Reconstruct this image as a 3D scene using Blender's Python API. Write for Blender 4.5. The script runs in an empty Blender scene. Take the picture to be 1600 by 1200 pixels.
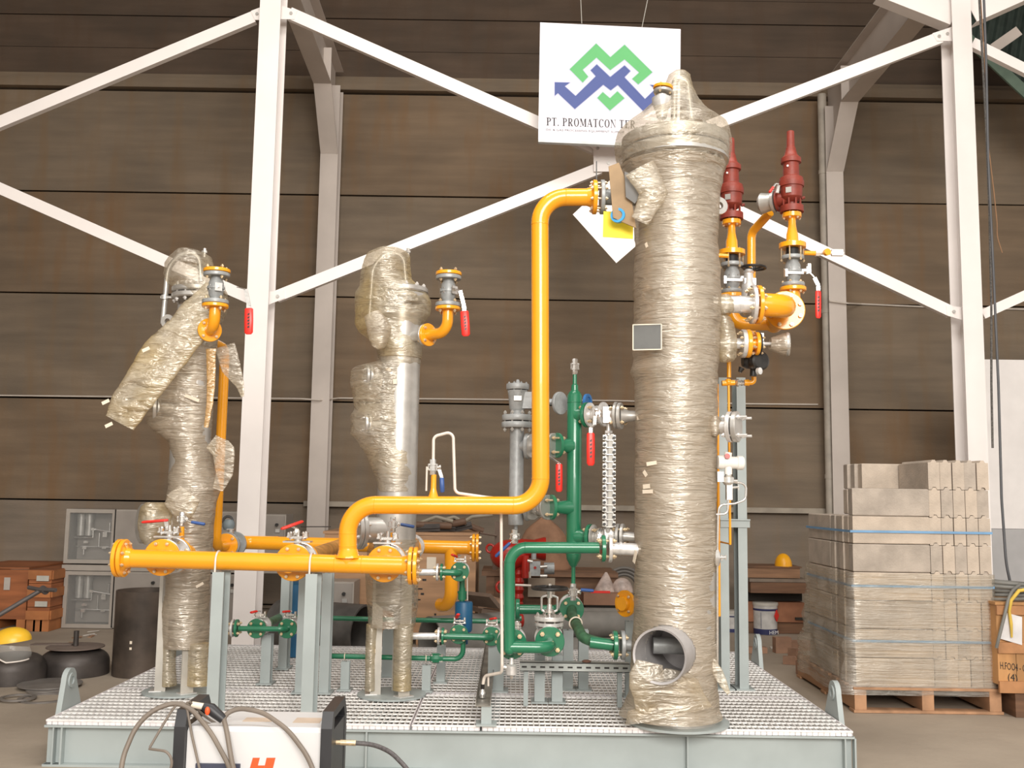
import bpy, bmesh, math, random
from mathutils import Vector, Matrix, noise
random.seed(7)
PI = math.pi
scn = bpy.context.scene
COL = scn.collection

# ------------------------------------------------------------------ camera
FPX = 1555.0
PITCH = math.atan(175 / FPX)
ROLL = 0.0145
CAMZ = 1.60
F_ = Vector((0, math.cos(PITCH), math.sin(PITCH)))
R0 = Vector((1, 0, 0))
U0 = Vector((0, -math.sin(PITCH), math.cos(PITCH)))
R_ = R0 * math.cos(ROLL) + U0 * math.sin(ROLL)
U_ = U0 * math.cos(ROLL) - R0 * math.sin(ROLL)
cam_data = bpy.data.cameras.new('camera')
cam_data.sensor_width = 36
cam_data.lens = FPX / 1600 * 36
cam = bpy.data.objects.new('camera', cam_data)
COL.objects.link(cam)
cam.matrix_world = Matrix(((R_.x, U_.x, -F_.x, 0), (R_.y, U_.y, -F_.y, 0), (R_.z, U_.z, -F_.z, CAMZ), (0, 0, 0, 1)))
cam_data.clip_end = 200
scn.camera = cam

# ------------------------------------------------------------------ world, lights, exposure
w = bpy.data.worlds.new('world')
scn.world = w
w.use_nodes = True
nt = w.node_tree
nt.nodes['Background'].inputs[0].default_value = (1.0, 0.95, 0.88, 1)
nt.nodes['Background'].inputs[1].default_value = 0.9


def area(name, loc, target, sx, sy, power, color):
    l = bpy.data.lights.new(name, 'AREA')
    l.shape = 'RECTANGLE'
    l.size = sx
    l.size_y = sy
    l.energy = power
    l.color = color
    o = bpy.data.objects.new(name, l)
    COL.objects.link(o)
    o.location = loc
    o.rotation_euler = (Vector(target) - Vector(loc)).to_track_quat('-Z', 'Y').to_euler()
    return o


area('daylight_front_door', (1.5, -7.0, 6.0), (1, 8.5, 1.5), 7, 4.5, 1750, (1.0, 0.96, 0.9))
area('overhead_area', (0.5, 5.0, 8.6), (0.3, 6.8, 0), 6, 2.0, 330, (1.0, 0.97, 0.92))  # unseen overhead area lamp below the closed roof sheet
scn.view_settings.view_transform = 'Standard'
scn.view_settings.look = 'None'
scn.view_settings.gamma = 1
scn.view_settings.use_curve_mapping = False
scn.view_settings.exposure = 0.12


# ------------------------------------------------------------------ pixel frame -> world helpers (points get real depths)
def P(px, py, Y):
    d = F_ + R_ * ((px - 800) / FPX) + U_ * ((600 - py) / FPX)
    return Vector((0, 0, CAMZ)) + d * (Y / d.y)


def PZ(px, py, z):
    d = F_ + R_ * ((px - 800) / FPX) + U_ * ((600 - py) / FPX)
    return Vector((0, 0, CAMZ)) + d * ((z - CAMZ) / d.z)


def S(px, py, Y):
    return (P(px + 1, py, Y) - P(px, py, Y)).length


X_, Y_, Z_ = Vector((1, 0, 0)), Vector((0, 1, 0)), Vector((0, 0, 1))


def V(*a):
    return Vector(a)


# ------------------------------------------------------------------ materials
MATS = {}


def srgb(c):
    return tuple(((x / 255) / 12.92 if x / 255 <= 0.04045 else ((x / 255 + 0.055) / 1.055) ** 2.4) for x in c)


def mat(name, col, rough=0.5, metal=0.0, var=0.12, scale=6.0, bump=0.0, bscale=40.0, col2=None, coat=0.0, stretch=(1, 1, 1), spec=0.5):
    if name in MATS:
        return MATS[name]
    m = bpy.data.materials.new(name)
    m.use_nodes = True
    n = m.node_tree.nodes
    l = m.node_tree.links
    b = n['Principled BSDF']
    b.inputs['Roughness'].default_value = rough
    b.inputs['Metallic'].default_value = metal
    b.inputs['Coat Weight'].default_value = coat
    b.inputs['Specular IOR Level'].default_value = spec
    tc = n.new('ShaderNodeTexCoord')
    mp = n.new('ShaderNodeMapping')
    mp.inputs['Scale'].default_value = stretch
    l.new(tc.outputs['Object'], mp.inputs[0])
    nz = n.new('ShaderNodeTexNoise')
    nz.inputs['Scale'].default_value = scale
    nz.inputs['Detail'].default_value = 6
    l.new(mp.outputs[0], nz.inputs[0])
    cr = n.new('ShaderNodeValToRGB')
    c2 = col2 if col2 else tuple(max(0, x * (1 - var)) for x in col)
    c1 = col if col2 else tuple(min(1, x * (1 + var)) for x in col)
    cr.color_ramp.elements[0].color = (*c2, 1)
    cr.color_ramp.elements[1].color = (*c1, 1)
    cr.color_ramp.elements[0].position = 0.35
    cr.color_ramp.elements[1].position = 0.65
    l.new(nz.outputs[0], cr.inputs[0])
    l.new(cr.outputs[0], b.inputs['Base Color'])
    if bump:
        nb = n.new('ShaderNodeTexNoise')
        nb.inputs['Scale'].default_value = bscale
        nb.inputs['Detail'].default_value = 4
        l.new(mp.outputs[0], nb.inputs[0])
        bp = n.new('ShaderNodeBump')
        bp.inputs['Strength'].default_value = bump
        bp.inputs['Distance'].default_value = 0.02
        l.new(nb.outputs[0], bp.inputs['Height'])
        l.new(bp.outputs[0], b.inputs['Normal'])
    MATS[name] = m
    return m


YEL = mat('yellow_paint', (0.93, 0.38, 0.014), 0.22, var=0.04, scale=3, coat=0.3)
GRN = mat('green_paint', (0.02, 0.17, 0.085), 0.25, var=0.08, scale=4, coat=0.3)
GRD = mat('dusty_green_paint', (0.05, 0.14, 0.07), 0.5, var=0.3, scale=18)
STL = mat('bluegrey_steel_paint', (0.365, 0.405, 0.40), 0.45, var=0.06, scale=4)
SIL = mat('aluminium_paint', (0.52, 0.50, 0.47), 0.36, metal=0.55, var=0.1, scale=12)
SLW = mat('bright_silver', (0.74, 0.72, 0.70), 0.3, metal=0.5, var=0.12, scale=30)
GRY = mat('grey_casting_paint', (0.33, 0.34, 0.34), 0.42, metal=0.15, var=0.12, scale=20, bump=0.1, bscale=60)
CHR = mat('stainless_steel', (0.80, 0.78, 0.75), 0.22, metal=0.85, var=0.1, scale=40)
ZNC = mat('yellow_zinc_bolts', (0.72, 0.56, 0.36), 0.33, metal=0.6, var=0.25, scale=60)
TUB = mat('white_tube', (0.78, 0.70, 0.62), 0.3, metal=0.2, var=0.05)
REDP = mat('red_primer', (0.22, 0.032, 0.018), 0.5, var=0.15, scale=15, bump=0.1)
RED = mat('red_grip', (0.75, 0.03, 0.02), 0.35, var=0.05)
REDD = mat('red_gloss_enamel', (0.40, 0.02, 0.012), 0.3, var=0.1)
BLU = mat('blue_grip', (0.035, 0.09, 0.28), 0.4, var=0.08)
BLP = mat('blue_paint', (0.015, 0.11, 0.23), 0.45, var=0.12)
BLK = mat('black_iron', (0.02, 0.018, 0.017), 0.4, var=0.3, scale=20)
BLG = mat('black_gasket', (0.012, 0.012, 0.012), 0.6)
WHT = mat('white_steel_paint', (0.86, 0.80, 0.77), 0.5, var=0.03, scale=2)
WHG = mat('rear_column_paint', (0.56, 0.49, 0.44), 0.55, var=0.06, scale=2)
GAL = mat('galvanised_grating', (0.83, 0.81, 0.79), 0.42, metal=0.1, var=0.12, scale=25)
GLE = mat('galvanised_edge', (0.84, 0.79, 0.80), 0.5, var=0.06, scale=8)


def film_mat(name, col, dens=0.5, yel=None, bs=1.0, bst=1.0, stretch=(1, 1, 1), gloss=0.28):
    m = bpy.data.materials.new(name)
    m.use_nodes = True
    n = m.node_tree.nodes
    l = m.node_tree.links
    for x in list(n):
        n.remove(x)
    out = n.new('ShaderNodeOutputMaterial')
    tc = n.new('ShaderNodeTexCoord')

    def ridge(sc, rot, st, detail=3):
        mp = n.new('ShaderNodeMapping')
        mp.inputs['Rotation'].default_value = rot
        mp.inputs['Scale'].default_value = st
        l.new(tc.outputs['Object'], mp.inputs[0])
        t = n.new('ShaderNodeTexNoise')
        t.inputs['Scale'].default_value = sc * bs
        t.inputs['Detail'].default_value = detail
        t.inputs['Distortion'].default_value = 0.8
        l.new(mp.outputs[0], t.inputs[0])
        # fold crests: 1 - |2n - 1|
        a = n.new('ShaderNodeMath')
        a.operation = 'SUBTRACT'
        l.new(t.outputs[0], a.inputs[0])
        a.inputs[1].default_value = 0.5
        c = n.new('ShaderNodeMath')
        c.operation = 'ABSOLUTE'
        l.new(a.outputs[0], c.inputs[0])
        d = n.new('ShaderNodeMath')
        d.operation = 'MULTIPLY_ADD'
        l.new(c.outputs[0], d.inputs[0])
        d.inputs[1].default_value = -4.5
        d.inputs[2].default_value = 1.0
        d.use_clamp = True
        return d
    h1 = ridge(4.6, (0.12, 0.1, 0), (stretch[0], stretch[1], 3.2 * stretch[2]))
    h2 = ridge(3.4, (0.5, -0.45, 0.3), (0.8 * stretch[0], 0.8 * stretch[1], 3.6 * stretch[2]))
    h3 = ridge(13.0, (-0.2, 0.25, 0), (1, 1, 2.0), 2)
    s1 = n.new('ShaderNodeMath')
    s1.operation = 'MAXIMUM'
    l.new(h1.outputs[0], s1.inputs[0])
    l.new(h2.outputs[0], s1.inputs[1])
    s2 = n.new('ShaderNodeMath')
    s2.operation = 'MULTIPLY_ADD'
    l.new(h3.outputs[0], s2.inputs[0])
    s2.inputs[1].default_value = 0.15
    l.new(s1.outputs[0], s2.inputs[2])
    n2 = n.new('ShaderNodeTexNoise')
    n2.inputs['Scale'].default_value = 3.0
    n2.inputs['Detail'].default_value = 3
    l.new(tc.outputs['Object'], n2.inputs[0])
    bp = n.new('ShaderNodeBump')
    bp.inputs['Strength'].default_value = bst
    bp.inputs['Distance'].default_value = 0.016
    l.new(s2.outputs[0], bp.inputs['Height'])
    gl = n.new('ShaderNodeBsdfGlossy')
    gl.inputs['Roughness'].default_value = 0.36
    gl.inputs['Color'].default_value = (0.95, 0.9, 0.82, 1)
    l.new(bp.outputs[0], gl.inputs['Normal'])
    df = n.new('ShaderNodeBsdfDiffuse')
    l.new(bp.outputs[0], df.inputs['Normal'])
    mixc = n.new('ShaderNodeMix')
    mixc.data_type = 'RGBA'
    mixc.inputs[6].default_value = (*col, 1)
    mixc.inputs[7].default_value = (*(yel or col), 1)
    rp = n.new('ShaderNodeValToRGB')
    rp.color_ramp.elements[0].position = 0.45
    rp.color_ramp.elements[1].position = 0.62
    l.new(n2.outputs[0], rp.inputs[0])
    l.new(rp.outputs[0], mixc.inputs[0])
    l.new(mixc.outputs[2], df.inputs['Color'])
    tl = n.new('ShaderNodeBsdfTranslucent')
    l.new(mixc.outputs[2], tl.inputs['Color'])
    a = n.new('ShaderNodeMixShader')
    a.inputs[0].default_value = 0.3
    l.new(df.outputs[0], a.inputs[1])
    l.new(tl.outputs[0], a.inputs[2])
    g = n.new('ShaderNodeMixShader')
    g.inputs[0].default_value = gloss
    l.new(a.outputs[0], g.inputs[1])
    l.new(gl.outputs[0], g.inputs[2])
    tr = n.new('ShaderNodeBsdfTransparent')
    tr.inputs[0].default_value = (0.97, 0.94, 0.88, 1)
    mr = n.new('ShaderNodeMapRange')
    mr.inputs['From Min'].default_value = 0.1
    mr.inputs['From Max'].default_value = 1.1
    mr.inputs['To Min'].default_value = max(0.0, dens - 0.12)
    mr.inputs['To Max'].default_value = min(1.0, dens + 0.38)
    l.new(s2.outputs[0], mr.inputs[0])
    f = n.new('ShaderNodeMixShader')
    l.new(mr.outputs[0], f.inputs[0])
    l.new(tr.outputs[0], f.inputs[1])
    l.new(g.outputs[0], f.inputs[2])
    l.new(f.outputs[0], out.inputs[0])
    MATS[name] = m
    return m


FILM = film_mat('wrap_film', (0.55, 0.46, 0.36), 0.40, (0.50, 0.41, 0.31), stretch=(0.7, 0.7, 1.5), bst=0.6)
FILM2 = film_mat('wrap_film_yellowed', (0.56, 0.48, 0.35), 0.22, (0.60, 0.45, 0.20), bs=1.0, bst=0.6)
FILMT = film_mat('thin_film', (0.52, 0.46, 0.38), 0.12, (0.56, 0.47, 0.33), bs=0.9, bst=0.6)
FILMS = film_mat('stretch_film', (0.62, 0.58, 0.52), 0.04, None, stretch=(0.25, 0.25, 2.0), gloss=0.35, bst=0.5)


# ------------------------------------------------------------------ mesh builder
def perp(ax):
    ax = ax.normalized()
    h = Z_ if abs(ax.z) < 0.9 else X_
    u = ax.cross(h).normalized()
    v = u.cross(ax).normalized()
    return u, v


class B:
    def __init__(self):
        self.v = []
        self.f = []

    def rings(self, rings, closed=True, cap=(True, True)):
        base = len(self.v)
        n = len(rings[0])
        for r in rings:
            self.v.extend(r)
        for i in range(len(rings) - 1):
            a = base + i * n
            b = a + n
            for k in range(n if closed else n - 1):
                k2 = (k + 1) % n
                self.f.append((a + k, a + k2, b + k2, b + k))
        if cap[0]:
            self.f.append(tuple(base + k for k in reversed(range(n))))
        if cap[1]:
            o = base + (len(rings) - 1) * n
            self.f.append(tuple(o + k for k in range(n)))
        return self

    def lathe(self, p, ax, prof, n=24, cap=(True, True)):
        p = Vector(p)
        ax = Vector(ax).normalized()
        u, v = perp(ax)
        rs = []
        for t, r in prof:
            c = p + ax * t
            r = max(r, 1e-5)
            rs.append([c + (u * math.cos(2 * PI * k / n) + v * math.sin(2 * PI * k / n)) * r for k in range(n)])
        return self.rings(rs, True, cap)

    def cyl(self, a, b, r, r2=None, n=20, cap=(True, True)):
        a = Vector(a)
        b = Vector(b)
        d = b - a
        return self.lathe(a, d, [(0, r), (d.length, r if r2 is None else r2)], n, cap)

    def disc(self, p, ax, r, t, n=32):
        return self.lathe(p, ax, [(-t / 2, r * 0.965), (-t / 2 + t * 0.15, r), (t / 2 - t * 0.15, r), (t / 2, r * 0.965)], n)

    def ring(self, p, ax, ro, ri, t, n=32):
        self.lathe(p, ax, [(-t / 2, ri), (-t / 2, ro), (t / 2, ro), (t / 2, ri), (-t / 2, ri)], n, (False, False))
        return self

    def sphere(self, c, r, n=16, m=10, sc=(1, 1, 1)):
        c = Vector(c)
        rs = []
        for i in range(m + 1):
            a = -PI / 2 + PI * i / m
            rr = max(math.cos(a), 1e-4) * r
            rs.append([c + Vector((rr * math.cos(2 * PI * k / n) * sc[0], rr * math.sin(2 * PI * k / n) * sc[1], r * math.sin(a) * sc[2])) for k in range(n)])
        return self.rings(rs, True, (True, True))

    def box(self, lo, hi):
        x0, y0, z0 = lo
        x1, y1, z1 = hi
        return self.rings([[V(x0, y0, z0), V(x1, y0, z0), V(x1, y1, z0), V(x0, y1, z0)], [V(x0, y0, z1), V(x1, y0, z1), V(x1, y1, z1), V(x0, y1, z1)]])

    def obox(self, c, u, v, w, a, b, d):
        """oriented box, centre c, unit axes u,v,w and full sizes a,b,d"""
        c = Vector(c)
        u = Vector(u).normalized() * a / 2
        v = Vector(v).normalized() * b / 2
        w = Vector(w).normalized() * d / 2
        return self.rings([[c - u - v - w, c + u - v - w, c + u + v - w, c - u + v - w], [c - u - v + w, c + u - v + w, c + u + v + w, c - u + v + w]])

    def bar(self, a, b, wid, th, up=None):
        a = Vector(a)
        b = Vector(b)
        d = (b - a).normalized()
        up = Vector(up) if up is not None else (Z_ if abs(d.z) < 0.9 else Y_)
        s = d.cross(up).normalized()
        t = s.cross(d).normalized()
        return self.obox((a + b) / 2, d, s, t, (b - a).length, wid, th)

    def prism(self, pts, d):
        d = Vector(d)
        pts = [Vector(p) for p in pts]
        return self.rings([pts, [p + d for p in pts]])

    def profile(self, a, b, poly, u, v):
        """extrude 2-D polygon (list of (x,y)) in axes u,v from a to b"""
        a = Vector(a)
        b = Vector(b)
        u = Vector(u)
        v = Vector(v)
        return self.rings([[a + u * x + v * y for x, y in poly], [b + u * x + v * y for x, y in poly]])

    def ibeam(self, a, b, wd, h, tf, tw, u, v):
        """u along flanges, v along web"""
        x, y = wd / 2, h / 2
        t = tw / 2
        poly = [(-x, -y), (x, -y), (x, -y + tf), (t, -y + tf), (t, y - tf), (x, y - tf), (x, y), (-x, y), (-x, y - tf), (-t, y - tf), (-t, -y + tf), (-x, -y + tf)]
        return self.profile(a, b, poly, u, v)

    def tube(self, pts, r, bend=None, n=16, cap=(True, True), seg=8, closed=False):
        pts = [Vector(p) for p in pts]
        if bend and len(pts) > 2:
            out = [pts[0]]
            for i in range(1, len(pts) - 1):
                p = pts[i]
                a = (pts[i - 1] - p)
                c = (pts[i + 1] - p)
                la, lc = a.length, c.length
                a.normalize()
                c.normalize()
                ang = a.angle(c)
                if ang > PI - 0.03:
                    out.append(p)
                    continue
                t = min(bend / math.tan(ang / 2), la * 0.49 if i > 1 else la * 0.98, lc * 0.49 if i < len(pts) - 2 else lc * 0.98)
                rad = t * math.tan(ang / 2)
                bis = (a + c).normalized()
                cen = p + bis * (rad / math.sin(ang / 2))
                s = p + a * t - cen
                e = p + c * t - cen
                tot = s.angle(e)
                axr = s.cross(e).normalized()
                for k in range(seg + 1):
                    out.append(cen + Matrix.Rotation(tot * k / seg, 3, axr) @ s)
            out.append(pts[-1])
            pts = out
        rs = []
        d = (pts[1] - pts[0]).normalized()
        u, v = perp(d)
        prev = d
        m = len(pts)
        for i, p in enumerate(pts):
            if i == 0:
                t = d
            elif i == m - 1:
                t = (pts[i] - pts[i - 1]).normalized()
            else:
                t = ((pts[i] - pts[i - 1]).normalized() + (pts[i + 1] - pts[i]).normalized())
                t = t.normalized() if t.length > 1e-6 else prev
            q = prev.rotation_difference(t)
            u = q @ u
            v = q @ v
            prev = t
            rr = r[i] if isinstance(r, (list, tuple)) else r
            rs.append([p + (u * math.cos(2 * PI * k / n) + v * math.sin(2 * PI * k / n)) * rr for k in range(n)])
        return self.rings(rs, True, cap)

    def torus(self, c, ax, Rr, r, n=32, m=8):
        c = Vector(c)
        u, v = perp(Vector(ax))
        ax = Vector(ax).normalized()
        base = len(self.v)
        for i in range(n):
            d = u * math.cos(2 * PI * i / n) + v * math.sin(2 * PI * i / n)
            for k in range(m):
                self.v.append(c + d * (Rr + r * math.cos(2 * PI * k / m)) + ax * (r * math.sin(2 * PI * k / m)))
        for i in range(n):
            for k in range(m):
                a = base + i * m
                b = base + ((i + 1) % n) * m
                self.f.append((a + k, b + k, b + (k + 1) % m, a + (k + 1) % m))
        return self

    def bolts(self, p, ax, Rr, cnt, r, half, phase=None):
        p = Vector(p)
        ax = Vector(ax).normalized()
        u, v = perp(ax)
        ph = PI / cnt if phase is None else phase
        for i in range(cnt):
            a = ph + 2 * PI * i / cnt
            q = p + (u * math.cos(a) + v * math.sin(a)) * Rr
            self.lathe(q, ax, [(-half - 1.5 * r, r * 0.5), (-half - r * 1.2, r * 0.55), (half + r * 1.2, r * 0.55), (half + 1.5 * r, r * 0.5)], 6)
            for s in (-1, 1):
                self.lathe(q + ax * (s * (half + r * 0.45)), ax, [(-r * 0.45, r * 0.95), (-r * 0.4, r), (r * 0.3, r), (r * 0.45, r * 0.85)], 6)
        return self


def root_loc(o):
    v = Vector((0, 0, 0))
    while o is not None:
        v = v + o.location
        o = o.parent
    return v


def mesh_from(b, name, off, smooth=0.62):
    me = bpy.data.meshes.new(name)
    me.from_pydata([tuple(Vector(p) - off) for p in b.v], [], b.f)
    bm = bmesh.new()
    bm.from_mesh(me)
    bmesh.ops.recalc_face_normals(bm, faces=bm.faces)
    for f in bm.faces:
        f.smooth = True
    for e in bm.edges:
        if len(e.link_faces) == 2:
            if e.calc_face_angle(0) > smooth:
                e.smooth = False
    bm.to_mesh(me)
    bm.free()
    return me


def part(name, b, m, parent=None, label=None, kind=None, smooth=0.62):
    off = root_loc(parent) if parent is not None else Vector((0, 0, 0))
    me = mesh_from(b, name, off, smooth)
    me.materials.append(m)
    o = bpy.data.objects.new(name, me)
    COL.objects.link(o)
    if parent is not None:
        o.parent = parent
    if label:
        o['label'] = label
    if kind:
        o['kind'] = kind
    return o


def thing(name, label, cat, loc, group=None):
    o = bpy.data.objects.new(name, None)
    o.empty_display_size = 0.1
    COL.objects.link(o)
    o.location = loc
    o['label'] = label
    o['category'] = cat
    if group:
        o['group'] = group
    return o


def single(name, b, m, label, cat, group=None, kind=None, smooth=0.62):
    """a thing that is one mesh; origin at its lowest centre"""
    xs = [p[0] for p in b.v]
    ys = [p[1] for p in b.v]
    zs = [p[2] for p in b.v]
    loc = Vector(((min(xs) + max(xs)) / 2, (min(ys) + max(ys)) / 2, min(zs)))
    me = mesh_from(b, name, loc, smooth)
    me.materials.append(m)
    o = bpy.data.objects.new(name, me)
    COL.objects.link(o)
    o.location = loc
    o['label'] = label
    o['category'] = cat
    if group:
        o['group'] = group
    if kind:
        o['kind'] = kind
    return o


def struct(name, b=None, m=None):
    if b is None:
        o = bpy.data.objects.new(name, None)
        COL.objects.link(o)
    else:
        o = part(name, b, m)
    o['kind'] = 'structure'
    return o


# ------------------------------------------------------------------ piping helpers
def flange(t, p, ax, r, th, m, name='flange', label=None, n=32, neck=None):
    b = B().disc(p, ax, r, th, n)
    if neck:  # (length signed, radius at far end)
        L, rr = neck
        s = 1 if L > 0 else -1
        b.lathe(Vector(p), Vector(ax).normalized() * s, [(th / 2, rr * 1.45), (abs(L) * 0.45, rr * 1.15), (abs(L), rr * 1.02)], 20)
    return part(name, b, m, t, label)


def boltset(t, p, ax, Rr, cnt, r, half, phase=None, m=None):
    return part('flange_bolts', B().bolts(p, ax, Rr, cnt, r, half, phase), m or ZNC, t, kind='stuff')


def lever(t, pts, grip_len, m_grip, wid=0.022, th=0.005, name='lever', gr=0.011, up=None, sw=None):
    """flat strap through pts and a plastic grip on the last stretch"""
    b = B()
    pts = [Vector(p) for p in pts]
    for i in range(len(pts) - 1):
        b.bar(pts[i], pts[i + 1], wid if wid < 0.03 else wid * 0.62, th, up)
    lv = part(name, b, CHR, t)
    d = (pts[-1] - pts[-2]).normalized()
    e = pts[-1] + d * 0.006
    s = e - d * grip_len
    g = B()
    u = Vector(up) if up is not None else (Z_ if abs(d.z) < 0.9 else Y_)
    sd = d.cross(u).normalized()
    tt = sd.cross(d).normalized()
    rs = []
    n = 12
    for k, f in ((0, 0.75), (0.04, 1), (0.5, 1.05), (0.93, 1.0), (1.0, 0.6)):
        c = s + (e - s) * k
        rs.append([c + (sd * math.cos(2 * PI * i / n) * wid * 0.68 + tt * math.sin(2 * PI * i / n) * gr * 0.8) * f for i in range(n)])
    g.rings(rs)
    gp = part('grip', g, m_grip, lv, label=None)
    if grip_len > 0.15 and wid > 0.027 and abs(d.z) > 0.9:
        mk = B()
        for k in range(5):
            c = s + (e - s) * (0.25 + 0.12 * k) - Y_ * (wid * 0.70 if abs(sd.y) > 0.7 else gr * 0.86)
            mk.obox(c, X_, Z_, Y_, 0.012, 0.011, 0.0015)
            mk.obox(c + V(0.004, 0, 0.007), X_, Z_, Y_, 0.005, 0.007, 0.0015)
        part('grip_lettering', mk, BLK, lv, kind='stuff')
    return lv


def ball_valve(label, p0, p1, rf, m, stem, cat='valve', group=None, nb=8, body=0.62, name='ball_valve', lev=None, grip=None, gl=0.12, up=None, boltm=None, stemlen=None, lw=0.022):
    """flanged ball valve between p0 and p1, stem is a direction"""
    p0 = Vector(p0)
    p1 = Vector(p1)
    ax = (p1 - p0)
    L = ax.length
    ax.normalize()
    mid = (p0 + p1) / 2
    t = thing(name, label, cat, mid, group)
    th = L * 0.12
    rb = rf * body
    b = B().lathe(p0, ax, [(th * 0.5, rb * 0.8), (L * 0.2, rb * 0.78), (L * 0.3, rb * 1.0), (L * 0.47, rb * 1.06), (L * 0.47, rb * 1.22), (L * 0.54, rb * 1.22), (L * 0.54, rb * 1.06), (L * 0.7, rb * 1.0), (L * 0.82, rb * 0.78), (L - th * 0.5, rb * 0.8)], 24)
    part('body', b, m, t)
    flange(t, p0 + ax * th / 2, ax, rf, th, m)
    flange(t, p1 - ax * th / 2, ax, rf, th, m)
    b = B().bolts(mid + ax * L * 0.005, ax, rb * 1.13, 6, rf * 0.06, L * 0.055)
    part('body_bolts', b, boltm or CHR, t, kind='stuff')
    stem = Vector(stem).normalized()
    sl = stemlen or rf * 1.0
    s = B().cyl(mid + stem * rb * 0.8, mid + stem * (sl * 0.86), rb * 0.36, n=14)
    u, v = perp(stem)
    s.obox(mid + stem * sl * 0.86, ax, stem.cross(ax), stem, rf * 0.62, rf * 0.55, rf * 0.08)
    s.cyl(mid + stem * sl * 0.86, mid + stem * sl * 1.14, rb * 0.17, n=10)
    part('stem', s, CHR, t)
    if lev:
        lever(t, lev, gl, grip or RED, lw, 0.006, up=up)
    return t


def small_valve(label, p, ax, L, r, m=None, side=None, lev=None, grip=None, group=None, gl=0.09, name='small_valve', cat='valve', up=None):
    """three-piece threaded valve: hex ends, body block, tie rods"""
    m = m or CHR
    p = Vector(p)
    ax = Vector(ax).normalized()
    t = thing(name, label, cat, p, group)
    q = p - ax * L / 2
    b = B().lathe(q, ax, [(0, r * 0.5), (L * 0.04, r * 0.58), (L * 0.28, r * 0.58), (L * 0.28, r * 0.95), (L * 0.38, r * 0.95), (L * 0.38, r * 0.7), (L * 0.62, r * 0.7), (L * 0.62, r * 0.95), (L * 0.72, r * 0.95), (L * 0.72, r * 0.58), (L * 0.96, r * 0.58), (L, r * 0.5)], 8)
    part('body', b, m, t)
    b = B().bolts(p, ax, r * 0.98, 4, r * 0.2, L * 0.1)
    part('tie_rods', b, m, t, kind='stuff')
    if side is not None:
        side = Vector(side).normalized()
        b = B().cyl(p + side * r * 0.5, p + side * r * 1.5, r * 0.28, n=10)
        b.cyl(p + side * r * 1.2, p + side * r * 1.45, r * 0.45, n=6)
        part('stem', b, m, t)
    if lev:
        lever(t, lev, gl, grip or BLU, 0.021, 0.004, gr=0.013, up=up)
    return t


def handwheel(t, c, ax, Rr, r, m, spokes=4):
    c = Vector(c)
    b = B().torus(c, ax, Rr, r, 36, 8)
    u, v = perp(Vector(ax))
    for i in range(spokes):
        a = 2 * PI * i / spokes + 0.3
        b.tube([c - Vector(ax) * r, c + (u * math.cos(a) + v * math.sin(a)) * Rr * 0.5 - Vector(ax) * r * 0.6, c + (u * math.cos(a) + v * math.sin(a)) * Rr], r * 0.62, None, 8)
    b.lathe(c, ax, [(-r * 2, Rr * 0.17), (r * 1.2, Rr * 0.19), (r * 1.6, Rr * 0.12)], 12)
    return part('handwheel', b, m, t)


def post(label, px, ytop, ybase, Y, wpx, kind='I', group=None, depth=None, zbase=None, face=Y_, baseplate=True, name='support_post'):
    zt = P(px, ytop, Y).z
    zb = DECK if zbase is None else zbase
    x = P(px, (ytop + ybase) / 2, Y).x
    wd = wpx * S(px, ybase, Y)
    dp = depth or wd
    t = thing(name, label, 'post', (x, Y + dp / 2, zb), group)
    b = B()
    b.ibeam(V(x, Y + dp / 2, zb + 0.004), V(x, Y + dp / 2, zt), wd, dp, 0.009, 0.007, X_, Y_)
    part('column', b, STL, t)
    if baseplate:
        part('base_plate', B().box((x - wd * 0.75, Y - wd * 0.3, zb), (x + wd * 0.75, Y + dp + wd * 0.3, zb + 0.01)), STL, t)
    return t


DECK = 0.265
# ================================================================== SETTING
FLOORM = mat('floor_concrete', (0.40, 0.33, 0.26), 0.75, var=0.2, scale=0.7, bump=0.2, bscale=14, col2=(0.27, 0.22, 0.17))
struct('floor', B().box((-30, -30, -0.2), (30, 16, 0)), FLOORM)


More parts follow.
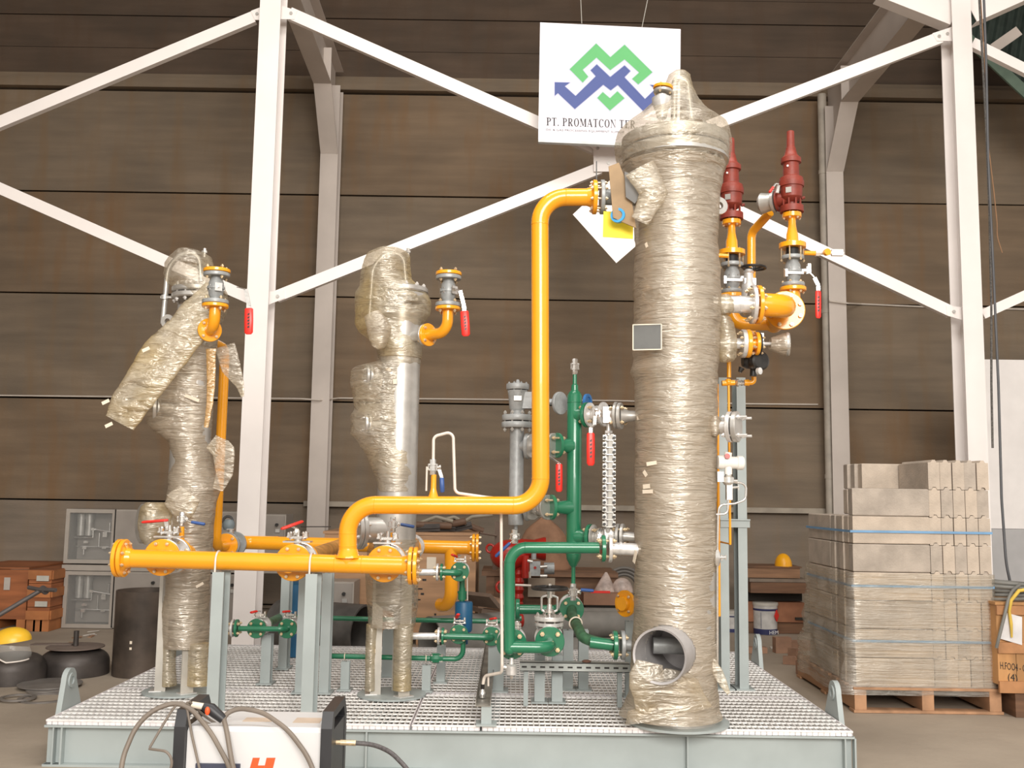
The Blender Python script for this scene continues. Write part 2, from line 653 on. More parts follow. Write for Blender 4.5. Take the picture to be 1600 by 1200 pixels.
def wallmat(name, c1, c2, c3):
    m = mat(name, c1, 0.85, col2=c2, scale=1.2, bump=0.15, bscale=30, stretch=(0.7, 1, 1.6))
    n = m.node_tree.nodes
    l = m.node_tree.links
    b = n['Principled BSDF']
    src = b.inputs['Base Color'].links[0].from_socket
    tc = [x for x in n if x.type == 'TEX_COORD'][0]
    mp = n.new('ShaderNodeMapping')
    mp.inputs['Scale'].default_value = (0.35, 1, 4)
    l.new(tc.outputs['Object'], mp.inputs[0])
    s = n.new('ShaderNodeTexNoise')
    s.inputs['Scale'].default_value = 2.2
    s.inputs['Detail'].default_value = 8
    l.new(mp.outputs[0], s.inputs[0])
    mp2 = n.new('ShaderNodeMapping')
    mp2.inputs['Scale'].default_value = (3.2, 1, 0.5)
    l.new(tc.outputs['Object'], mp2.inputs[0])
    s2 = n.new('ShaderNodeTexNoise')
    s2.inputs['Scale'].default_value = 1.3
    s2.inputs['Detail'].default_value = 5
    l.new(mp2.outputs[0], s2.inputs[0])
    r2 = n.new('ShaderNodeValToRGB')
    r2.color_ramp.elements[0].position = 0.5
    r2.color_ramp.elements[1].position = 0.75
    r2.color_ramp.elements[1].color = (0.7, 0.7, 0.7, 1)
    l.new(s2.outputs[0], r2.inputs[0])
    mx = n.new('ShaderNodeMix')
    mx.data_type = 'RGBA'
    mx.blend_type = 'MULTIPLY'
    mx.inputs[0].default_value = 1.0
    r1 = n.new('ShaderNodeValToRGB')
    r1.color_ramp.elements[0].position = 0.3
    r1.color_ramp.elements[0].color = (0.84, 0.84, 0.84, 1)
    r1.color_ramp.elements[1].position = 0.7
    r1.color_ramp.elements[1].color = (1.06, 1.06, 1.06, 1)
    l.new(s.outputs[0], r1.inputs[0])
    l.new(src, mx.inputs[6])
    l.new(r1.outputs[0], mx.inputs[7])
    mx2 = n.new('ShaderNodeMix')
    mx2.data_type = 'RGBA'
    l.new(r2.outputs[0], mx2.inputs[0])
    l.new(mx.outputs[2], mx2.inputs[6])
    mx2.inputs[7].default_value = (*c3, 1)
    l.new(mx2.outputs[2], b.inputs['Base Color'])
    return m


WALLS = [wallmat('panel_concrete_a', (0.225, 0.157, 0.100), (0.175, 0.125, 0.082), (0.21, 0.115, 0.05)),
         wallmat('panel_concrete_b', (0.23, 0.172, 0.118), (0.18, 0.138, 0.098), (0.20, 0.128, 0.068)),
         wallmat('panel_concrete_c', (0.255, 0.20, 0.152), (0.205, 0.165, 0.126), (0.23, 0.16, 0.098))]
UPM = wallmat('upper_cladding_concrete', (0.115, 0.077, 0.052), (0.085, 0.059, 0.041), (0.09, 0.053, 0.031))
DARK = mat('joint_dark', (0.03, 0.025, 0.02), 0.9)
WY = 14.0
zj = [0.0] + [P(520, y, WY).z for y in (946, 787, 628, 464, 305, 146)]
xb = [-10.2, P(510, 500, WY).x, P(1312, 500, WY).x, 12.5]
wall = struct('wall_back', B().box((-11, WY + 0.13, 0), (13, WY + 0.3, 12)), DARK)
for i in range(6):
    for k in range(3):
        g = 0.012
        z0, z1 = zj[i] + g, zj[i + 1] - g
        off = random.uniform(-0.008, 0.008)
        b = B().box((xb[k] + g, WY + off, z0), (xb[k + 1] - g, WY + 0.13, z1))
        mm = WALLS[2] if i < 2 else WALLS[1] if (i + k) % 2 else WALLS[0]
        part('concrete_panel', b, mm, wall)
# projecting capping beam and upper boards
b = B().box((-10.2, WY - 0.10, zj[6] + 0.02), (12.5, WY + 0.12, zj[6] + 0.16))
b.box((-10.2, WY - 0.05, zj[6] + 0.16), (12.5, WY + 0.12, zj[6] + 0.24))
part('capping_beam', b, WALLS[1], wall)
z = zj[6] + 0.25
hs = [0.42, 0.5, 0.36, 0.6, 0.5, 0.5, 0.5]
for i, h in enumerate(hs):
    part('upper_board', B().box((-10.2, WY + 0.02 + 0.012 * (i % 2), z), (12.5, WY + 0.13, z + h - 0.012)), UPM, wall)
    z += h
# roof over the bay
struct('ceiling', B().box((-11, 3.0, 9.2), (13, 14.3, 9.35)), mat('roof_sheet', (0.22, 0.2, 0.18), 0.7))
struct('left_shade_wall', B().box((-11.2, -1.0, 0), (-11.0, 14.3, 9.3)), WALLS[2])  # unseen side wall, added to block ambient light from the left
# painted partition at the right
WR = struct('wall_right', None)
x0 = P(1534, 700, 11.4).x
zt = P(1570, 562, 11.4).z
zm = P(1570, 826, 11.4).z
part('upper_band', B().box((x0, 11.4, zm), (x0 + 4.5, 11.5, zt)), mat('partition_white', (0.80, 0.76, 0.74), 0.6, var=0.03), WR)
part('lower_band', B().box((x0, 11.39, 0), (x0 + 4.5, 11.5, zm - 0.004)), mat('partition_grey', (0.42, 0.41, 0.41), 0.6, var=0.05), WR)

# ---------------------------------------------------------------- steel frame of the building
CY = 10.0


def hcol(label, pxl, pxr, pyref, Y, dep, ztop, m, name='steel_column', rear=0.012):
    xl = P(pxl, pyref, Y).x
    xr = P(pxr, pyref, Y).x
    t = thing(name, label, 'column', ((xl + xr) / 2, Y + dep / 2, 0), None)
    xc = (xl + xr) / 2
    wd = xr - xl
    b = B().box((xl, Y, 0.02), (xr, Y + rear, ztop))
    part('front_flange', b, m, t)
    part('web', B().box((xc - 0.005, Y + rear, 0.02), (xc + 0.005, Y + dep - rear, ztop)), m, t)
    part('rear_flange', B().box((xl, Y + dep - rear, 0.02), (xr, Y + dep, ztop)), m, t)
    part('base_plate', B().box((xl - 0.06, Y - 0.06, 0), (xr + 0.06, Y + dep + 0.06, 0.02)), m, t)
    return t


hcol('bright white front steel column left of the centre tanks', 384, 418, 500, CY, 0.29, 9.1, WHT)
hcol('bright white front steel column at right beside the hanging ropes', 1505, 1536, 500, CY, 0.29, 9.1, WHT)
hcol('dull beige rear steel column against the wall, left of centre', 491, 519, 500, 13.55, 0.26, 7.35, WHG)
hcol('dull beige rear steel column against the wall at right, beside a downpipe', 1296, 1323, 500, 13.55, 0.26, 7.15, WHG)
hx = P(1530, 500, 10.6).x


def gusset(t, pts, Y, th=0.012, bolts=()):
    b = B().prism([P(x, y, Y) for x, y in pts], V(0, th, 0))
    g = part('gusset_plate', b, WHT, t)
    for x, y in bolts:
        c = P(x, y, Y)
        part('bolt', B().cyl(c + V(0, -0.014, 0), c + V(0, 0.005, 0), 0.018, n=6), SIL, g)
    return g


def brace(label, a, c, Y, wpx, m=WHT, plates=(), lip=0.06, name='diagonal_brace'):
    p, q = P(*a, Y), P(*c, Y)
    t = thing(name, label, 'brace', (p + q) / 2)
    wd = wpx * Y / FPX * abs(math.cos(math.atan2(c[1] - a[1], c[0] - a[0])))
    d = (q - p).normalized()
    n = d.cross(Y_).normalized()
    if n.z < 0:
        n = -n
    b = B()
    b.obox((p + q) / 2, d, n, Y_, (q - p).length, wd, 0.008)
    b.obox((p + q) / 2 - n * (wd / 2 - 0.004) + V(0, lip / 2 + 0.004, 0), d, n, Y_, (q - p).length, 0.008, lip)
    part('angle_bar', b, m, t)
    for pl in plates:
        gusset(t, pl[0], Y - 0.012, 0.008, pl[1])
    return t


BY = CY + 0.10
brace('white diagonal brace rising from the left edge to the top of the left column', (-60, 215), (396, 26), BY, 21, plates=[([(392, 17), (410, 10), (412, 31), (398, 31)], [(402, 22)])])
brace('white diagonal brace falling from the left column top towards the sign', (452, 20), (944, 237), BY, 22, plates=[([(438, 8), (465, 17), (460, 30), (438, 30)], [(455, 21)])])
brace('white diagonal brace rising from behind the tallest tank to the right column top', (956, 255), (1470, 58), BY, 21, plates=[([(1457, 52), (1490, 41), (1490, 64), (1464, 64)], [(1467, 57), (1480, 53)])])
brace('white diagonal brace rising from low on the left column to the centre node', (432, 463), (938, 262), BY, 20, plates=[([(418, 456), (444, 453), (445, 466), (420, 476)], [(434, 463)])])
brace('white diagonal brace falling from the centre node to low on the right column', (962, 238), (1487, 487), BY, 20, plates=[([(1478, 477), (1503, 480), (1503, 500), (1480, 493)], [(1490, 487)])])
brace('white diagonal brace falling from the left edge behind the left wrapped tank', (-60, 268), (400, 470), BY, 20)
brace('white diagonal brace falling away right of the right column top', (1520, 66), (1720, 166), BY, 19)
brace('short white diagonal brace rising right of the right column, low down', (1536, 491), (1720, 408), BY, 17)
brace('wide white roof brace above the right column, going left', (1380, -24), (1492, 20), BY - 0.02, 48, lip=0.16)
brace('wide white roof brace above the right column, going right', (1518, 18), (1640, -36), BY - 0.02, 42, lip=0.16)
# centre node
t = thing('node_plate', 'white bolted node plate on the braces just below the sign', 'plate', P(946, 268, BY))
gusset(t, [(908, 222), (985, 222), (966, 232), (966, 268), (928, 268), (927, 232)], BY - 0.04, 0.012, [(951, 255), (934, 232)])
b = B().prism([P(895, 335, 10.035), P(963, 411, 10.035), P(1056, 330, 10.035), P(985, 252, 10.035)], V(0, 0.012, 0))
part('corner_plate', b, WHT, t, label='square white plate turned on its corner')


# rear frame rafters
def rafter(label, x, zc, y0, y1, z1):
    t = thing('roof_rafter', label, 'beam', (x, y0, zc))
    b = B()
    b.prism([V(x - 0.12, 13.55, zc - 0.9), V(x - 0.12, 13.55, zc), V(x - 0.12, 12.6, zc)], V(0.24, 0, 0)) if False else None
    w = B()
    # web with haunch
    pts = [(13.78, zc - 0.75), (13.78, zc + 0.55), (y1, z1 + 0.55), (y1, z1), (12.9, zc)]
    w.prism([V(x - 0.005, p[0], p[1]) for p in pts], V(0.01, 0, 0))
    part('web', w, WHG, t)
    part('bottom_flange', B().bar(V(x, 12.9, zc), V(x, y1, z1), 0.24, 0.014), WHG, t)
    part('haunch_flange', B().bar(V(x, 13.55, zc - 0.75), V(x, 12.9, zc), 0.24, 0.014, up=Y_), WHG, t)
    part('top_flange', B().bar(V(x, 13.78, zc + 0.55), V(x, y1, z1 + 0.55), 0.24, 0.014), WHG, t)
    part('stiffener', B().box((x - 0.11, 12.89, zc + 0.01), (x + 0.11, 12.905, zc + 0.5)), WHG, t)
    return t


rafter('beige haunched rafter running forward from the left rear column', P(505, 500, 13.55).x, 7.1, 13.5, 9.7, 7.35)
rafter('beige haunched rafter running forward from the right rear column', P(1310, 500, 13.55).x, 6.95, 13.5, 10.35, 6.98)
# downpipe beside right rear column
b = B().tube([P(1284, 148, 13.7), V(P(1284, 148, 13.7).x, 13.7, 0.9)], 0.062, None, 16)
for zz in (1.9, 4.2, 6.2):
    b.lathe(V(P(1284, 148, 13.7).x, 13.7, zz), Z_, [(0, 0.07), (0.06, 0.07)], 16)
single('downpipe', b, mat('downpipe_plastic', (0.42, 0.37, 0.31), 0.6, var=0.15, scale=5), 'beige round downpipe beside the right rear column', 'pipe')
b = B().box((P(1294, 500, 13.7).x - 0.02, 13.8, 0.8), (P(1294, 500, 13.7).x + 0.02, 13.84, 6.9))
single('rusty_angle', b, mat('rusty_steel', (0.22, 0.10, 0.045), 0.8, var=0.3), 'thin rusty steel strip between the downpipe and the right rear column', 'strip')
# pale cable along the wall joint, ledge line further right
b = B().tube([V(-10, 13.97, P(0, 619, 13.97).z), P(200, 620, 13.97), P(470, 623, 13.5), P(500, 625, 13.5), P(530, 622, 13.97), P(760, 624, 13.97), P(960, 626, 13.97), P(1172, 631, 13.97), P(1278, 632, 13.97)], 0.011, 0.05, 6)
single('wall_cable', b, TUB, 'thin white cable running along the wall joint at mid height', 'cable')
b = B().tube([P(1296, 470, 13.5), P(1325, 474, 13.5), P(1345, 475, 13.97), P(1480, 481, 13.97), V(9, 13.97, P(1600, 484, 13.97).z)], 0.012, 0.05, 6)
single('wall_wire', b, TUB, 'thin pale wire crossing the rear wall right of the downpipe', 'cable')
b = B().box((P(475, 790, 13.9).x, 13.86, P(900, 797, 13.9).z), (P(1290, 795, 13.9).x, 14.0, P(900, 789, 13.9).z))
single('wall_ledge', b, mat('ledge_mortar', (0.36, 0.31, 0.25), 0.8), 'pale narrow ledge along the rear wall at pipe height', 'ledge')
# corrugated canopy beyond the right column
t = thing('roof_canopy', 'dark green corrugated roof sheeting at the top right corner', 'roof', P(1560, 120, 12.6))
b = B()
A0, A1 = P(1500, 55, 12.4), P(1660, 205, 12.4)
U1 = P(1560, -60, 13.6) - P(1530, 85, 12.4)
n = 26
for i in range(n):
    a = A0 + (A1 - A0) * (i / n)
    c = A0 + (A1 - A0) * ((i + 0.55) / n)
    b.prism([a, c, c + U1, a + U1], V(0.02, -0.05 if i % 2 else -0.02, -0.03))
b.prism([A0 + V(0, 0.03, 0), A1 + V(0, 0.03, 0), A1 + U1 + V(0, 0.03, 0), A0 + U1 + V(0, 0.03, 0)], V(0, 0.02, 0))
part('corrugated_sheet', b, mat('dark_green_sheet', (0.035, 0.05, 0.042), 0.6, var=0.2), t)
part('edge_flashing', B().bar(A0 - V(0, 0.08, 0.02), A1 - V(0, 0.08, 0.02), 0.03, 0.14), mat('green_flashing', (0.11, 0.16, 0.12), 0.6), t)
part('purlin', B().bar(P(1552, 76, 12.2), P(1592, 48, 12.2), 0.02, 0.13), WHG, t)

# ---------------------------------------------------------------- hanging ropes and the sign
ROPE = mat('grey_rope', (0.12, 0.11, 0.10), 0.7, var=0.4, scale=60)
r1 = [P(1528, -40, 9.3), P(1535, 90, 9.3), P(1541, 200, 9.3), P(1546, 330, 9.3), P(1549, 480, 9.3), P(1549, 600, 9.3), P(1548, 727, 9.3)]
r1 = r1[:-1] + [P(1551, 700, 9.3)]
single('hanging_rope', B().tube(r1, 0.011, 0.5, 8), ROPE, 'dark hanging rope just right of the right column, the straight one', 'rope', 'ropes at the right column')
r2 = [P(1536, -40, 9.2), P(1541, 100, 9.2), P(1544, 250, 9.2), P(1552, 420, 9.2), P(1560, 600, 9.1), P(1565, 780, 8.9), P(1572, 880, 8.7), P(1580, 917, 8.55)]
single('hanging_hose', B().tube(r2, 0.012, 0.6, 8), mat('dark_grey_hose', (0.07, 0.07, 0.075), 0.5), 'dark hanging hose reaching down to the coil on the crate', 'hose', 'ropes at the right column')
single('tan_string', B().tube([P(1530, -40, 9.4), P(1540, 120, 9.4), P(1544, 225, 9.4), P(1553, 300, 9.4), P(1558, 350, 9.4), P(1558, 370, 9.4), P(1566, 395, 9.4)], 0.005, 0.3, 6), mat('tan_cord', (0.30, 0.16, 0.08), 0.7), 'thin tan cord hanging beside the ropes', 'cord', 'ropes at the right column')

SY = 9.7
sg = thing('hanging_sign', 'white hanging company sign with a green and blue arrow logo', 'sign', P(952, 224, SY))
SA, SB2, SC, SD = P(844, 35, SY), P(1063.5, 45.5, SY), P(1062, 229, SY), P(841, 219.5, SY)
WSG = mat('sign_board_white', (0.84, 0.79, 0.85), 0.5, var=0.02)
part('board', B().prism([SA, SB2, SC, SD], V(0, 0.03, 0)), WSG, sg)
part('bottom_rail', B().bar(SD + V(0, 0.0, -0.01), SC + V(0, 0, -0.01), 0.06, 0.03), mat('sign_rail', (0.6, 0.62, 0.62), 0.5), sg)


def zq(x, y, d=0.0):
    """sign artwork coordinates (enlarged view of the board) to a point on its face"""
    return P(820 + x / 4.286, 20 + y / 4.286, SY - 0.002 - d)


def offset_poly(pts, d):
    n = len(pts)
    area2 = sum(pts[i][0] * pts[(i + 1) % n][1] - pts[(i + 1) % n][0] * pts[i][1] for i in range(n))
    s = 1 if area2 > 0 else -1
    out = []
    for i in range(n):
        p0, p1, p2 = Vector(pts[i - 1]), Vector(pts[i]), Vector(pts[(i + 1) % n])
        e1 = (p1 - p0).normalized()
        e2 = (p2 - p1).normalized()
        n1 = Vector((e1.y, -e1.x)) * s
        n2 = Vector((e2.y, -e2.x)) * s
        m = n1 + n2
        m = m / max(m.length_squared / 2, 0.35) if m.length > 1e-3 else n1
        out.append((p1.x + m.x * d, p1.y + m.y * d))
    return out


gtop = [(300, 378), (478, 205), (573, 297), (668, 213), (855, 398), (760, 480), (718, 443), (765, 400), (668, 312), (572, 385), (480, 300), (388, 382), (425, 428), (388, 468)]
blu = [(200, 465), (303, 467), (268, 492), (340, 557), (475, 425), (440, 385), (482, 345), (572, 430), (668, 352), (708, 390), (668, 432), (805, 577), (872, 512), (838, 482), (944, 490), (940, 590), (915, 560), (800, 665), (622, 484), (575, 520), (525, 482), (335, 645), (222, 538), (200, 556)]
gbot = [(485, 570), (522, 530), (570, 572), (620, 525), (668, 572), (570, 655)]
SGR = mat('sign_green', (0.075, 0.38, 0.11), 0.5, var=0.02)
SBL = mat('sign_blue', (0.032, 0.058, 0.24), 0.5, var=0.02)
SSH = mat('sign_outline', (0.52, 0.52, 0.66), 0.5, var=0.02)


def tri_poly(name, polys, m, d, parent):
    me = bpy.data.meshes.new(name)
    bm = bmesh.new()
    off = root_loc(parent)
    for pl in polys:
        vs = [bm.verts.new(zq(x, y, d) - off) for x, y in pl]
        f = bm.faces.new(vs)
        ex = bmesh.ops.extrude_face_region(bm, geom=[f])
        bmesh.ops.translate(bm, verts=[g for g in ex['geom'] if isinstance(g, bmesh.types.BMVert)], vec=(0, -0.0015, 0))
    bmesh.ops.triangulate(bm, faces=bm.faces)
    bmesh.ops.recalc_face_normals(bm, faces=bm.faces)
    bm.to_mesh(me)
    bm.free()
    me.materials.append(m)
    o = bpy.data.objects.new(name, me)
    COL.objects.link(o)
    o.parent = parent
    return o


tri_poly('logo_outline', [offset_poly(gtop, 7), offset_poly(blu, 7), offset_poly(gbot, 7)], SSH, 0.0, sg)
tri_poly('logo_green', [gtop, gbot], SGR, 0.002, sg)
tri_poly('logo_blue', [blu], SBL, 0.002, sg)
INK = mat('sign_ink', (0.03, 0.025, 0.03), 0.6)

# condensed serif capitals drawn as polygons: unit height 1, stems thick, hairlines thin
ST, HL, SF = 0.17, 0.06, 0.09


def rct(x0, y0, x1, y1):
    return [(x0, y0), (x1, y0), (x1, y1), (x0, y1)]


def serif(xc, y, w=0.17):
    return rct(xc - w, y, xc + w, y + 0.045)


def arc(cx, cy, rx, ry, a0, a1, tx, ty, n=12):
    o, i = [], []
    for k in range(n + 1):
        a = math.radians(a0 + (a1 - a0) * k / n)
        o.append((cx + rx * math.cos(a), cy + ry * math.sin(a)))
        i.append((cx + (rx - tx) * math.cos(a), cy + (ry - ty) * math.sin(a)))
    return [[o[k], o[k + 1], i[k + 1], i[k]] for k in range(n)]


def glyph(c):
    if c == 'P' or c == 'R':
        g = [rct(0.1, 0, 0.1 + ST, 1), serif(0.185, 0), rct(0.0, 0.955, 0.3, 1), rct(0.2, 0.94, 0.35, 1), rct(0.2, 0.46, 0.35, 0.52)] + arc(0.33, 0.73, 0.29, 0.27, -90, 90, 0.16, 0.06)
        if c == 'R':
            g += [[(0.27, 0.48), (0.43, 0.48), (0.66, 0.04), (0.48, 0.04)], rct(0.48, 0, 0.72, 0.045)]
            return g, 0.74
        return g, 0.66
    if c == 'T':
        return [rct(0.24, 0, 0.24 + ST, 1), serif(0.325, 0), rct(0.02, 0.94, 0.63, 1), rct(0.02, 0.74, 0.06, 1), rct(0.59, 0.74, 0.63, 1)], 0.67
    if c == 'O':
        return arc(0.36, 0.5, 0.34, 0.52, 0, 360, 0.16, 0.06, 24), 0.74
    if c == 'C':
        return arc(0.37, 0.5, 0.35, 0.52, 42, 318, 0.16, 0.06, 22) + [rct(0.6, 0.66, 0.64, 1.0)], 0.70
    if c == 'M':
        return [rct(0.08, 0, 0.13, 1), rct(0.66, 0, 0.66 + ST, 1), serif(0.11, 0, 0.12), serif(0.74, 0, 0.15), [(0.06, 1), (0.25, 1), (0.5, 0.12), (0.42, 0)], [(0.66, 1), (0.72, 1), (0.46, 0), (0.42, 0.1)], rct(0.0, 0.955, 0.2, 1), rct(0.7, 0.955, 0.9, 1)], 0.92
    if c == 'A':
        return [[(0.3, 1), (0.38, 1), (0.1, 0), (0.05, 0)], [(0.28, 1), (0.42, 1), (0.68, 0), (0.5, 0)], rct(0.16, 0.3, 0.54, 0.36), serif(0.08, 0, 0.1), serif(0.6, 0, 0.14)], 0.74
    if c == 'N':
        return [rct(0.1, 0, 0.15, 1), rct(0.6, 0, 0.65, 1), [(0.04, 1), (0.22, 1), (0.65, 0.0), (0.6, 0.0)], serif(0.125, 0, 0.11), rct(0.5, 0.955, 0.74, 1), rct(0.0, 0.955, 0.2, 1)], 0.76
    if c == 'E':
        return [rct(0.1, 0, 0.1 + ST, 1), rct(0.02, 0.95, 0.58, 1), rct(0.02, 0, 0.6, 0.05), rct(0.2, 0.47, 0.42, 0.53), rct(0.55, 0.76, 0.58, 1), rct(0.57, 0, 0.6, 0.26), rct(0.4, 0.38, 0.43, 0.62)], 0.64
    if c == '.':
        return [rct(0.06, 0, 0.2, 0.14)], 0.26
    return [], 0.3


polys = []
x = 0
for ch in 'PT. PROMATCON TER':
    g, wd = glyph(ch)
    for pl in g:
        polys.append([(x + a, b_) for a, b_ in pl])
    x += wd + 0.06
TX0, TX1, TW = 144, 775, x
sx = (745 - 144) / TW
pp = []
for pl in polys:
    q = [(144 + a * sx, 754 + (a * sx) * 0.034 - b_ * 53) for a, b_ in pl]
    pp.append(q)
tri_poly('company_name', pp, INK, 0.0, sg)['kind'] = 'stuff'


def text_mesh(name, s, origin, ux, uy, m, parent, size=1.0, thick=0.0008):
    """built-in lettering laid on a face: origin lower left, ux per unit width, uy per unit height"""
    cu = bpy.data.curves.new(name, 'FONT')
    cu.body = s
    cu.resolution_u = 2
    o = bpy.data.objects.new('tmp', cu)
    me = bpy.data.meshes.new_from_object(o)
    bpy.data.objects.remove(o)
    xs = [v.co.x for v in me.vertices]
    W = max(xs) - min(xs)
    x0 = min(xs)
    off = root_loc(parent)
    nrm = Vector(ux).cross(Vector(uy)).normalized()
    for v in me.vertices:
        c = v.co
        v.co = Vector(origin) + Vector(ux) * ((c.x - x0) / W) + Vector(uy) * (c.y / 0.72) + nrm * (thick + c.z) - off
    me.materials.clear()
    me.materials.append(m)
    ob = bpy.data.objects.new(name, me)
    COL.objects.link(ob)
    ob.parent = parent
    return ob


o_ = zq(140, 788)
text_mesh('company_tagline', 'OIL & GAS PROCESSING EQUIPMENT SUPPLIE', o_, zq(665, 806) - o_, zq(140, 775) - zq(140, 788), INK, sg)
for a, c in (((905, -60), (909, 37)), ((1024, -60), (1003, 43))):
    part('hanging_wire', B().tube([P(a[0], a[1], SY), P(c[0], c[1], SY + 0.01)], 0.004, None, 6), mat('wire', (0.4, 0.38, 0.34), 0.5), sg)

# ================================================================== SKID
FL, FR = PZ(71, 1124, DECK), PZ(1334, 1142.5, DECK)
su = (FR - FL).normalized()
sv = Vector((-su.y, su.x, 0))
SW = (FR - FL).length
SDP = PZ(700, 1012, DECK).y - (FL.y + FR.y) / 2
skid = thing('equipment_skid', 'grey-blue steel skid with galvanised grating deck under all the piping', 'skid', V((FL.x + FR.x) / 2, (FL.y + FR.y) / 2 + SDP / 2, 0))


def SK(a, b_, z):
    return V(FL.x, FL.y, 0) + su * a + sv * b_ + Z_ * z


ZB = DECK - 0.03
# perimeter I beams
bt = ZB - 0.002
b = B().ibeam(SK(0.0, 0.05, bt / 2), SK(SW, 0.05, bt / 2), 0.11, bt, 0.012, 0.008, sv, Z_)
part('front_beam', b, STL, skid)
part('rear_beam', B().ibeam(SK(0, SDP - 0.05, bt / 2), SK(SW, SDP - 0.05, bt / 2), 0.11, bt, 0.012, 0.008, sv, Z_), STL, skid)
for a in (0.05, SW - 0.05):
    part('side_beam', B().ibeam(SK(a, 0.0, bt / 2), SK(a, SDP, bt / 2), 0.11, bt, 0.012, 0.008, su, Z_), STL, skid)
for a in (0.8, 1.85, 2.6, 3.7):
    part('cross_beam', B().ibeam(SK(a, 0.1, bt / 2), SK(a, SDP - 0.1, bt / 2), 0.09, bt * 0.8, 0.01, 0.008, su, Z_), STL, skid)


def front_a(px):
    return (PZ(px, 1130, DECK) - FL).dot(su)


for px in (86, 574, 1068, 1318):
    a = front_a(px)
    part('stiffener', B().prism([SK(a - 0.005, 0.0, 0.012), SK(a - 0.005, 0.046, 0.012), SK(a - 0.005, 0.046, bt - 0.012), SK(a - 0.005, 0.0, bt - 0.012)], su * 0.01), STL, skid)
# grating panels
cuts = [0, front_a(643), front_a(752), front_a(1047), SW]
rows = [0, 0.98, SDP]
gap = 0.005
for ci in range(4):
    for ri in range(2):
        a0, a1 = cuts[ci] + gap, cuts[ci + 1] - gap
        b0, b1 = rows[ri] + gap / 2, rows[ri + 1] - gap / 2
        g = B()

        def gb(a, c, b_, d, z0, z1):
            g.rings([[SK(a, b_, z0), SK(c, b_, z0), SK(c, d, z0), SK(a, d, z0)], [SK(a, b_, z1), SK(c, b_, z1), SK(c, d, z1), SK(a, d, z1)]])
        n = max(2, round((a1 - a0) / 0.0335))
        for i in range(1, n):
            a = a0 + (a1 - a0) * i / n
            gb(a - 0.0028, a + 0.0028, b0, b1, ZB, DECK - 0.001)
        n = max(2, round((b1 - b0) / 0.098))
        for i in range(0, n + 1):
            y = b0 + (b1 - b0) * i / n
            gb(a0, a1, y - 0.006, y + 0.006, DECK - 0.009, DECK)
        gp = part('grating_panel', g, GAL, skid, smooth=0.1)
        e = B()
        for (a, c, b_, d) in ((a0, a1, b0, b0 + 0.006), (a0, a1, b1 - 0.006, b1), (a0, a0 + 0.006, b0, b1), (a1 - 0.006, a1, b0, b1)):
            e.rings([[SK(a, b_, ZB), SK(c, b_, ZB), SK(c, d, ZB), SK(a, d, ZB)], [SK(a, b_, DECK + 0.001), SK(c, b_, DECK + 0.001), SK(c, d, DECK + 0.001), SK(a, d, DECK + 0.001)]])
        part('edge_band', e, GLE, gp)


# lifting lugs
def lug(a, b_, h=0.27, L=0.30, th=0.032, z0=0.16):
    pts = []
    for k in range(13):
        an = PI * k / 12
        pts.append((b_ + L * 0.42 + 0.075 * math.cos(PI - an) * 1.0, z0 + h + 0.075 * math.sin(an)))
    out = [(b_, z0), (b_, z0 + 0.08)] + pts + [(b_ + L, z0 + 0.08), (b_ + L, z0)]
    bb = B().prism([SK(a, y, z) for y, z in out], su * th)
    o = part('lifting_lug', bb, STL, skid)
    eye = B().ring(SK(a + th / 2, b_ + L * 0.42, z0 + h), su, 0.045, 0.024, th + 0.016, 20)
    part('lug_eye', eye, STL, o)


lug(-0.034, 0.20)
lug(SW + 0.002, 0.26, h=0.25)
lug(SW + 0.002, SDP - 0.75, h=0.27)
lug(-0.034, SDP - 0.75, h=0.27)
# ================================================================== WRAPPED VESSELS
def lerp_rows(rows, y):
    for i in range(len(rows) - 1):
        a, b_ = rows[i], rows[i + 1]
        if a[0] <= y <= b_[0]:
            t = (y - a[0]) / (b_[0] - a[0])
            return [a[k] + (b_[k] - a[k]) * t for k in range(len(a))]
    return list(rows[-1] if y > rows[-1][0] else rows[0])


def crumple(p, f, seed):
    q = Vector((p.x * f + seed, p.y * f, p.z * f))
    a = noise.ridged_multi_fractal(q, 0.9, 2.1, 4, 1.0, 2.0) - 1.0
    c = noise.noise(q * 0.45)
    return a * 0.5 + c * 0.8


def film(name, rows, Y, dh, parent, m, amp=0.01, f=6.0, seed=0.0, n=96, step=4, label=None, fs=1.0, caps=(True, True), hole=None):
    """closed crumpled film shell; rows = (ypx, xleft, xright), dh = depth half-size (number or fn of y)"""
    rs = []
    y = rows[0][0]
    ys = []
    while y < rows[-1][0]:
        ys.append(y)
        y += step
    ys.append(rows[-1][0])
    for y in ys:
        r = lerp_rows(rows, y)
        a, c = P(r[1], y, Y), P(r[2], y, Y)
        cx = (a.x + c.x) / 2
        hw = (c.x - a.x) / 2
        z = (a.z + c.z) / 2
        d = dh(y) if callable(dh) else dh
        ring = []
        for k in range(n):
            an = 2 * PI * k / n
            p = V(cx + hw * math.cos(an), Y + d * math.sin(an), z)
            nr = V(math.cos(an) * d, math.sin(an) * hw, 0).normalized()
            q = V(p.x, p.y, p.z * fs)
            k2 = amp * crumple(q, f, seed) + amp * 0.35 * crumple(V(p.x, p.y, p.z * 2.2), f * 2.3, seed + 9)
            ring.append(p + nr * k2)
        rs.append(ring)
    b = B().rings(rs, True, caps)
    if hole:
        b.f = [q for q in b.f if not hole(sum((b.v[i] for i in q), V(0, 0, 0)) / len(q))]
    return part(name, b, m, parent, label, smooth=1.5)


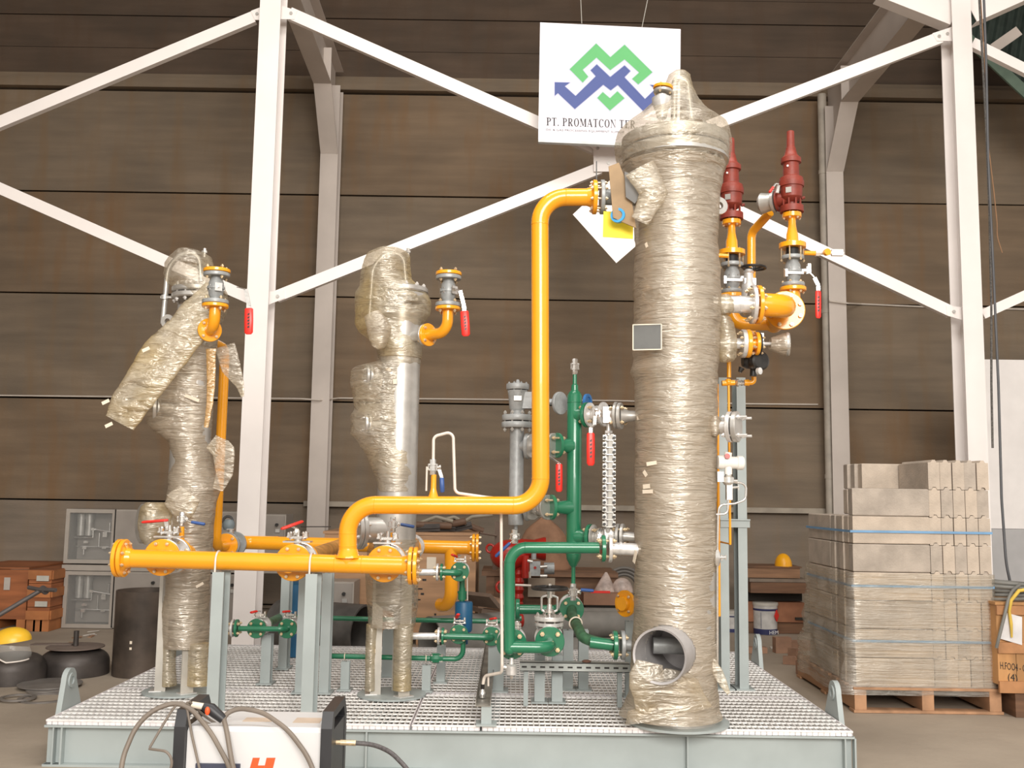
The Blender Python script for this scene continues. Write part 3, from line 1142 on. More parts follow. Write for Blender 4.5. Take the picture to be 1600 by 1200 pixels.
def sleeve(name, pts, Y, parent, m, amp=0.01, f=8, seed=3.0, flat=0.35, label=None, n=40, sub=6, top=False):
    """loose hanging film: pts = (px,py,halfwidth px[,Y])"""
    P3 = []
    for q in pts:
        yy = q[3] if len(q) > 3 else Y
        P3.append((P(q[0], q[1], yy), q[2] * yy / FPX))
    path = []
    for i in range(len(P3) - 1):
        for k in range(sub):
            t = k / sub
            path.append((P3[i][0].lerp(P3[i + 1][0], t), P3[i][1] * (1 - t) + P3[i + 1][1] * t))
    path.append(P3[-1])
    rs = []
    for i, (p, hw) in enumerate(path):
        a = path[max(0, i - 1)][0]
        c = path[min(len(path) - 1, i + 1)][0]
        d = (c - a).normalized()
        u = d.cross(Y_).normalized()
        ring = []
        for k in range(n):
            an = 2 * PI * k / n
            q = p + u * math.cos(an) * hw + Y_ * math.sin(an) * hw * flat
            ring.append(q + (q - p).normalized() * amp * crumple(q, f, seed))
        rs.append(ring)
    b = B().rings(rs, True, (False, False))
    return part(name, b, m, parent, label, smooth=1.5)


TAPE = mat('tape_paper', (0.78, 0.68, 0.55), 0.6, var=0.08)


def tapes(parent, Yc, cx, r, lst):
    for px, py, wp, hp, ang in lst:
        q = P(px, py, Yc)
        dx = max(-r * 0.96, min(r * 0.96, q.x - P(cx, py, Yc).x))
        y = Yc - math.sqrt(r * r - dx * dx) - 0.012
        q = P(px, py, y)
        nr = V(dx, y - Yc, 0).normalized()
        u = V(-nr.y, nr.x, 0)
        ca, sa = math.cos(math.radians(ang)), math.sin(math.radians(ang))
        a = u * ca + Z_ * sa
        c = Z_ * ca - u * sa
        s = y / FPX
        part('tape_strip', B().obox(q, a, c, nr, wp * s, hp * s, 0.002), TAPE, parent)


# ---------------------------------------------------------------- tallest vessel (right of centre)
Y3 = 6.15
X3 = P(1057, 700, Y3).x
r3 = 0.232


def z3(y):
    return P(1057, y, Y3).z


v3 = thing('pressure_vessel', 'tallest silver tank, wrapped in clear film from base to pointed top', 'tank', (X3, Y3, DECK))
C3 = V(X3, Y3, 0)
part('base_ring', B().lathe(V(X3, Y3, DECK + 0.001), Z_, [(0, 0.305), (0.014, 0.305)], 40), STL, v3)
nd = V(-0.42, -0.907, 0)
nc = V(X3, Y3, z3(1012))


def in_nozzle(p, r=0.15):
    q = p - nc
    t = q.dot(nd)
    return t > 0 and (q - nd * t).length < r


b = B().lathe(V(X3, Y3, DECK + 0.015), Z_, [(0.02 * k, r3) for k in range(36)], 120, (True, False))
b.f = [q for q in b.f if not (len(q) == 4 and in_nozzle(sum((b.v[i] for i in q), V(0, 0, 0)) / 4, 0.143))]
b.lathe(V(X3, Y3, DECK + 0.015), Z_, [(0.70, r3), (z3(258) - DECK - 0.015, r3)], 120, (False, True))
part('shell', b, SIL, v3)
part('body_flange', B().lathe(V(X3, Y3, z3(258)), Z_, [(0, 0.31), (0.01, 0.335), (0.075, 0.335), (0.08, 0.33)], 48), SIL, v3)
part('cover_flange', B().lathe(V(X3, Y3, z3(258) + 0.088), Z_, [(0, 0.33), (0.01, 0.34), (0.075, 0.34), (0.085, 0.31), (0.13, 0.2), (0.16, 0.08), (0.165, 0.01)], 48), SIL, v3)
part('flange_bolts', B().bolts(V(X3, Y3, z3(258) + 0.083), Z_, 0.295, 20, 0.018, 0.085), SIL, v3, kind='stuff')
# davit under the tent of film
b = B().tube([V(X3 + 0.12, Y3, z3(220)), V(X3 + 0.08, Y3, z3(128)), V(X3 + 0.0, Y3, z3(120)), V(X3 - 0.01, Y3, z3(200))], 0.02, 0.04, 12)
part('davit', b, SIL, v3)
# lifting eye on the right
e = B().ring(P(1123, 322, Y3 - 0.02), V(0.25, -1, 0), 0.055, 0.024, 0.03, 24)
e.obox(P(1114, 326, Y3 - 0.01), X_, Z_, Y_, 0.06, 0.10, 0.028)
part('lifting_eye', e, SIL, v3)
# big open nozzle near the base
nd = V(-0.42, -0.907, 0)
nc = V(X3, Y3, z3(1012))
b = B()
pr = [(0.15, 0.158), (0.375, 0.158), (0.375, 0.148), (0.12, 0.148), (0.12, 0.005)]
b.lathe(nc + V(0, 0, 0.0), nd, [(0.375, 0.146), (0.38, 0.158), (0.15, 0.158)], 40, (False, False))
b.lathe(nc, nd, [(0.375, 0.146), (-0.14, 0.146)], 40, (False, True))
part('open_nozzle', b, mat('nozzle_silver', (0.48, 0.46, 0.46), 0.5, metal=0.3), v3, label='large open nozzle at the foot of the tank')
b = B().cyl(nc + nd * 0.08 + V(-0.12, 0.02, 0.02), nc + nd * 0.05 + V(0.1, -0.02, 0.02), 0.05)
part('inner_pipe', b, GRY, v3)
rows3 = [(112, 1053, 1071), (118, 1046, 1077), (140, 1038, 1083), (160, 1020, 1092), (180, 998, 1108), (197, 976, 1133), (212, 963, 1139), (230, 960, 1141), (248, 963, 1139), (262, 970, 1133), (275, 977, 1128), (300, 985, 1124), (340, 990, 1121), (380, 993, 1120), (420, 991, 1124), (470, 990, 1126), (560, 990, 1123), (582, 985, 1121), (600, 992, 1120), (700, 993, 1120), (900, 992, 1117), (975, 991, 1118), (1010, 988, 1119), (1050, 986, 1119), (1085, 982, 1121), (1105, 974, 1122), (1117, 968, 1128)]


def d3(y):
    r = lerp_rows(rows3, y)
    hw = (r[2] - r[1]) / 2 * Y3 / FPX
    return hw * 0.98


film('top_film', [r for r in rows3 if r[0] <= 275], Y3, d3, v3, FILMT, amp=0.012, f=4.2, seed=2.0, n=180, step=3.2, label='pointed tent of clear film over the bolted cover', caps=(True, False))
film('wrap_film', [r for r in rows3 if r[0] >= 262], Y3, d3, v3, FILM, amp=0.009, f=4.2, seed=12.0, n=180, step=3.2, label='crumpled clear film spiralled round the tank', fs=2.4, caps=(False, False), hole=lambda p: in_nozzle(p, 0.162))
sleeve('film_skirt', [(1015, 1035, 20, 5.86), (1010, 1062, 28, 5.85), (1040, 1095, 58, 5.87), (1045, 1118, 68, 5.87)], 5.87, v3, FILMT, amp=0.008, f=7, flat=0.18)
sleeve('film_flap', [(1114, 1030, 3, 6.0), (1121, 1050, 8, 5.98), (1130, 1068, 6, 5.96), (1139, 1084, 2.5, 5.95)], 6, v3, FILMT, amp=0.004, flat=0.15)
sleeve('film_fold', [(1000, 262, 26, 5.86), (1022, 300, 22, 5.86), (1000, 345, 14, 5.88)], 5.88, v3, FILMT, amp=0.012, f=9, flat=0.25)
tapes(v3, Y3, 1057, r3 + 0.006, [(1010, 383, 5, 8, 20), (1012, 448, 5, 7, 35), (1000, 652, 20, 6, 4), (1018, 724, 18, 6, 8), (1008, 740, 6, 10, 40), (1010, 760, 14, 7, 5), (1012, 768, 20, 6, 2), (992, 870, 8, 20, -25), (1110, 920, 6, 6, 10), (1118, 608, 8, 6, -40), (1112, 632, 4, 10, 20), (1092, 985, 7, 8, 15), (1098, 1062, 7, 6, 0), (1085, 1080, 14, 6, -20), (990, 1048, 6, 8, 10), (1098, 1122, 26, 9, -5)])
# dark nameplate bracket under film tape
q0 = P(1011, 527, 5.885)
b = B().obox(q0, V(1, -0.25, 0), Z_, V(0.25, 1, 0), 0.165, 0.155, 0.012)
np_ = part('name_plate', b, mat('nameplate_dark', (0.10, 0.10, 0.095), 0.5, var=0.2), v3, label='dark square plate on the front left of the tank')
b = B()
for sx_, sz_, wx, hz in ((0, 0.076, 0.17, 0.006), (0, -0.076, 0.17, 0.006), (-0.082, 0, 0.006, 0.155), (0.082, 0, 0.006, 0.155)):
    b.obox(q0 + V(sx_, -0.25 * sx_ - 0.008, sz_), V(1, -0.25, 0), Z_, V(0.25, 1, 0), wx, hz, 0.006)
part('plate_frame', b, TAPE, np_)

# small valve poking out of the film at the top
sv_ = thing('vent_valve', 'small valve with yellow blind flange beside the pointed top of the tallest tank', 'valve', P(1035, 190, 6.0))
part('body', B().lathe(P(1034, 185, 6.0), Z_, [(0, 0.03), (0.05, 0.04), (0.09, 0.058), (0.13, 0.062), (0.135, 0.035), (0.15, 0.035)], 20), SLW, sv_)
part('flange', B().disc(P(1036, 143, 6.0), V(0.08, 0, 1), 0.06, 0.018), SIL, sv_)
fl_ = part('blind_flange', B().disc(P(1036, 137, 6.0), V(0.08, 0, 1), 0.062, 0.018), YEL, sv_)
part('flange_bolts', B().bolts(P(1036, 140, 6.0), V(0.08, 0, 1), 0.048, 4, 0.009, 0.02, 0.5), ZNC, sv_, kind='stuff')

# cardboard, yellow card and blue tape at the top left of the tall tank
b = B().prism([P(951, 260, 5.93), P(967, 254, 5.93), P(985, 300, 5.93), P(994, 356, 5.93), P(975, 348, 5.93), P(958, 340, 5.93)], V(0, 0.01, 0))
single('cardboard_sheet', b, mat('cardboard', (0.33, 0.22, 0.12), 0.7, var=0.15), 'brown curled cardboard tucked at the upper left of the tallest tank', 'cardboard')
b = B().prism([P(976, 268, 5.90), P(1016, 284, 5.9), P(992, 318, 5.9), P(978, 308, 5.9)], V(0, 0.008, 0))
single('grey_sheet', b, mat('grey_card', (0.15, 0.145, 0.14), 0.6), 'dark grey sheet caught in the film under the tallest tank cover', 'sheet')
b = B().prism([P(943, 330, 6.03), P(990, 332, 6.03), P(989, 373, 6.03), P(942, 370, 6.03)], V(0, 0.006, 0))
single('yellow_card', b, mat('yellow_card', (0.93, 0.72, 0.03), 0.6, var=0.03), 'yellow card below the upper left nozzle of the tallest tank', 'card')
b = B().lathe(P(967, 338, 5.96), V(-0.4, -1, 0), [(0, 0.045), (0.03, 0.045), (0.03, 0.03), (0.0, 0.03)], 24, (True, False))
single('tape_roll', b, mat('blue_plastic', (0.05, 0.35, 0.72), 0.5), 'round light blue tape roll on the yellow card', 'tape')

# ---------------------------------------------------------------- the two smaller vessels
Y1 = 6.85
RS = 0.134


def small_vessel(px, label, discpx, disc_r):
    X = P(px, 650, Y1).x
    zz = lambda y: P(px, y, Y1).z
    t = thing('pressure_vessel', label, 'tank', (X, Y1, DECK))
    part('base_ring', B().lathe(V(X, Y1, DECK + 0.001), Z_, [(0, 0.23), (0.012, 0.23)], 36), STL, t)
    b = B().lathe(V(X, Y1, zz(955)), Z_, [(0, 0.04), (0.02, 0.09), (0.06, RS)] + [(zz(480) - zz(955), RS)], 40)
    part('shell', b, SIL, t)
    for a in (0, 1, 2):
        an = math.radians(190 + 120 * a)
        rd = V(math.cos(an), math.sin(an), 0)
        tg = V(-rd.y, rd.x, 0)
        zl_, zh_ = DECK + 0.013, zz(850)
        c = V(X, Y1, (zl_ + zh_) / 2) + rd * 0.142
        lb = B()
        lb.obox(c, tg, rd, Z_, 0.085, 0.01, zh_ - zl_)
        lb.obox(c + tg * 0.037 - rd * 0.035, rd, tg, Z_, 0.06, 0.01, zh_ - zl_)
        part('leg_foot', B().obox(V(X, Y1, DECK + 0.016) + rd * 0.14, tg, rd, Z_, 0.11, 0.08, 0.006), SLW, t)
        part('leg', lb, mat('leg_silver', (0.48, 0.45, 0.40), 0.5, metal=0.2), t)
    part('body_flange', B().lathe(V(X, Y1, zz(469)), Z_, [(0, 0.17), (0.008, 0.178), (0.032, 0.178), (0.036, 0.172)], 40), SIL, t)
    part('cover_flange', B().lathe(V(X, Y1, zz(469) + 0.046), Z_, [(0, 0.17), (0.008, 0.178), (0.032, 0.178), (0.04, 0.165)], 40), SIL, t)
    part('flange_bolts', B().bolts(V(X, Y1, zz(469) + 0.041), Z_, 0.155, 12, 0.014, 0.046), SLW, t, kind='stuff')
    xl = X - 0.225
    b = B().tube([V(xl, Y1 - 0.03, zz(508)), V(xl + 0.015, Y1 - 0.03, zz(420)), V(xl + 0.11, Y1 - 0.03, zz(396)), V(X, Y1 - 0.02, zz(400)), V(X + 0.02, Y1 - 0.01, zz(440))], 0.018, 0.16, 12)
    b.lathe(V(xl + 0.004, Y1 - 0.03, zz(470)), Z_, [(0, 0.028), (0.03, 0.028)], 14)
    b.obox(V(xl + 0.05, Y1 - 0.03, zz(467)), X_, Y_, Z_, 0.14, 0.04, 0.012)
    part('davit', b, SIL, t)
    e = B().ring(V(xl + 0.045, Y1 - 0.06, zz(505)), V(-0.2, -1, 0), 0.048, 0.02, 0.02, 20)
    e.obox(V(xl + 0.085, Y1 - 0.04, zz(509)), X_, Z_, Y_, 0.06, 0.05, 0.015)
    part('lifting_eye', e, SIL, t)
    part('eye_bolt', B().cyl(V(X + 0.03, Y1, zz(402)), V(X + 0.03, Y1, zz(388)), 0.011, n=8).lathe(V(X + 0.03, Y1, zz(395)), Z_, [(0, 0.02), (0.015, 0.02)], 6), SIL, t)
    return t, X, zz


v1, XV1, zz1 = small_vessel(300, 'leftmost wrapped tank on legs, with torn yellowed film hanging off it', 0, 0)
v2, XV2, zz2 = small_vessel(624, 'middle tank on legs, loosely bagged in film with bare silver lower shell', 0, 0)

# film on middle vessel
film('wrap_film', [(396, 585, 636), (400, 574, 641), (420, 568, 641), (436, 565, 642), (448, 562, 656), (460, 556, 668), (472, 555, 673), (492, 555, 671), (508, 556, 658), (520, 562, 652), (530, 575, 655), (540, 588, 658), (560, 592, 657)], Y1, lambda y: 0.2 if y < 500 else 0.155, v2, FILM2, amp=0.014, f=5, seed=5, n=120, step=3)
film('wrap_film', [(548, 592, 657), (566, 590, 657), (574, 556, 656), (580, 549, 656), (600, 549, 655), (625, 553, 655), (640, 556, 654), (652, 548, 654), (678, 548, 652), (688, 558, 652), (710, 572, 652), (735, 582, 651), (755, 590, 650), (768, 592, 650)], Y1, 0.15, v2, FILMT, amp=0.013, f=6, seed=8, n=120, step=3, label='loose clear bag over the side nozzles')
film('wrap_film', [(842, 580, 655), (860, 575, 656), (900, 572, 654), (945, 574, 652), (978, 576, 648)], Y1, 0.16, v2, FILMT, amp=0.007, f=5, seed=3, n=80, step=4)
for lx0, lx1, sd in ((571, 590, 1), (615, 645, 2)):
    film('leg_wrap', [(975, lx0 + 2, lx1 + 1), (1030, lx0, lx1 - 2), (1078, lx0 - 1, lx1 - 2)], Y1 - (0.03 if sd == 1 else 0.1), 0.06, v2, FILM2, amp=0.004, f=12, seed=sd, n=32, step=4)
sleeve('film_bag', [(580, 490, 12, 6.66), (592, 515, 20, 6.64), (590, 536, 14, 6.64), (586, 543, 5, 6.64)], 6.65, v2, FILMT, amp=0.012, f=12, flat=0.6)
tapes(v2, Y1, 624, 0.15, [(607, 577, 10, 5, -15), (580, 597, 8, 10, 20), (595, 598, 8, 11, 5), (617, 596, 6, 8, 5), (585, 1017, 13, 6, 5)])
# side nozzles under the bag
for y_ in (590, 665):
    c = V(XV2, Y1, zz2(y_))
    d = V(-1, -0.35, 0).normalized()
    b = B().cyl(c + d * 0.1, c + d * 0.2, 0.03, n=16)
    b.disc(c + d * 0.21, d, 0.075, 0.02, 24)
    b.disc(c + d * 0.235, d, 0.075, 0.02, 24)
    nz = part('side_nozzle', b, SIL, v2)
    part('nozzle_bolts', B().bolts(c + d * 0.222, d, 0.058, 4, 0.01, 0.025), SIL, nz, kind='stuff')
# handhole nozzle with blind cover, facing left front
c = V(XV2, Y1, zz2(828))
d = V(-0.86, -0.51, 0)
b = B().cyl(c + d * 0.1, c + d * 0.25, 0.085, n=28)
b.disc(c + d * 0.26, d, 0.128, 0.028, 36)
hn = part('handhole_nozzle', b, SIL, v2, label='silver handhole nozzle with bolted blind cover')
part('blind_cover', B().disc(c + d * 0.292, d, 0.13, 0.028, 36), SIL, hn)
part('cover_bolts', B().bolts(c + d * 0.276, d, 0.105, 8, 0.013, 0.032), SLW, hn, kind='stuff')

# film on left vessel
film('wrap_film', [(397, 278, 322), (402, 268, 332), (415, 260, 333), (430, 257, 336), (444, 262, 346), (456, 285, 352), (470, 300, 352), (490, 292, 350), (505, 278, 344), (530, 262, 338), (560, 254, 336)], Y1, lambda y: 0.19 if y < 490 else 0.155, v1, FILMT, amp=0.016, f=6, seed=15, n=120, step=3)
film('wrap_film', [(520, 262, 338), (560, 250, 336), (600, 240, 334), (622, 231, 333), (645, 227, 332), (665, 231, 330), (678, 246, 328), (690, 266, 328), (720, 274, 331), (745, 266, 338), (765, 264, 345), (785, 264, 338), (820, 268, 332), (860, 262, 331), (900, 258, 328), (960, 256, 326), (1010, 258, 326)], Y1, 0.165, v1, FILM, amp=0.013, f=5, seed=21, n=130, step=3, label='brownish crumpled film down the tank body')
for lx0, lx1, sd in ((255, 275, 4), (294, 326, 6)):
    film('leg_wrap', [(1005, lx0 + 1, lx1), (1040, lx0, lx1 - 2), (1071, lx0 - 1, lx1)], Y1 - (0.03 if sd == 4 else 0.1), 0.06, v1, FILM2, amp=0.004, f=12, seed=sd, n=32, step=4)
sleeve('hanging_film', [(336, 446, 16, 6.62), (318, 480, 30, 6.55), (290, 520, 34, 6.5), (255, 555, 36, 6.48), (225, 600, 32, 6.45), (200, 635, 30, 6.44), (186, 660, 26, 6.44)], 6.5, v1, FILM2, amp=0.02, f=6, seed=31, flat=0.22, n=64, sub=10, label='torn yellowed film sleeve hanging to the lower left')
sleeve('film_shred', [(330, 545, 8, 6.6), (330, 590, 7, 6.6), (328, 630, 5, 6.6), (322, 668, 3, 6.6)], 6.6, v1, film_mat('orange_film', (0.75, 0.45, 0.15), 0.6), amp=0.008, f=12, flat=0.3)
sleeve('film_shred', [(352, 540, 16, 6.7), (362, 575, 15, 6.7), (374, 600, 7, 6.7), (379, 620, 3, 6.7)], 6.7, v1, FILMT, amp=0.008, f=9, flat=0.15)
sleeve('film_shred', [(330, 690, 12, 6.65), (350, 705, 18, 6.65), (350, 740, 14, 6.65), (340, 765, 8, 6.65)], 6.7, v1, FILMT, amp=0.008, f=9, flat=0.15)
sleeve('film_shred', [(296, 770, 20, 6.62), (280, 790, 26, 6.6), (268, 800, 18, 6.6)], 6.7, v1, FILMT, amp=0.008, f=9, flat=0.2)
tapes(v1, Y1, 300, 0.16, [(262, 660, 5, 18, -10), (300, 622, 24, 5, -20), (312, 914, 12, 4, 30)])
for q_ in ((228, 546), (165, 628), (170, 664)):
    part('tape_strip', B().obox(P(q_[0], q_[1], 6.4), V(1, 0, 0.5), V(-0.5, 0, 1), Y_, 0.05, 0.022, 0.003), TAPE, v1)
# handhole nozzle bagged in film
c = V(XV1, Y1, zz1(818))
d = V(-0.8, -0.6, 0)
b = B().cyl(c + d * 0.1, c + d * 0.25, 0.085, n=28)
b.disc(c + d * 0.26, d, 0.128, 0.028, 36)
hn = part('handhole_nozzle', b, SIL, v1, label='handhole nozzle bagged in film')
part('blind_cover', B().disc(c + d * 0.292, d, 0.13, 0.028, 36), SIL, hn)
film('film_bag', [(785, 232, 254), (792, 222, 262), (805, 217, 266), (825, 217, 264), (840, 222, 258), (850, 232, 250)], 6.66, 0.12, v1, FILM2, amp=0.012, f=9, seed=44, n=60, step=3)
# lower side nozzle bulge under the film
c = V(XV1, Y1, zz1(640))
d = V(-1, -0.3, 0).normalized()
b = B().cyl(c + d * 0.1, c + d * 0.2, 0.05, n=20).disc(c + d * 0.21, d, 0.1, 0.025, 28).disc(c + d * 0.24, d, 0.1, 0.025, 28)
part('side_nozzle', b, SIL, v1)


def relief_leg(tag_, X, zc, dirv, L, out, vx, ys, lev):
    """angled nozzle flange, yellow elbow, ball valve standing on it and a yellow blind flange"""
    c = V(X, Y1, zc)
    d = Vector(dirv).normalized()
    p = c + d * L
    nozz = B().cyl(c + d * 0.1, p - d * 0.01, 0.04, n=20).disc(p - d * 0.02, d, 0.076, 0.018, 28)
    part('outlet_nozzle', nozz, SIL, tag_[0])
    end = p + d * out
    yE = end.y
    zt = P(vx, ys[0], yE).z
    t = thing('yellow_elbow', tag_[1], 'pipe', end)
    b = B().tube([p, p + d * out, V(end.x, end.y, zt)], 0.037, 0.085, 20)
    part('elbow', b, YEL, t)
    flange(t, p + d * 0.002, d, 0.078, 0.02, YEL)
    boltset(t, p - d * 0.01, d, 0.06, 4, 0.011, 0.022)
    r = 0.085
    ft = V(end.x, end.y, zt)
    flange(t, ft - V(0, 0, 0.01), Z_, r, 0.022, YEL)
    z2 = P(vx, ys[1], yE).z
    boltset(t, ft + V(0, 0, 0.004), Z_, r * 0.8, 4, 0.011, 0.03)
    tp = V(end.x, end.y, z2)
    ball_valve(tag_[2], ft + V(0, 0, 0.003), tp, r, GRY, lev[0], nb=4, body=0.55, lev=[P(*q) for q in lev[1]], grip=RED, gl=0.17, lw=0.04, stemlen=0.075)
    bf = thing('blind_flange', tag_[3], 'flange', tp)
    part('disc', B().disc(tp + V(0, 0, 0.014), Z_, r + 0.002, 0.022), YEL, bf)
    part('flange_bolts', B().bolts(tp + V(0, 0, 0.002), Z_, r * 0.8, 4, 0.011, 0.03), ZNC, bf, kind='stuff')


ye = Y1 - 0.5
relief_leg((v1, 'yellow elbow and flanges under the valve of the leftmost tank', 'grey ball valve with red lever at the top of the leftmost tank', 'yellow blind flange capping the valve of the leftmost tank'), XV1, P(345, 514, 6.45).z, (0.5, -0.87, 0), 0.40, 0.125, 367, (476, 427), (V(0.5, -0.87, 0), [(372, 449, 6.32), (384, 452, 6.28), (389, 478, 6.26), (388.5, 521, 6.26)]))
relief_leg((v2, 'yellow elbow and flanges under the valve of the middle tank', 'grey ball valve with red lever at the top of the middle tank', 'yellow blind flange capping the valve of the middle tank'), XV2, P(665, 522, 6.65).z, (0.76, -0.65, 0), 0.26, 0.185, 700, (480, 431), (V(0.7, -0.7, 0), [(708, 450, 6.5), (719, 454, 6.46), (725, 478, 6.45), (728, 524, 6.45)]))
# ================================================================== YELLOW PIPEWORK
def weld(b, p, ax, r):
    b.torus(p, ax, r, 0.0022, 28, 6)


def end_pair(pipe, label, px, pyc, Y, side, r=0.1135, rp=0.055, th=0.024, m=YEL):
    """pipe flange and its blind flange at a pipe end along X; side = +1 right end"""
    c = P(px, pyc, Y)
    ax = V(side, 0, 0)
    flange(pipe, c - ax * (th * 0.62), ax, r, th, m, neck=(-0.05, rp))
    t = thing('blind_flange', label, 'flange', c)
    part('disc', B().disc(c + ax * (th * 0.62), ax, r, th), m, t)
    part('gasket', B().disc(c, ax, r * 0.8, th * 0.22), BLG, t)
    part('flange_bolts', B().bolts(c, ax, r * 0.8, 8, r * 0.09, th * 1.25), ZNC, t, kind='stuff')
    return t


YH = 6.08
RP = 0.0545
hd = thing('header_pipe', 'front yellow header pipe lying on two posts, with its S-shaped riser to the tallest tank', 'pipe', P(410, 880, YH))
HL, HR = P(197, 872.5, YH), P(644, 884, YH)
b = B().tube([HL + V(0.02, 0, 0), HR - V(0.02, 0, 0)], RP, None, 28)
part('straight_pipe', b, YEL, hd)
tp = HL.lerp(HR, (543.5 - 197) / (644 - 197))
b = B().tube([tp, P(543.5, 789, YH), P(845, 790, YH), P(843.5, 308.5, YH), P(926, 308, YH)], RP, 0.165, 28, seg=12)
b.lathe(tp, Z_, [(RP * 0.72, RP * 1.5), (RP * 1.05, RP * 1.18), (RP * 1.7, RP * 1.01)], 28, (False, False))
for px, py, ax in ((543.5, 833, Z_), (586, 789.4, X_), (802, 790, X_), (844.6, 748, Z_), (843.6, 351, Z_), (884, 308, X_), (543.5, 853, Z_), (524, 880.5, X_), (566, 881.8, X_)):
    weld(b, P(px, py, YH), ax, RP)
part('riser', b, YEL, hd)
hb = B()
ye_ = end_pair(hd, 'yellow blind flange on the left end of the front header', 190, 872, YH, -1)
end_pair(hd, 'yellow blind flange on the right end of the front header', 646, 884, YH, 1)
flange(hd, P(929, 308, YH), X_, 0.108, 0.026, YEL, neck=(-0.05, RP))
boltset(hd, P(935, 308, YH), X_, 0.088, 8, 0.011, 0.038)
b = B().disc(P(941, 308, YH), X_, 0.108, 0.026).cyl(P(944, 308, YH), P(1010, 309, YH + 0.02), 0.05, n=24)
part('inlet_nozzle', b, GRY, v3, label='grey nozzle and flange at the upper left')
b = B().obox(P(932, 268, YH - 0.02), Z_, X_, Y_, 0.13, 0.006, 0.02)
single('steel_strip', b, BLK, 'thin dark strip standing on the upper yellow flange', 'strip')

# branch valves on the header
zH = P(400, 879, YH).z


def header_valve(px, pyc, ord_, yend, lev=None, grip=RED):
    c = P(px, pyc, YH + 0.13)
    ex = YH + 0.13
    b = B().cyl(V(c.x, YH, c.z), V(c.x, ex, c.z), RP, n=24)
    n_ = part('branch_nozzle', b, YEL, hd)
    part('flange', B().disc(V(c.x, ex, c.z), Y_, 0.112, 0.022), YEL, n_)
    boltset(hd, V(c.x, ex + 0.013, c.z), Y_, 0.09, 8, 0.011, 0.03)
    p0 = V(c.x, ex + 0.014, c.z)
    p1 = V(c.x, ex + 0.22, c.z)
    t = ball_valve('silver ball valve behind the front yellow header, %s' % ord_, p0, p1, 0.112, SLW, Z_, nb=8, body=0.6, lev=lev, grip=grip, gl=0.16, lw=0.024, stemlen=0.17)
    b = B()
    for s in (-1, 1):
        b.obox(V(c.x + s * 0.052, ex + 0.117, c.z + 0.165), Z_, X_, Y_, 0.03, 0.02, 0.05)
    b.obox(V(c.x, ex + 0.117, c.z + 0.152), X_, Y_, Z_, 0.13, 0.06, 0.01)
    b.obox(V(c.x, ex + 0.117, c.z + 0.122), X_, Y_, Z_, 0.17, 0.09, 0.01)
    b.bolts(V(c.x, ex + 0.117, c.z + 0.16), Z_, 0.055, 4, 0.01, 0.012, 0.78)
    part('bracket', b, CHR, t)
    q = V(c.x, ex + 0.24, c.z)
    return c, q


c_, q_ = header_valve(253, 871, 'the left one', 0, [(PV) for PV in (P(262, 828, 6.33), P(259, 813, 6.33), P(223, 816, 6.31))])
bt = thing('branch_pipe', 'yellow branch flange between the left header valve and the leftmost tank', 'pipe', q_)
part('flange', B().disc(q_, Y_, 0.112, 0.022), YEL, bt)
part('pipe', B().cyl(q_, V(q_.x, Y1 - 0.135, q_.z), RP, n=24), YEL, bt)
boltset(bt, q_ - V(0, 0.012, 0), Y_, 0.09, 8, 0.011, 0.03)
c_, q_ = header_valve(458, 879, 'the middle one', 0, [P(461, 836, 6.33), P(464, 826, 6.3), P(455, 821, 6.05), P(441, 826, 6.0)])
bt = thing('branch_pipe', 'dusty yellow pipe running back from the middle header valve', 'pipe', q_)
part('flange', B().disc(q_, Y_, 0.112, 0.022), YEL, bt)
part('pipe', B().cyl(q_, V(q_.x, 8.2, q_.z + 0.02), RP, n=24), mat('dusty_yellow', (0.62, 0.30, 0.08), 0.5, var=0.3, scale=10), bt)
boltset(bt, q_ - V(0, 0.012, 0), Y_, 0.09, 8, 0.011, 0.03)
part('u_bolt', B().torus(q_ + V(0, 0.12, 0), Y_, RP + 0.006, 0.005, 24, 6), TUB, bt)
c_, q_ = header_valve(601, 881, 'the right one beside the end flange', 0, None)
bt = thing('branch_pipe', 'yellow branch flange between the right header valve and the middle tank', 'pipe', q_)
part('flange', B().disc(q_, Y_, 0.112, 0.022), YEL, bt)
part('pipe', B().cyl(q_, V(q_.x, Y1 - 0.135, q_.z), RP, n=24), YEL, bt)
boltset(bt, q_ - V(0, 0.012, 0), Y_, 0.09, 8, 0.011, 0.03)


# drain risers with blue levers behind the header
def blue_vent(px, ybase, yv0, yv1, Y, lv, lab, labn):
    t = thing('vent_pipe', labn, 'pipe', P(px, ybase, Y))
    part('nipple', B().cyl(P(px, ybase, Y), P(px, yv1 + 1, Y), 0.017, n=14), YEL, t)
    L = (P(px, yv0, Y) - P(px, yv1, Y)).length
    small_valve(lab, P(px, (yv0 + yv1) / 2, Y), Z_, L, 0.03, side=V(1, -0.1, 0), lev=lv)


blue_vent(284, 856, 800, 822, 6.5, [P(292, 812, 6.48), P(300, 816, 6.48), P(319, 819, 6.48)], 'small silver valve with blue lever in front of the leftmost tank', 'short yellow vent pipe in front of the leftmost tank')
blue_vent(614, 860, 808, 831, 6.5, [P(622, 818, 6.48), P(630, 820, 6.48), P(646, 823, 6.48)], 'small silver valve with blue lever in front of the middle tank', 'short yellow vent pipe in front of the middle tank')

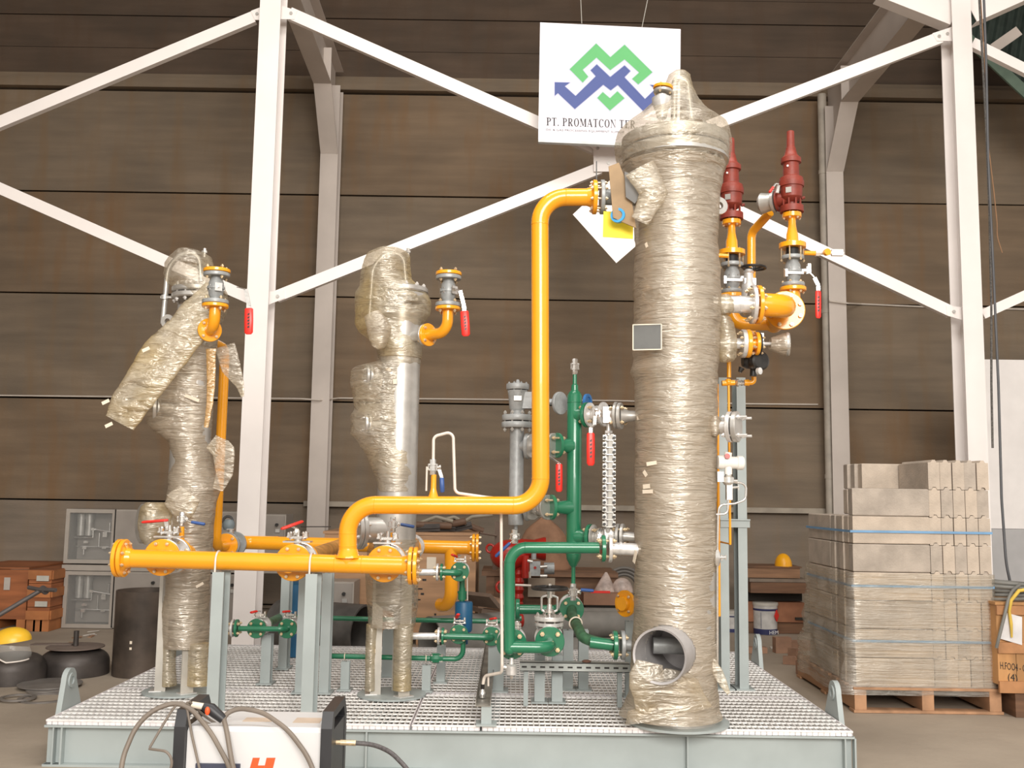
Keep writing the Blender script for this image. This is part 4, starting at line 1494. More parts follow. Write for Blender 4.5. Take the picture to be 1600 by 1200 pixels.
# vent on the riser, thin white tube line
t = thing('vent_pipe', 'yellow reducer and nipple on top of the S-shaped yellow riser', 'pipe', P(677, 776, YH))
s_ = YH / FPX
part('nipple', B().lathe(P(677, 778, YH), Z_, [(0, 8.5 * s_), (3 * s_, 7.5 * s_), (13 * s_, 4.6 * s_), (15 * s_, 4.4 * s_), (36 * s_, 4.2 * s_)], 20), YEL, t)
small_valve('small silver valve on top of the S-shaped yellow riser', P(676, 730, YH), Z_, 0.095, 0.034, side=X_, lev=[P(686, 733, YH), P(690, 745, YH), P(691, 768, YH)], grip=BLU)
b = B().tube([P(677, 719, YH), P(677.5, 682, YH), P(708, 674, YH), P(711, 770, YH), P(760, 777, YH), P(783, 779, YH + 0.12), P(784.5, 1040, YH + 0.0), P(784, 1051, 6.1), P(757, 1056, 6.2), P(754, 1074, 6.2)], 0.0095, 0.035, 10)
single('instrument_tube', b, TUB, 'long thin white tube arching from the riser valve and running down to the deck', 'tube')
b = B().tube([P(667, 729, YH - 0.03), P(666, 767, YH - 0.03)], 0.006, None, 8)
single('lever_rod', b, TUB, 'thin pale rod hanging left of the riser valve', 'rod')

# back header
YB = 8.2
bh = thing('header_pipe', 'rear yellow header pipe behind the tanks with a flanged right end', 'pipe', P(560, 851, YB))
BL_, BR_ = P(377, 847.5, YB), P(742, 856, YB)
part('straight_pipe', B().tube([BL_, BR_ - V(0.03, 0, 0)], RP, None, 24), YEL, bh)
end_pair(bh, 'yellow blind flange on the right end of the rear header', 743, 856, YB, 1)
part('drop_leg', B().tube([P(705, 856, YB), P(705, 945, YB), P(688, 945, YB + 0.12)], RP, 0.12, 24), YEL, bh)
b = B().tube([V(BL_.x, 8.0, BL_.z), V(BL_.x, YB, BL_.z), BL_ + V(0.3, 0, 0)], RP, 0.1, 24)
part('elbow', b, YEL, bh)
for k, (X, top, lab) in enumerate(((P(338, 837, 7.5).x, 545, 'left'), (XV2, 700, 'right'))):
    z = P(500, 850, YB).z
    ball_valve('grey ball valve before the rear header, behind the %s' % ('leftmost tank' if k == 0 else 'middle tank'), V(X, 7.78, z), V(X, 8.0, z), 0.10, GRY if k == 0 else SLW, Z_, stemlen=0.14)
    t = thing('return_pipe', 'yellow vertical pipe just right of the leftmost tank' if k == 0 else 'yellow flange and elbow behind the middle tank', 'pipe', V(X, 7.5, z))
    zt = P(338, top, 7.5).z
    part('pipe', B().tube([V(X, 7.76, z), V(X, 7.5, z), V(X, 7.5, zt), V(X, 7.1, zt)] if k == 0 else [V(X, 7.76, z), V(X, 7.5, z), V(X, 7.5, zt), V(X, 7.0, zt)], 0.037, 0.09, 20), YEL, t)
    flange(t, V(X, 7.765, z), Y_, 0.092, 0.02, YEL)
    boltset(t, V(X, 7.78, z), Y_, 0.074, 4, 0.012, 0.025)
# grey steel fitting over the left rear valve
t = thing('valve_actuator', 'grey-blue rounded cap above the rear valve at the leftmost tank', 'actuator', P(358, 820, 7.9))
part('cap', B().lathe(P(357, 828, 7.9), Z_, [(0, 0.035), (0.03, 0.05), (0.06, 0.045), (0.08, 0.03)], 16), mat('bluegrey_cap', (0.18, 0.22, 0.24), 0.5), t)
part('ring', B().ring(P(356, 814, 7.9), V(0.2, -1, 0.3), 0.045, 0.028, 0.02, 20), BLK, t)


# ---------------------------------------------------------------- posts
def ubolt(lab, px, pyc, Y, r, ytop_post, m=TUB, rr=0.006):
    c = P(px, pyc, Y)
    zl = P(px, ytop_post, Y).z
    b = B().tube([V(c.x, Y - r - rr, zl)] + [V(c.x, c.y - (r + rr) * math.cos(PI * k / 12), c.z + (r + rr) * math.sin(PI * k / 12)) for k in range(13)] + [V(c.x, Y + r + rr, zl)], rr, None, 8)
    return single('u_bolt', b, m, lab, 'clamp')


def ipost(label, px, ytop, Y, wpx, dep, yref=1000, ybot=None):
    """flanged post: front flange wpx wide centred on px"""
    x = P(px, yref, Y).x
    wd = wpx * Y / FPX
    zt = P(px, ytop, Y).z
    t = thing('support_post', label, 'post', (x, Y + dep / 2, DECK))
    b = B().ibeam(V(x, Y + dep / 2, DECK + 0.011), V(x, Y + dep / 2, zt), wd, dep, 0.009, 0.007, X_, Y_)
    part('column', b, STL, t)
    part('base_plate', B().box((x - wd * 0.8, Y - 0.03, DECK + 0.001), (x + wd * 0.8, Y + dep + 0.03, DECK + 0.011)), STL, t)
    return t


ipost('left of the two tall grey-blue posts carrying the front header', 336, 894, 6.0, 18, 0.15)
ipost('right of the two tall grey-blue posts carrying the front header', 483, 897, 6.0, 18, 0.15)
ubolt('white U-bolt holding the front header on its left post', 341, 877, YH, RP, 894)
ubolt('white U-bolt holding the front header on its right post', 487, 880, YH, RP, 897)
ipost('grey-blue post just behind the right header post, its left companion', 471, 896, 6.85, 15, 0.09)
ipost('grey-blue post just behind the right header post, its right companion', 508, 896, 6.85, 15, 0.09)
ipost('shorter grey-blue post under the green flanges, left of the header posts', 415, 992, 7.15, 15, 0.08, 1030)
ipost('grey-blue post rising to the rear header, left of the header posts', 444, 862, 7.75, 13, 0.12, 960)
ipost('low grey-blue stub under the thin green line, left one', 539, 1034, 6.97, 13, 0.05, 1050)
ipost('low grey-blue stub under the thin green line, right one', 666, 1040, 6.97, 13, 0.05, 1055)
ipost('grey-blue post seen between the legs of the middle tank', 606, 985, 7.5, 17, 0.08, 1010)
ipost('grey-blue post below the silver pipe right of the middle tank', 689, 1010, 7.3, 13, 0.06, 1020)
# ================================================================== GREEN PIPEWORK
def face_flange(t, c, r, th=0.018, m=GRN, n=4, br=0.012, ax=Y_, nm='flange', half=0.02):
    flange(t, c, ax, r, th, m, name=nm)
    boltset(t, c, ax, r * 0.74, n, br, half, phase=PI / 4)


# big front loop
YG = 6.12
RG = 0.0345
lp = thing('green_pipe', 'large front green pipe loop from the tallest tank down to two bolted flanges', 'pipe', P(796, 1000, YG))
bottom = P(796, 1011, YG)
b = B().tube([P(936, 856, YG), P(796, 855.5, YG), bottom - V(0, 0, 0.01)], RG, 0.105, 26, seg=12)
b.sphere(bottom - V(0, 0, 0.012), RG * 1.02, 20, 12)
weld(b, P(796, 878, YG), Z_, RG)
weld(b, P(820, 855.5, YG), X_, RG)
part('loop', b, GRN, lp)
e2 = P(859, 1006.5, YG + 0.17)
b = B().tube([bottom, V(e2.x, YG, bottom.z), V(e2.x, e2.y, bottom.z + 0.004)], RG, 0.085, 24, seg=10)
b.cyl(bottom, bottom + V(0, 0.15, 0.01), RG, n=20)
part('cross_pipe', b, GRN, lp)
face_flange(lp, P(799.5, 1006, YG + 0.16), 0.093, 0.02, n=4, br=0.015)
face_flange(lp, V(e2.x, e2.y, bottom.z + 0.012), 0.091, 0.02, n=4, br=0.015)
flange(lp, P(942.5, 857, YG), X_, 0.082, 0.024, GRN)
boltset(lp, P(947.5, 857, YG), X_, 0.066, 4, 0.014, 0.036, PI / 4)
b = B().disc(P(953, 857, YG), X_, 0.084, 0.022).cyl(P(955, 857, YG), P(1000, 859, YG), 0.037, n=24)
b.lathe(P(968, 857, YG), X_, [(0, 0.04), (0.012, 0.04)], 24)
part('middle_nozzle', b, SLW, v3, label='bright silver nozzle left of the tank at mid height')

# valve behind the left flange
f1 = P(799.5, 1006, YG + 0.18)
ball_valve('silver ball valve behind the left of the two big green flanges', f1, f1 + V(0, 0.17, 0), 0.092, SLW, Z_, stemlen=0.13, lev=None)
small_valve('small silver valve standing between the two big green flanges', P(808, 978, 6.35), Z_, 0.06, 0.03)
# gate valve behind the right flange
gv = thing('gate_valve', 'silver gate valve with black handwheel in the green loop', 'valve', P(859, 1006, 6.45))
f2 = V(e2.x, e2.y + 0.022, bottom.z + 0.012)
yc = f2.y + 0.09
b = B().lathe(f2, Y_, [(0, 0.09), (0.02, 0.09), (0.022, 0.06), (0.05, 0.05), (0.09, 0.07), (0.13, 0.05), (0.158, 0.06), (0.16, 0.09), (0.18, 0.09)], 28)
zb1 = P(860, 981, yc).z
b.cyl(V(f2.x, yc, f2.z), V(f2.x, yc, zb1), 0.062, n=20)
part('body', b, SLW, gv)
s_ = yc / FPX
part('bonnet_flange', B().disc(V(f2.x, yc, P(860, 975, yc).z), Z_, 22 * s_, 0.022, 32), SLW, gv)
part('bonnet_flange', B().disc(V(f2.x, yc, P(860, 966, yc).z), Z_, 23.4 * s_, 0.026, 32), SLW, gv)
part('bonnet_bolts', B().bolts(V(f2.x, yc, P(860, 970, yc).z), Z_, 19 * s_, 8, 0.011, 0.032), CHR, gv, kind='stuff')
b = B()
for sgn in (-1, 1):
    b.tube([V(f2.x + sgn * 0.018, yc, P(860, 957, yc).z), V(f2.x + sgn * 0.05, yc, P(860, 953, yc).z), V(f2.x + sgn * 0.05, yc, P(860, 933, yc).z), V(f2.x + sgn * 0.012, yc, P(860, 930, yc).z)], 0.0075, 0.012, 8)
part('yoke', b, CHR, gv)
b = B().cyl(V(f2.x, yc, P(860, 962, yc).z), V(f2.x, yc, P(860, 912, yc).z), 0.012, n=12)
b.lathe(V(f2.x, yc, P(860, 957, yc).z), Z_, [(0, 0.035), (0.012, 0.035), (0.02, 0.018), (0.05, 0.016)], 14)
b.lathe(V(f2.x, yc, P(860, 934, yc).z), Z_, [(0, 0.02), (0.05, 0.02)], 8)
part('stem', b, CHR, gv)
handwheel(gv, V(f2.x, yc, P(860, 919, yc).z), Z_, 0.108, 0.0105, BLK, 5)

# drain pot under the loop
dp = thing('drain_pot', 'small silver drain pot hanging under the left green flange', 'pot', P(799, 1056, 6.2))
s_ = 6.2 / FPX
part('pot', B().lathe(P(799, 1055, 6.2), Z_, [(0, 7 * s_), (1.5 * s_, 8.5 * s_), (14 * s_, 8.5 * s_), (16 * s_, 7 * s_), (17 * s_, 4 * s_), (26 * s_, 3 * s_)], 24), SLW, dp)
part('plug', B().lathe(P(799, 1061, 6.2), Z_, [(0, 2.2 * s_), (7 * s_, 3 * s_)], 6), CHR, dp)
part('tee_nut', B().cyl(P(787, 1042, 6.2), P(792, 1043, 6.2), 0.014, n=8), CHR, dp)

# posts below the loop
ipost('left of the pair of grey-blue posts under the gate valve', 843.5, 1024, 6.66, 15.5, 0.10, 1055)
ipost('right of the pair of grey-blue posts under the gate valve', 871, 1024, 6.66, 16.5, 0.10, 1055)
ipost('left of the pair of wide grey posts under the bent green pipe', 888, 985, 7.1, 15, 0.08, 1030)
ipost('right of the pair of wide grey posts under the bent green pipe', 912, 985, 7.1, 15, 0.08, 1030)
ipost('grey post behind the white tube end, under the cable tray', 775, 1000, 7.0, 24, 0.1, 1030)

# perforated strut running right
b = B()
A, C = P(812, 1042, 6.55), P(984, 1042, 6.55)
A.z = C.z = P(900, 1043, 6.55).z
b.box((A.x, 6.55, A.z - 0.028), (C.x, 6.554, A.z + 0.028))
b.box((A.x, 6.55, A.z + 0.024), (C.x, 6.63, A.z + 0.028))
b.box((A.x, 6.55, A.z - 0.028), (C.x, 6.63, A.z - 0.024))
st = thing('strut_channel', 'galvanised slotted channel lying across the deck towards the tallest tank', 'channel', V((A.x + C.x) / 2, 6.59, A.z - 0.028))
part('channel', b, mat('dusty_galvanised', (0.42, 0.44, 0.42), 0.5, metal=0.3, var=0.15), st)
b = B()
for k in range(12):
    x = A.x + (C.x - A.x) * (k + 0.5) / 12
    b.obox(V(x, 6.549, A.z), X_, Z_, Y_, 0.032, 0.011, 0.002)
part('slots', b, BLK, st, kind='stuff')
part('lump', B().sphere(V(P(917, 1040, 6.55).x, 6.58, A.z + 0.035), 0.022, 10, 6, (1.4, 1, 0.5)), mat('rust_lump', (0.2, 0.1, 0.07), 0.8), st)
b = B()
for px in (822, 968):
    x = P(px, 1040, 6.58).x
    b.box((x - 0.015, 6.56, DECK + 0.001), (x + 0.015, 6.6, A.z - 0.029))
part('feet', b, STL, st)

# cable tray running back
tr = thing('cable_tray', 'narrow steel cable tray running back along the deck in the middle', 'tray', P(755, 1090, 6.0))
zt_ = 0.375
x = P(755, 1095, 6.0).x
b = B()
b.box((x - 0.045, 5.99, zt_), (x + 0.045, 8.5, zt_ + 0.004))
b.box((x - 0.045, 5.99, zt_ + 0.004), (x - 0.041, 8.5, zt_ + 0.04))
b.box((x + 0.041, 5.99, zt_ + 0.004), (x + 0.045, 8.5, zt_ + 0.04))
part('channel', b, mat('tray_steel', (0.26, 0.24, 0.21), 0.5, metal=0.3, var=0.3), tr)
b = B().ibeam(V(x + 0.02, 6.03, DECK + 0.011), V(x + 0.02, 6.03, zt_ - 0.001), 0.06, 0.06, 0.008, 0.006, X_, Y_)
part('stub_post', b, STL, tr)
part('base_plate', B().box((x - 0.04, 5.97, DECK + 0.001), (x + 0.08, 6.1, DECK + 0.011)), STL, tr)
part('stub_post', B().box((x - 0.02, 8.2, DECK + 0.001), (x + 0.02, 8.24, zt_ - 0.001)), STL, tr)
ts = thing('tube_fitting', 'small brass and white fitting at the lower end of the white tube', 'fitting', P(754, 1088, 6.2))
part('nut', B().cyl(P(754, 1076, 6.2), P(754, 1069, 6.2), 0.014, n=6), BLK, ts)
part('body', B().lathe(P(753.5, 1090, 6.2), Z_, [(0, 0.02), (0.02, 0.024), (0.035, 0.017), (0.05, 0.012)], 12), CHR, ts)
b = B().cyl(P(763, 1072, 6.2), P(763, 1056, 6.2), 0.006, n=8)
single('tube_clip', b, TUB, 'tiny white clip rod beside the lower end of the white tube', 'clip')

# bent pipe from rear flange to the tank skirt
bp_ = thing('green_pipe', 'dusty green bent pipe with U-bolt leading to the foot of the tallest tank', 'pipe', P(925, 1004, 6.3))
s0 = P(893.5, 952, 6.95)
s1 = P(900, 984, 6.45)
s2 = P(958, 1008, 6.2)
b = B().tube([s0, P(894, 962, 6.85), P(912, 1000, 6.25), s2], 0.034, 0.16, 24, seg=10)
part('pipe', b, GRD, bp_)
b = B().tube([P(922, 1003.3, 6.212), s2], 0.0352, None, 24)
part('end_pipe', b, GRN, bp_)
flange(bp_, P(961, 1008, 6.2), X_, 0.088, 0.026, GRN)
face_flange(bp_, s0 + V(0, 0.0, 0), 0.083, 0.02, n=4)
part('u_bolt', B().torus(P(899.5, 974, 6.63), V(0.1, -1, -0.2), 0.041, 0.005, 24, 6), TAPE, bp_)
boltset(bp_, P(967, 1008, 6.2), X_, 0.07, 4, 0.012, 0.036, PI / 4)
b = B().disc(P(973, 1008, 6.2), X_, 0.088, 0.024).cyl(P(976, 1008, 6.2), P(1005, 1010, 6.2), 0.036, n=20)
part('lower_nozzle', b, GRY, v3, label='nozzle and flange at the lower left')
fb = P(893.5, 951, 6.97)
ball_valve('silver ball valve behind the dusty green bent pipe', fb, fb + V(0, 0.18, 0), 0.082, SLW, Z_, stemlen=0.12)
b = B().tube([fb + V(0, 0.19, 0), fb + V(0, 0.32, 0), fb + V(-0.1, 0.36, -0.05), fb + V(-0.36, 0.36, -0.05)], 0.034, 0.06, 18)
rg = thing('green_pipe', 'green pipe stub behind the gate valve at the rear', 'pipe', fb + V(-0.4, 0.36, 0))
part('pipe', b, GRN, rg)
flange(rg, fb + V(0, 0.2, 0), Y_, 0.082, 0.02, GRN)
flange(rg, fb + V(-0.37, 0.36, -0.05), X_, 0.075, 0.03, GRN)

# ---------------------------------------------------------------- green level column
YC = 6.5
s_ = YC / FPX
gc = thing('green_column', 'tall green vertical standpipe between the yellow riser and the tallest tank', 'pipe', P(897, 880, YC))
xC = P(897, 740, YC).x


def zc(y):
    return P(897, y, YC).z


b = B().lathe(V(xC, YC, zc(913)), Z_, [(0, 3.2 * s_), (zc(886) - zc(913), 3.2 * s_), (zc(883) - zc(913), 6 * s_), (zc(874) - zc(913), 10.5 * s_), (zc(868) - zc(913), 11.7 * s_), (zc(618) - zc(913), 11.7 * s_), (zc(613) - zc(913), 9 * s_), (zc(610) - zc(913), 6 * s_), (zc(602) - zc(913), 5.5 * s_), (zc(600) - zc(913), 3.4 * s_), (zc(584) - zc(913), 3.2 * s_)], 32)
for y in (629, 866):
    weld(b, V(xC, YC, zc(y)), Z_, 11.7 * s_)
part('standpipe', b, GRN, gc)
small_valve('small bright valve on top of the green standpipe', V(xC, YC, zc(573)), Z_, 25 * s_, 8 * s_)
small_valve('small silver valve with blue lever at the foot of the green standpipe', V(xC, YC, zc(925)), Z_, 26 * s_, 8 * s_, side=X_, lev=[V(xC + 0.03, YC - 0.02, zc(922)), V(xC + 0.06, YC - 0.02, zc(921)), V(xC + 0.125, YC - 0.02, zc(922))], gl=0.085)


def gbranch(y, side, xf, r=0.082, rp=0.034, lab=None):
    """green branch from the column to a flange at pixel xf"""
    c = V(xC, YC, zc(y))
    e = P(xf, y, YC - 0.05)
    b = B()
    d = (V(e.x, e.y, c.z) - c).normalized()
    L = (V(e.x, e.y, c.z) - c).length
    b.lathe(c, d, [(0.02, rp * 1.5), (11.7 * s_ * 1.2, rp * 1.35), (L * 0.75, rp * 1.15), (L, rp * 1.35)], 24)
    n_ = part('branch', b, GRN, gc)
    f = c + d * L
    part('flange', B().disc(f, d, r, 0.022), GRN, n_)
    return c, d, f


# right upper: ball valve and block to the tank
c, d, f = gbranch(649, 1, 917)
boltset(gc, f + d * 0.014, d, 0.064, 4, 0.012, 0.03, PI / 4)
f2_ = V(P(944, 649, 6.35).x, 6.3, c.z)
ball_valve('ball valve with red lever between the green standpipe and the tallest tank, upper one', f + d * 0.018, f + d * 0.13, 0.08, SLW, V(0, -1, 0), body=0.6, stemlen=0.09, lev=[P(930, 650, 6.27), P(929, 664, 6.24), P(923, 668, 6.22), P(923, 726, 6.22)], grip=RED, gl=0.205, lw=0.036)
bk = thing('cross_fitting', 'silver cross fitting and flange above the level gauge', 'fitting', P(952, 649, 6.28))
b = B().obox(P(949, 649, 6.28), X_, Z_, Y_, 0.06, 0.10, 0.09)
b.cyl(P(952, 649, 6.28), P(964, 649, 6.24), 0.035)
b.cyl(P(951, 662, 6.28), P(951, 680, 6.28), 0.014, n=12)
b.lathe(P(951, 677, 6.28), Z_, [(0, 0.026), (0.016, 0.026)], 6)
part('block', b, SLW, bk)
flange(bk, P(963, 649, 6.24), V(1, -0.35, 0), 0.084, 0.02, SIL)
b = B().disc(P(969, 650, 6.22), V(1, -0.35, 0), 0.084, 0.022).lathe(P(970, 650, 6.22), V(1, -0.1, 0), [(0, 0.055), (0.05, 0.034), (0.13, 0.03)], 20)
nz_ = part('upper_gauge_nozzle', b, SIL, v3, label='upper gauge nozzle on the left')
boltset(bk, P(966, 649.5, 6.23), V(1, -0.35, 0), 0.064, 4, 0.012, 0.03, PI / 4)
# right lower
c, d, f = gbranch(838, 1, 922)
boltset(gc, f + d * 0.014, d, 0.064, 4, 0.012, 0.03, PI / 4)
ball_valve('silver ball valve between the green standpipe and the tallest tank, lower one', f + d * 0.018, f + d * 0.12, 0.08, SIL, V(0, -1, 0.2), body=0.6, stemlen=0.06)
bk = thing('cross_fitting', 'silver fitting below the level gauge', 'fitting', P(951, 838, 6.35))
b = B().obox(P(951, 838, 6.35), X_, Z_, Y_, 0.06, 0.09, 0.09).cyl(P(950, 838, 6.35), P(966, 838, 6.33), 0.035).cyl(P(950, 830, 6.3), P(950, 820, 6.28), 0.014, n=12)
part('block', b, SLW, bk)
flange(bk, P(966, 838, 6.33), V(1, -0.3, 0), 0.08, 0.02, SIL)
boltset(bk, P(970, 838, 6.32), V(1, -0.3, 0), 0.062, 4, 0.012, 0.03, PI / 4)
b = B().disc(P(973, 838, 6.32), V(1, -0.3, 0), 0.08, 0.02).cyl(P(974, 838, 6.32), P(998, 840, 6.3), 0.03)
part('lower_gauge_nozzle', b, SIL, v3)

# level gauge
lg = thing('level_gauge', 'silver ladder-like level gauge hanging left of the tallest tank', 'gauge', P(951, 824, 6.28))
YL = 6.28
s_l = YL / FPX
xl = P(952, 750, YL).x
zl = lambda y: P(952, y, YL).z
b = B().box((xl - 7 * s_l, YL, zl(824)), (xl + 7 * s_l, YL + 0.05, zl(678)))
part('gauge_body', b, mat('gauge_body', (0.42, 0.40, 0.38), 0.45, metal=0.4), lg)
part('gauge_glass', B().box((xl - 2 * s_l, YL - 0.02, zl(822)), (xl + 4 * s_l, YL, zl(680))), mat('gauge_glass', (0.50, 0.48, 0.44), 0.15), lg)
NS = 13
for k in range(NS):
    z0 = zl(824) + (zl(678) - zl(824)) * k / NS
    z1 = zl(824) + (zl(678) - zl(824)) * (k + 1) / NS
    h = z1 - z0
    bb = B().box((xl - 10.5 * s_l, YL - 0.014, z0 + h * 0.12), (xl - 5 * s_l, YL + 0.06, z1 - h * 0.16))
    bb.box((xl + 5 * s_l, YL - 0.014, z0 + h * 0.12), (xl + 9.5 * s_l, YL + 0.06, z1 - h * 0.16))
    bb.box((xl - 5 * s_l, YL - 0.03, z0 + h * 0.02), (xl + 5 * s_l, YL - 0.018, z0 + h * 0.16))
    sg_ = part('gauge_clamp', bb, SIL, lg)
    part('clamp_bolt', B().cyl(V(xl - 8 * s_l, YL - 0.03, z0 + h * 0.45), V(xl - 8 * s_l, YL - 0.014, z0 + h * 0.45), 2.4 * s_l, n=6).cyl(V(xl + 7 * s_l, YL - 0.03, z0 + h * 0.45), V(xl + 7 * s_l, YL - 0.014, z0 + h * 0.45), 2.4 * s_l, n=6), BLK, sg_, kind='stuff')
    part('clamp_shadow_strap', B().box((xl - 7 * s_l, YL - 0.024, z0 - h * 0.02), (xl + 6 * s_l, YL - 0.016, z0 + h * 0.02)), BLK, sg_) if False else None

# ---------------------------------------------------------------- grey column left of it
YGc = 6.6
s_ = YGc / FPX
xG = P(807, 740, YGc).x


def zg(y):
    return P(807, y, YGc).z


gg = thing('grey_column', 'grey vertical float chamber with bolted head, left of the yellow riser', 'chamber', V(xG, YGc, zg(820)))
b = B().lathe(V(xG, YGc, zg(820)), Z_, [(0, 11.5 * s_), (zg(803) - zg(820), 12 * s_), (zg(801) - zg(820), 11.2 * s_), (zg(668) - zg(820), 11.2 * s_)], 32)
b.lathe(V(xG, YGc, zg(827)), Z_, [(0, 3 * s_), (7 * s_, 3 * s_)], 12)
part('chamber', b, GRY, gg)
part('lower_flange', B().disc(V(xG, YGc, zg(664)), Z_, 24.5 * s_, 9 * s_, 36), GRY, gg)
part('upper_flange', B().disc(V(xG, YGc, zg(653)), Z_, 24 * s_, 9 * s_, 36), GRY, gg)
part('flange_bolts', B().bolts(V(xG, YGc, zg(658.5)), Z_, 20.5 * s_, 8, 2.8 * s_, 12 * s_), SIL, gg, kind='stuff')
b = B().lathe(V(xG, YGc, zg(648)), Z_, [(0, 12 * s_), (6 * s_, 10.5 * s_), (10 * s_, 12.5 * s_), (30 * s_, 14.5 * s_), (38 * s_, 16 * s_)], 28)
b.obox(P(824, 626, YGc), X_, Z_, Y_, 16 * s_, 26 * s_, 20 * s_)
part('float_head', b, GRY, gg)
part('head_cover', B().disc(V(xG, YGc, zg(604.5)), Z_, 18 * s_, 9 * s_, 32).lathe(V(xG, YGc, zg(600)), Z_, [(0, 4 * s_), (4 * s_, 3.5 * s_), (7 * s_, 2 * s_)], 10), GRY, gg)
part('cover_bolts', B().bolts(V(xG, YGc, zg(606)), Z_, 14.5 * s_, 8, 1.9 * s_, 6 * s_), GRY, gg, kind='stuff')
part('name_tag', B().obox(P(809, 622, YGc - 14.6 * s_ - 0.01), X_, Z_, Y_, 0.05, 0.03, 0.003), SIL, gg)
b = B().cyl(P(826, 628, YGc), P(870, 628, YGc), 5 * s_, n=16)
b.lathe(P(866, 629, YGc), V(1, -0.5, 0), [(0, 9 * s_), (0.02, 7 * s_)], 16)
b.disc(P(875, 630, YGc), V(1, -0.9, 0), 18 * s_, 0.02, 32)
part('float_cage_pipe', b, GRY, gg)
b = B().disc(P(918, 628, 6.75), V(1, -0.6, 0), 0.055, 0.02, 28).ring(P(918, 628, 6.735), V(1, -0.6, 0), 0.055, 0.035, 0.02, 28)
part('blue_cover', b, mat('blue_cover', (0.03, 0.16, 0.42), 0.45), gc, label='round blue cover behind the top')
small_valve('small bright valve with blue lever below the grey float chamber', V(xG - 0.005, YGc - 0.02, zg(838)), Z_, 22 * s_, 9 * s_, side=V(0, -1, 0), lev=[V(xG, YGc - 0.09, zg(838)), V(xG - 0.03, YGc - 0.095, zg(846)), V(xG - 0.125, YGc - 0.095, zg(868))], gl=0.13)
for y, lab in ((697, 'upper'), (793, 'lower')):
    c, d, f = gbranch(y, -1, 871 if y == 697 else 862)
    ds = V(-1, 0, 0)
    boltset(gc, f + d * 0.014, d, 0.064, 4, 0.012, 0.03, PI / 4)
    g0 = V(P(824, y, YGc).x, YGc - 0.02, zg(y))
    b = B().cyl(V(xG, YGc, zg(y)), g0, 0.04, n=20).disc(g0, V(1, -0.25, 0), 0.085, 0.024, 32)
    part('side_nozzle', b, GRY, gg)
    ball_valve('silver ball valve between the grey float chamber and green standpipe, %s one' % lab, g0 + V(0.018, -0.004, 0), f + d * 0.018, 0.08, SIL, V(0, -1, 0), body=0.62, stemlen=0.08, lev=[P(846, y, YC - 0.12), P(858, y + 16, YC - 0.11), P(873.5, y + 27, YC - 0.05), P(873.5, y + 70, YC - 0.05)] if y == 697 else None, grip=RED, gl=0.18, lw=0.032)

# ---------------------------------------------------------------- small green line, middle
YM = 6.9


def green_small(lab, pts, Y, r, fl_px, fl_y, rf, faces, silver_px, m=GRN, vlab=None, stub=0.16, bend=0.05, levers=()):
    """small green run along X with an end flange pair on the left and camera-facing flanges"""
    t = thing('green_pipe', lab, 'pipe', P(pts[0][0], pts[0][1], Y))
    pp = [P(*q) if len(q) == 3 else P(q[0], q[1], Y) for q in pts]
    part('pipe', B().tube(pp, r, bend, 18), m, t)
    c = P(fl_px, fl_y, Y)
    flange(t, c, X_, rf, 0.016, GRN)
    boltset(t, c - V(0.014, 0, 0), X_, rf * 0.74, 4, 0.010, 0.026, PI / 4)
    n_ = thing('silver_nozzle', vlab[0], 'pipe', P(silver_px, fl_y, Y))
    part('pipe', B().cyl(P(silver_px, fl_y, Y), c - V(0.03, 0, 0), r * 1.05, n=18), SLW, n_)
    flange(n_, c - V(0.028, 0, 0), X_, rf, 0.016, SLW)
    for k, (fx, fy) in enumerate(faces):
        cf = P(fx, fy, Y + 0.06)
        face_flange(t, cf, rf * 1.12, 0.016, n=4, br=0.0105, half=0.018)
        vt = ball_valve(vlab[1 + k], cf + V(0, 0.012, 0), cf + V(0, 0.012 + stub, 0), rf * 1.08, SLW, Z_, body=0.6, stemlen=rf * 1.35)
        zz_ = cf.z + rf * 1.5
        b = B().obox(V(cf.x, cf.y + 0.08, zz_ - 0.02), X_, Y_, Z_, rf * 1.5, 0.06, 0.006)
        for sg in (-1, 1):
            b.obox(V(cf.x + sg * rf * 0.6, cf.y + 0.08, zz_), X_, Y_, Z_, 0.01, 0.03, 0.035)
        b.obox(V(cf.x, cf.y + 0.08, zz_ - 0.005), X_, Y_, Z_, rf * 1.2, 0.03, 0.01)
        part('bracket', b, CHR, vt)
        if k < len(levers):
            a_, b_ = levers[k]
            lever(vt, [V(cf.x, cf.y + 0.08, zz_ + 0.02), P(*a_, cf.y + 0.05), P(*b_, cf.y)], 0.06, RED, 0.02, 0.006, gr=0.01)
    return t


green_small('green pipe with two bolted flanges right of the middle tank, at deck level', [(692, 994), (768, 996), (768, 996, YM + 0.06)], YM, 0.022, 692, 994, 0.058, [(717, 991), (768, 994)], 641, vlab=('bright silver pipe stub right of the middle tank legs', 'small silver valve with red lever, left of two behind the deck-level green flanges', 'small silver valve with red lever, right of two behind the deck-level green flanges'), levers=[((713, 966), (716, 960)), ((764, 968), (774, 966))])
green_small('short green elbow with flanges above the blue cylinder', [(690, 894), (718, 895), (718, 895, YM + 0.06)], YM, 0.022, 690, 894, 0.058, [(718, 893.5)], 650, vlab=('silver pipe stub at header height right of the middle tank', 'small silver valve with red lever above the blue cylinder'), levers=[((714, 870), (707, 867))])
green_small('green pipe with two bolted flanges left of the header posts', [(373, 982), (449, 983), (449, 983, 7.06)], 7.0, 0.018, 370, 981.5, 0.06, [(401, 982), (449, 982)], 330, vlab=('silver pipe stub from the leftmost tank towards the green flanges', 'small valve with red lever, left of two beside the header posts', 'small valve with red lever, right of two beside the header posts'), levers=[((401, 955), (393, 957)), ((454, 955), (443, 956))])
b = B().tube([P(419, 974, 7.25), P(446, 960, 8.1)], 0.03, None, 16)
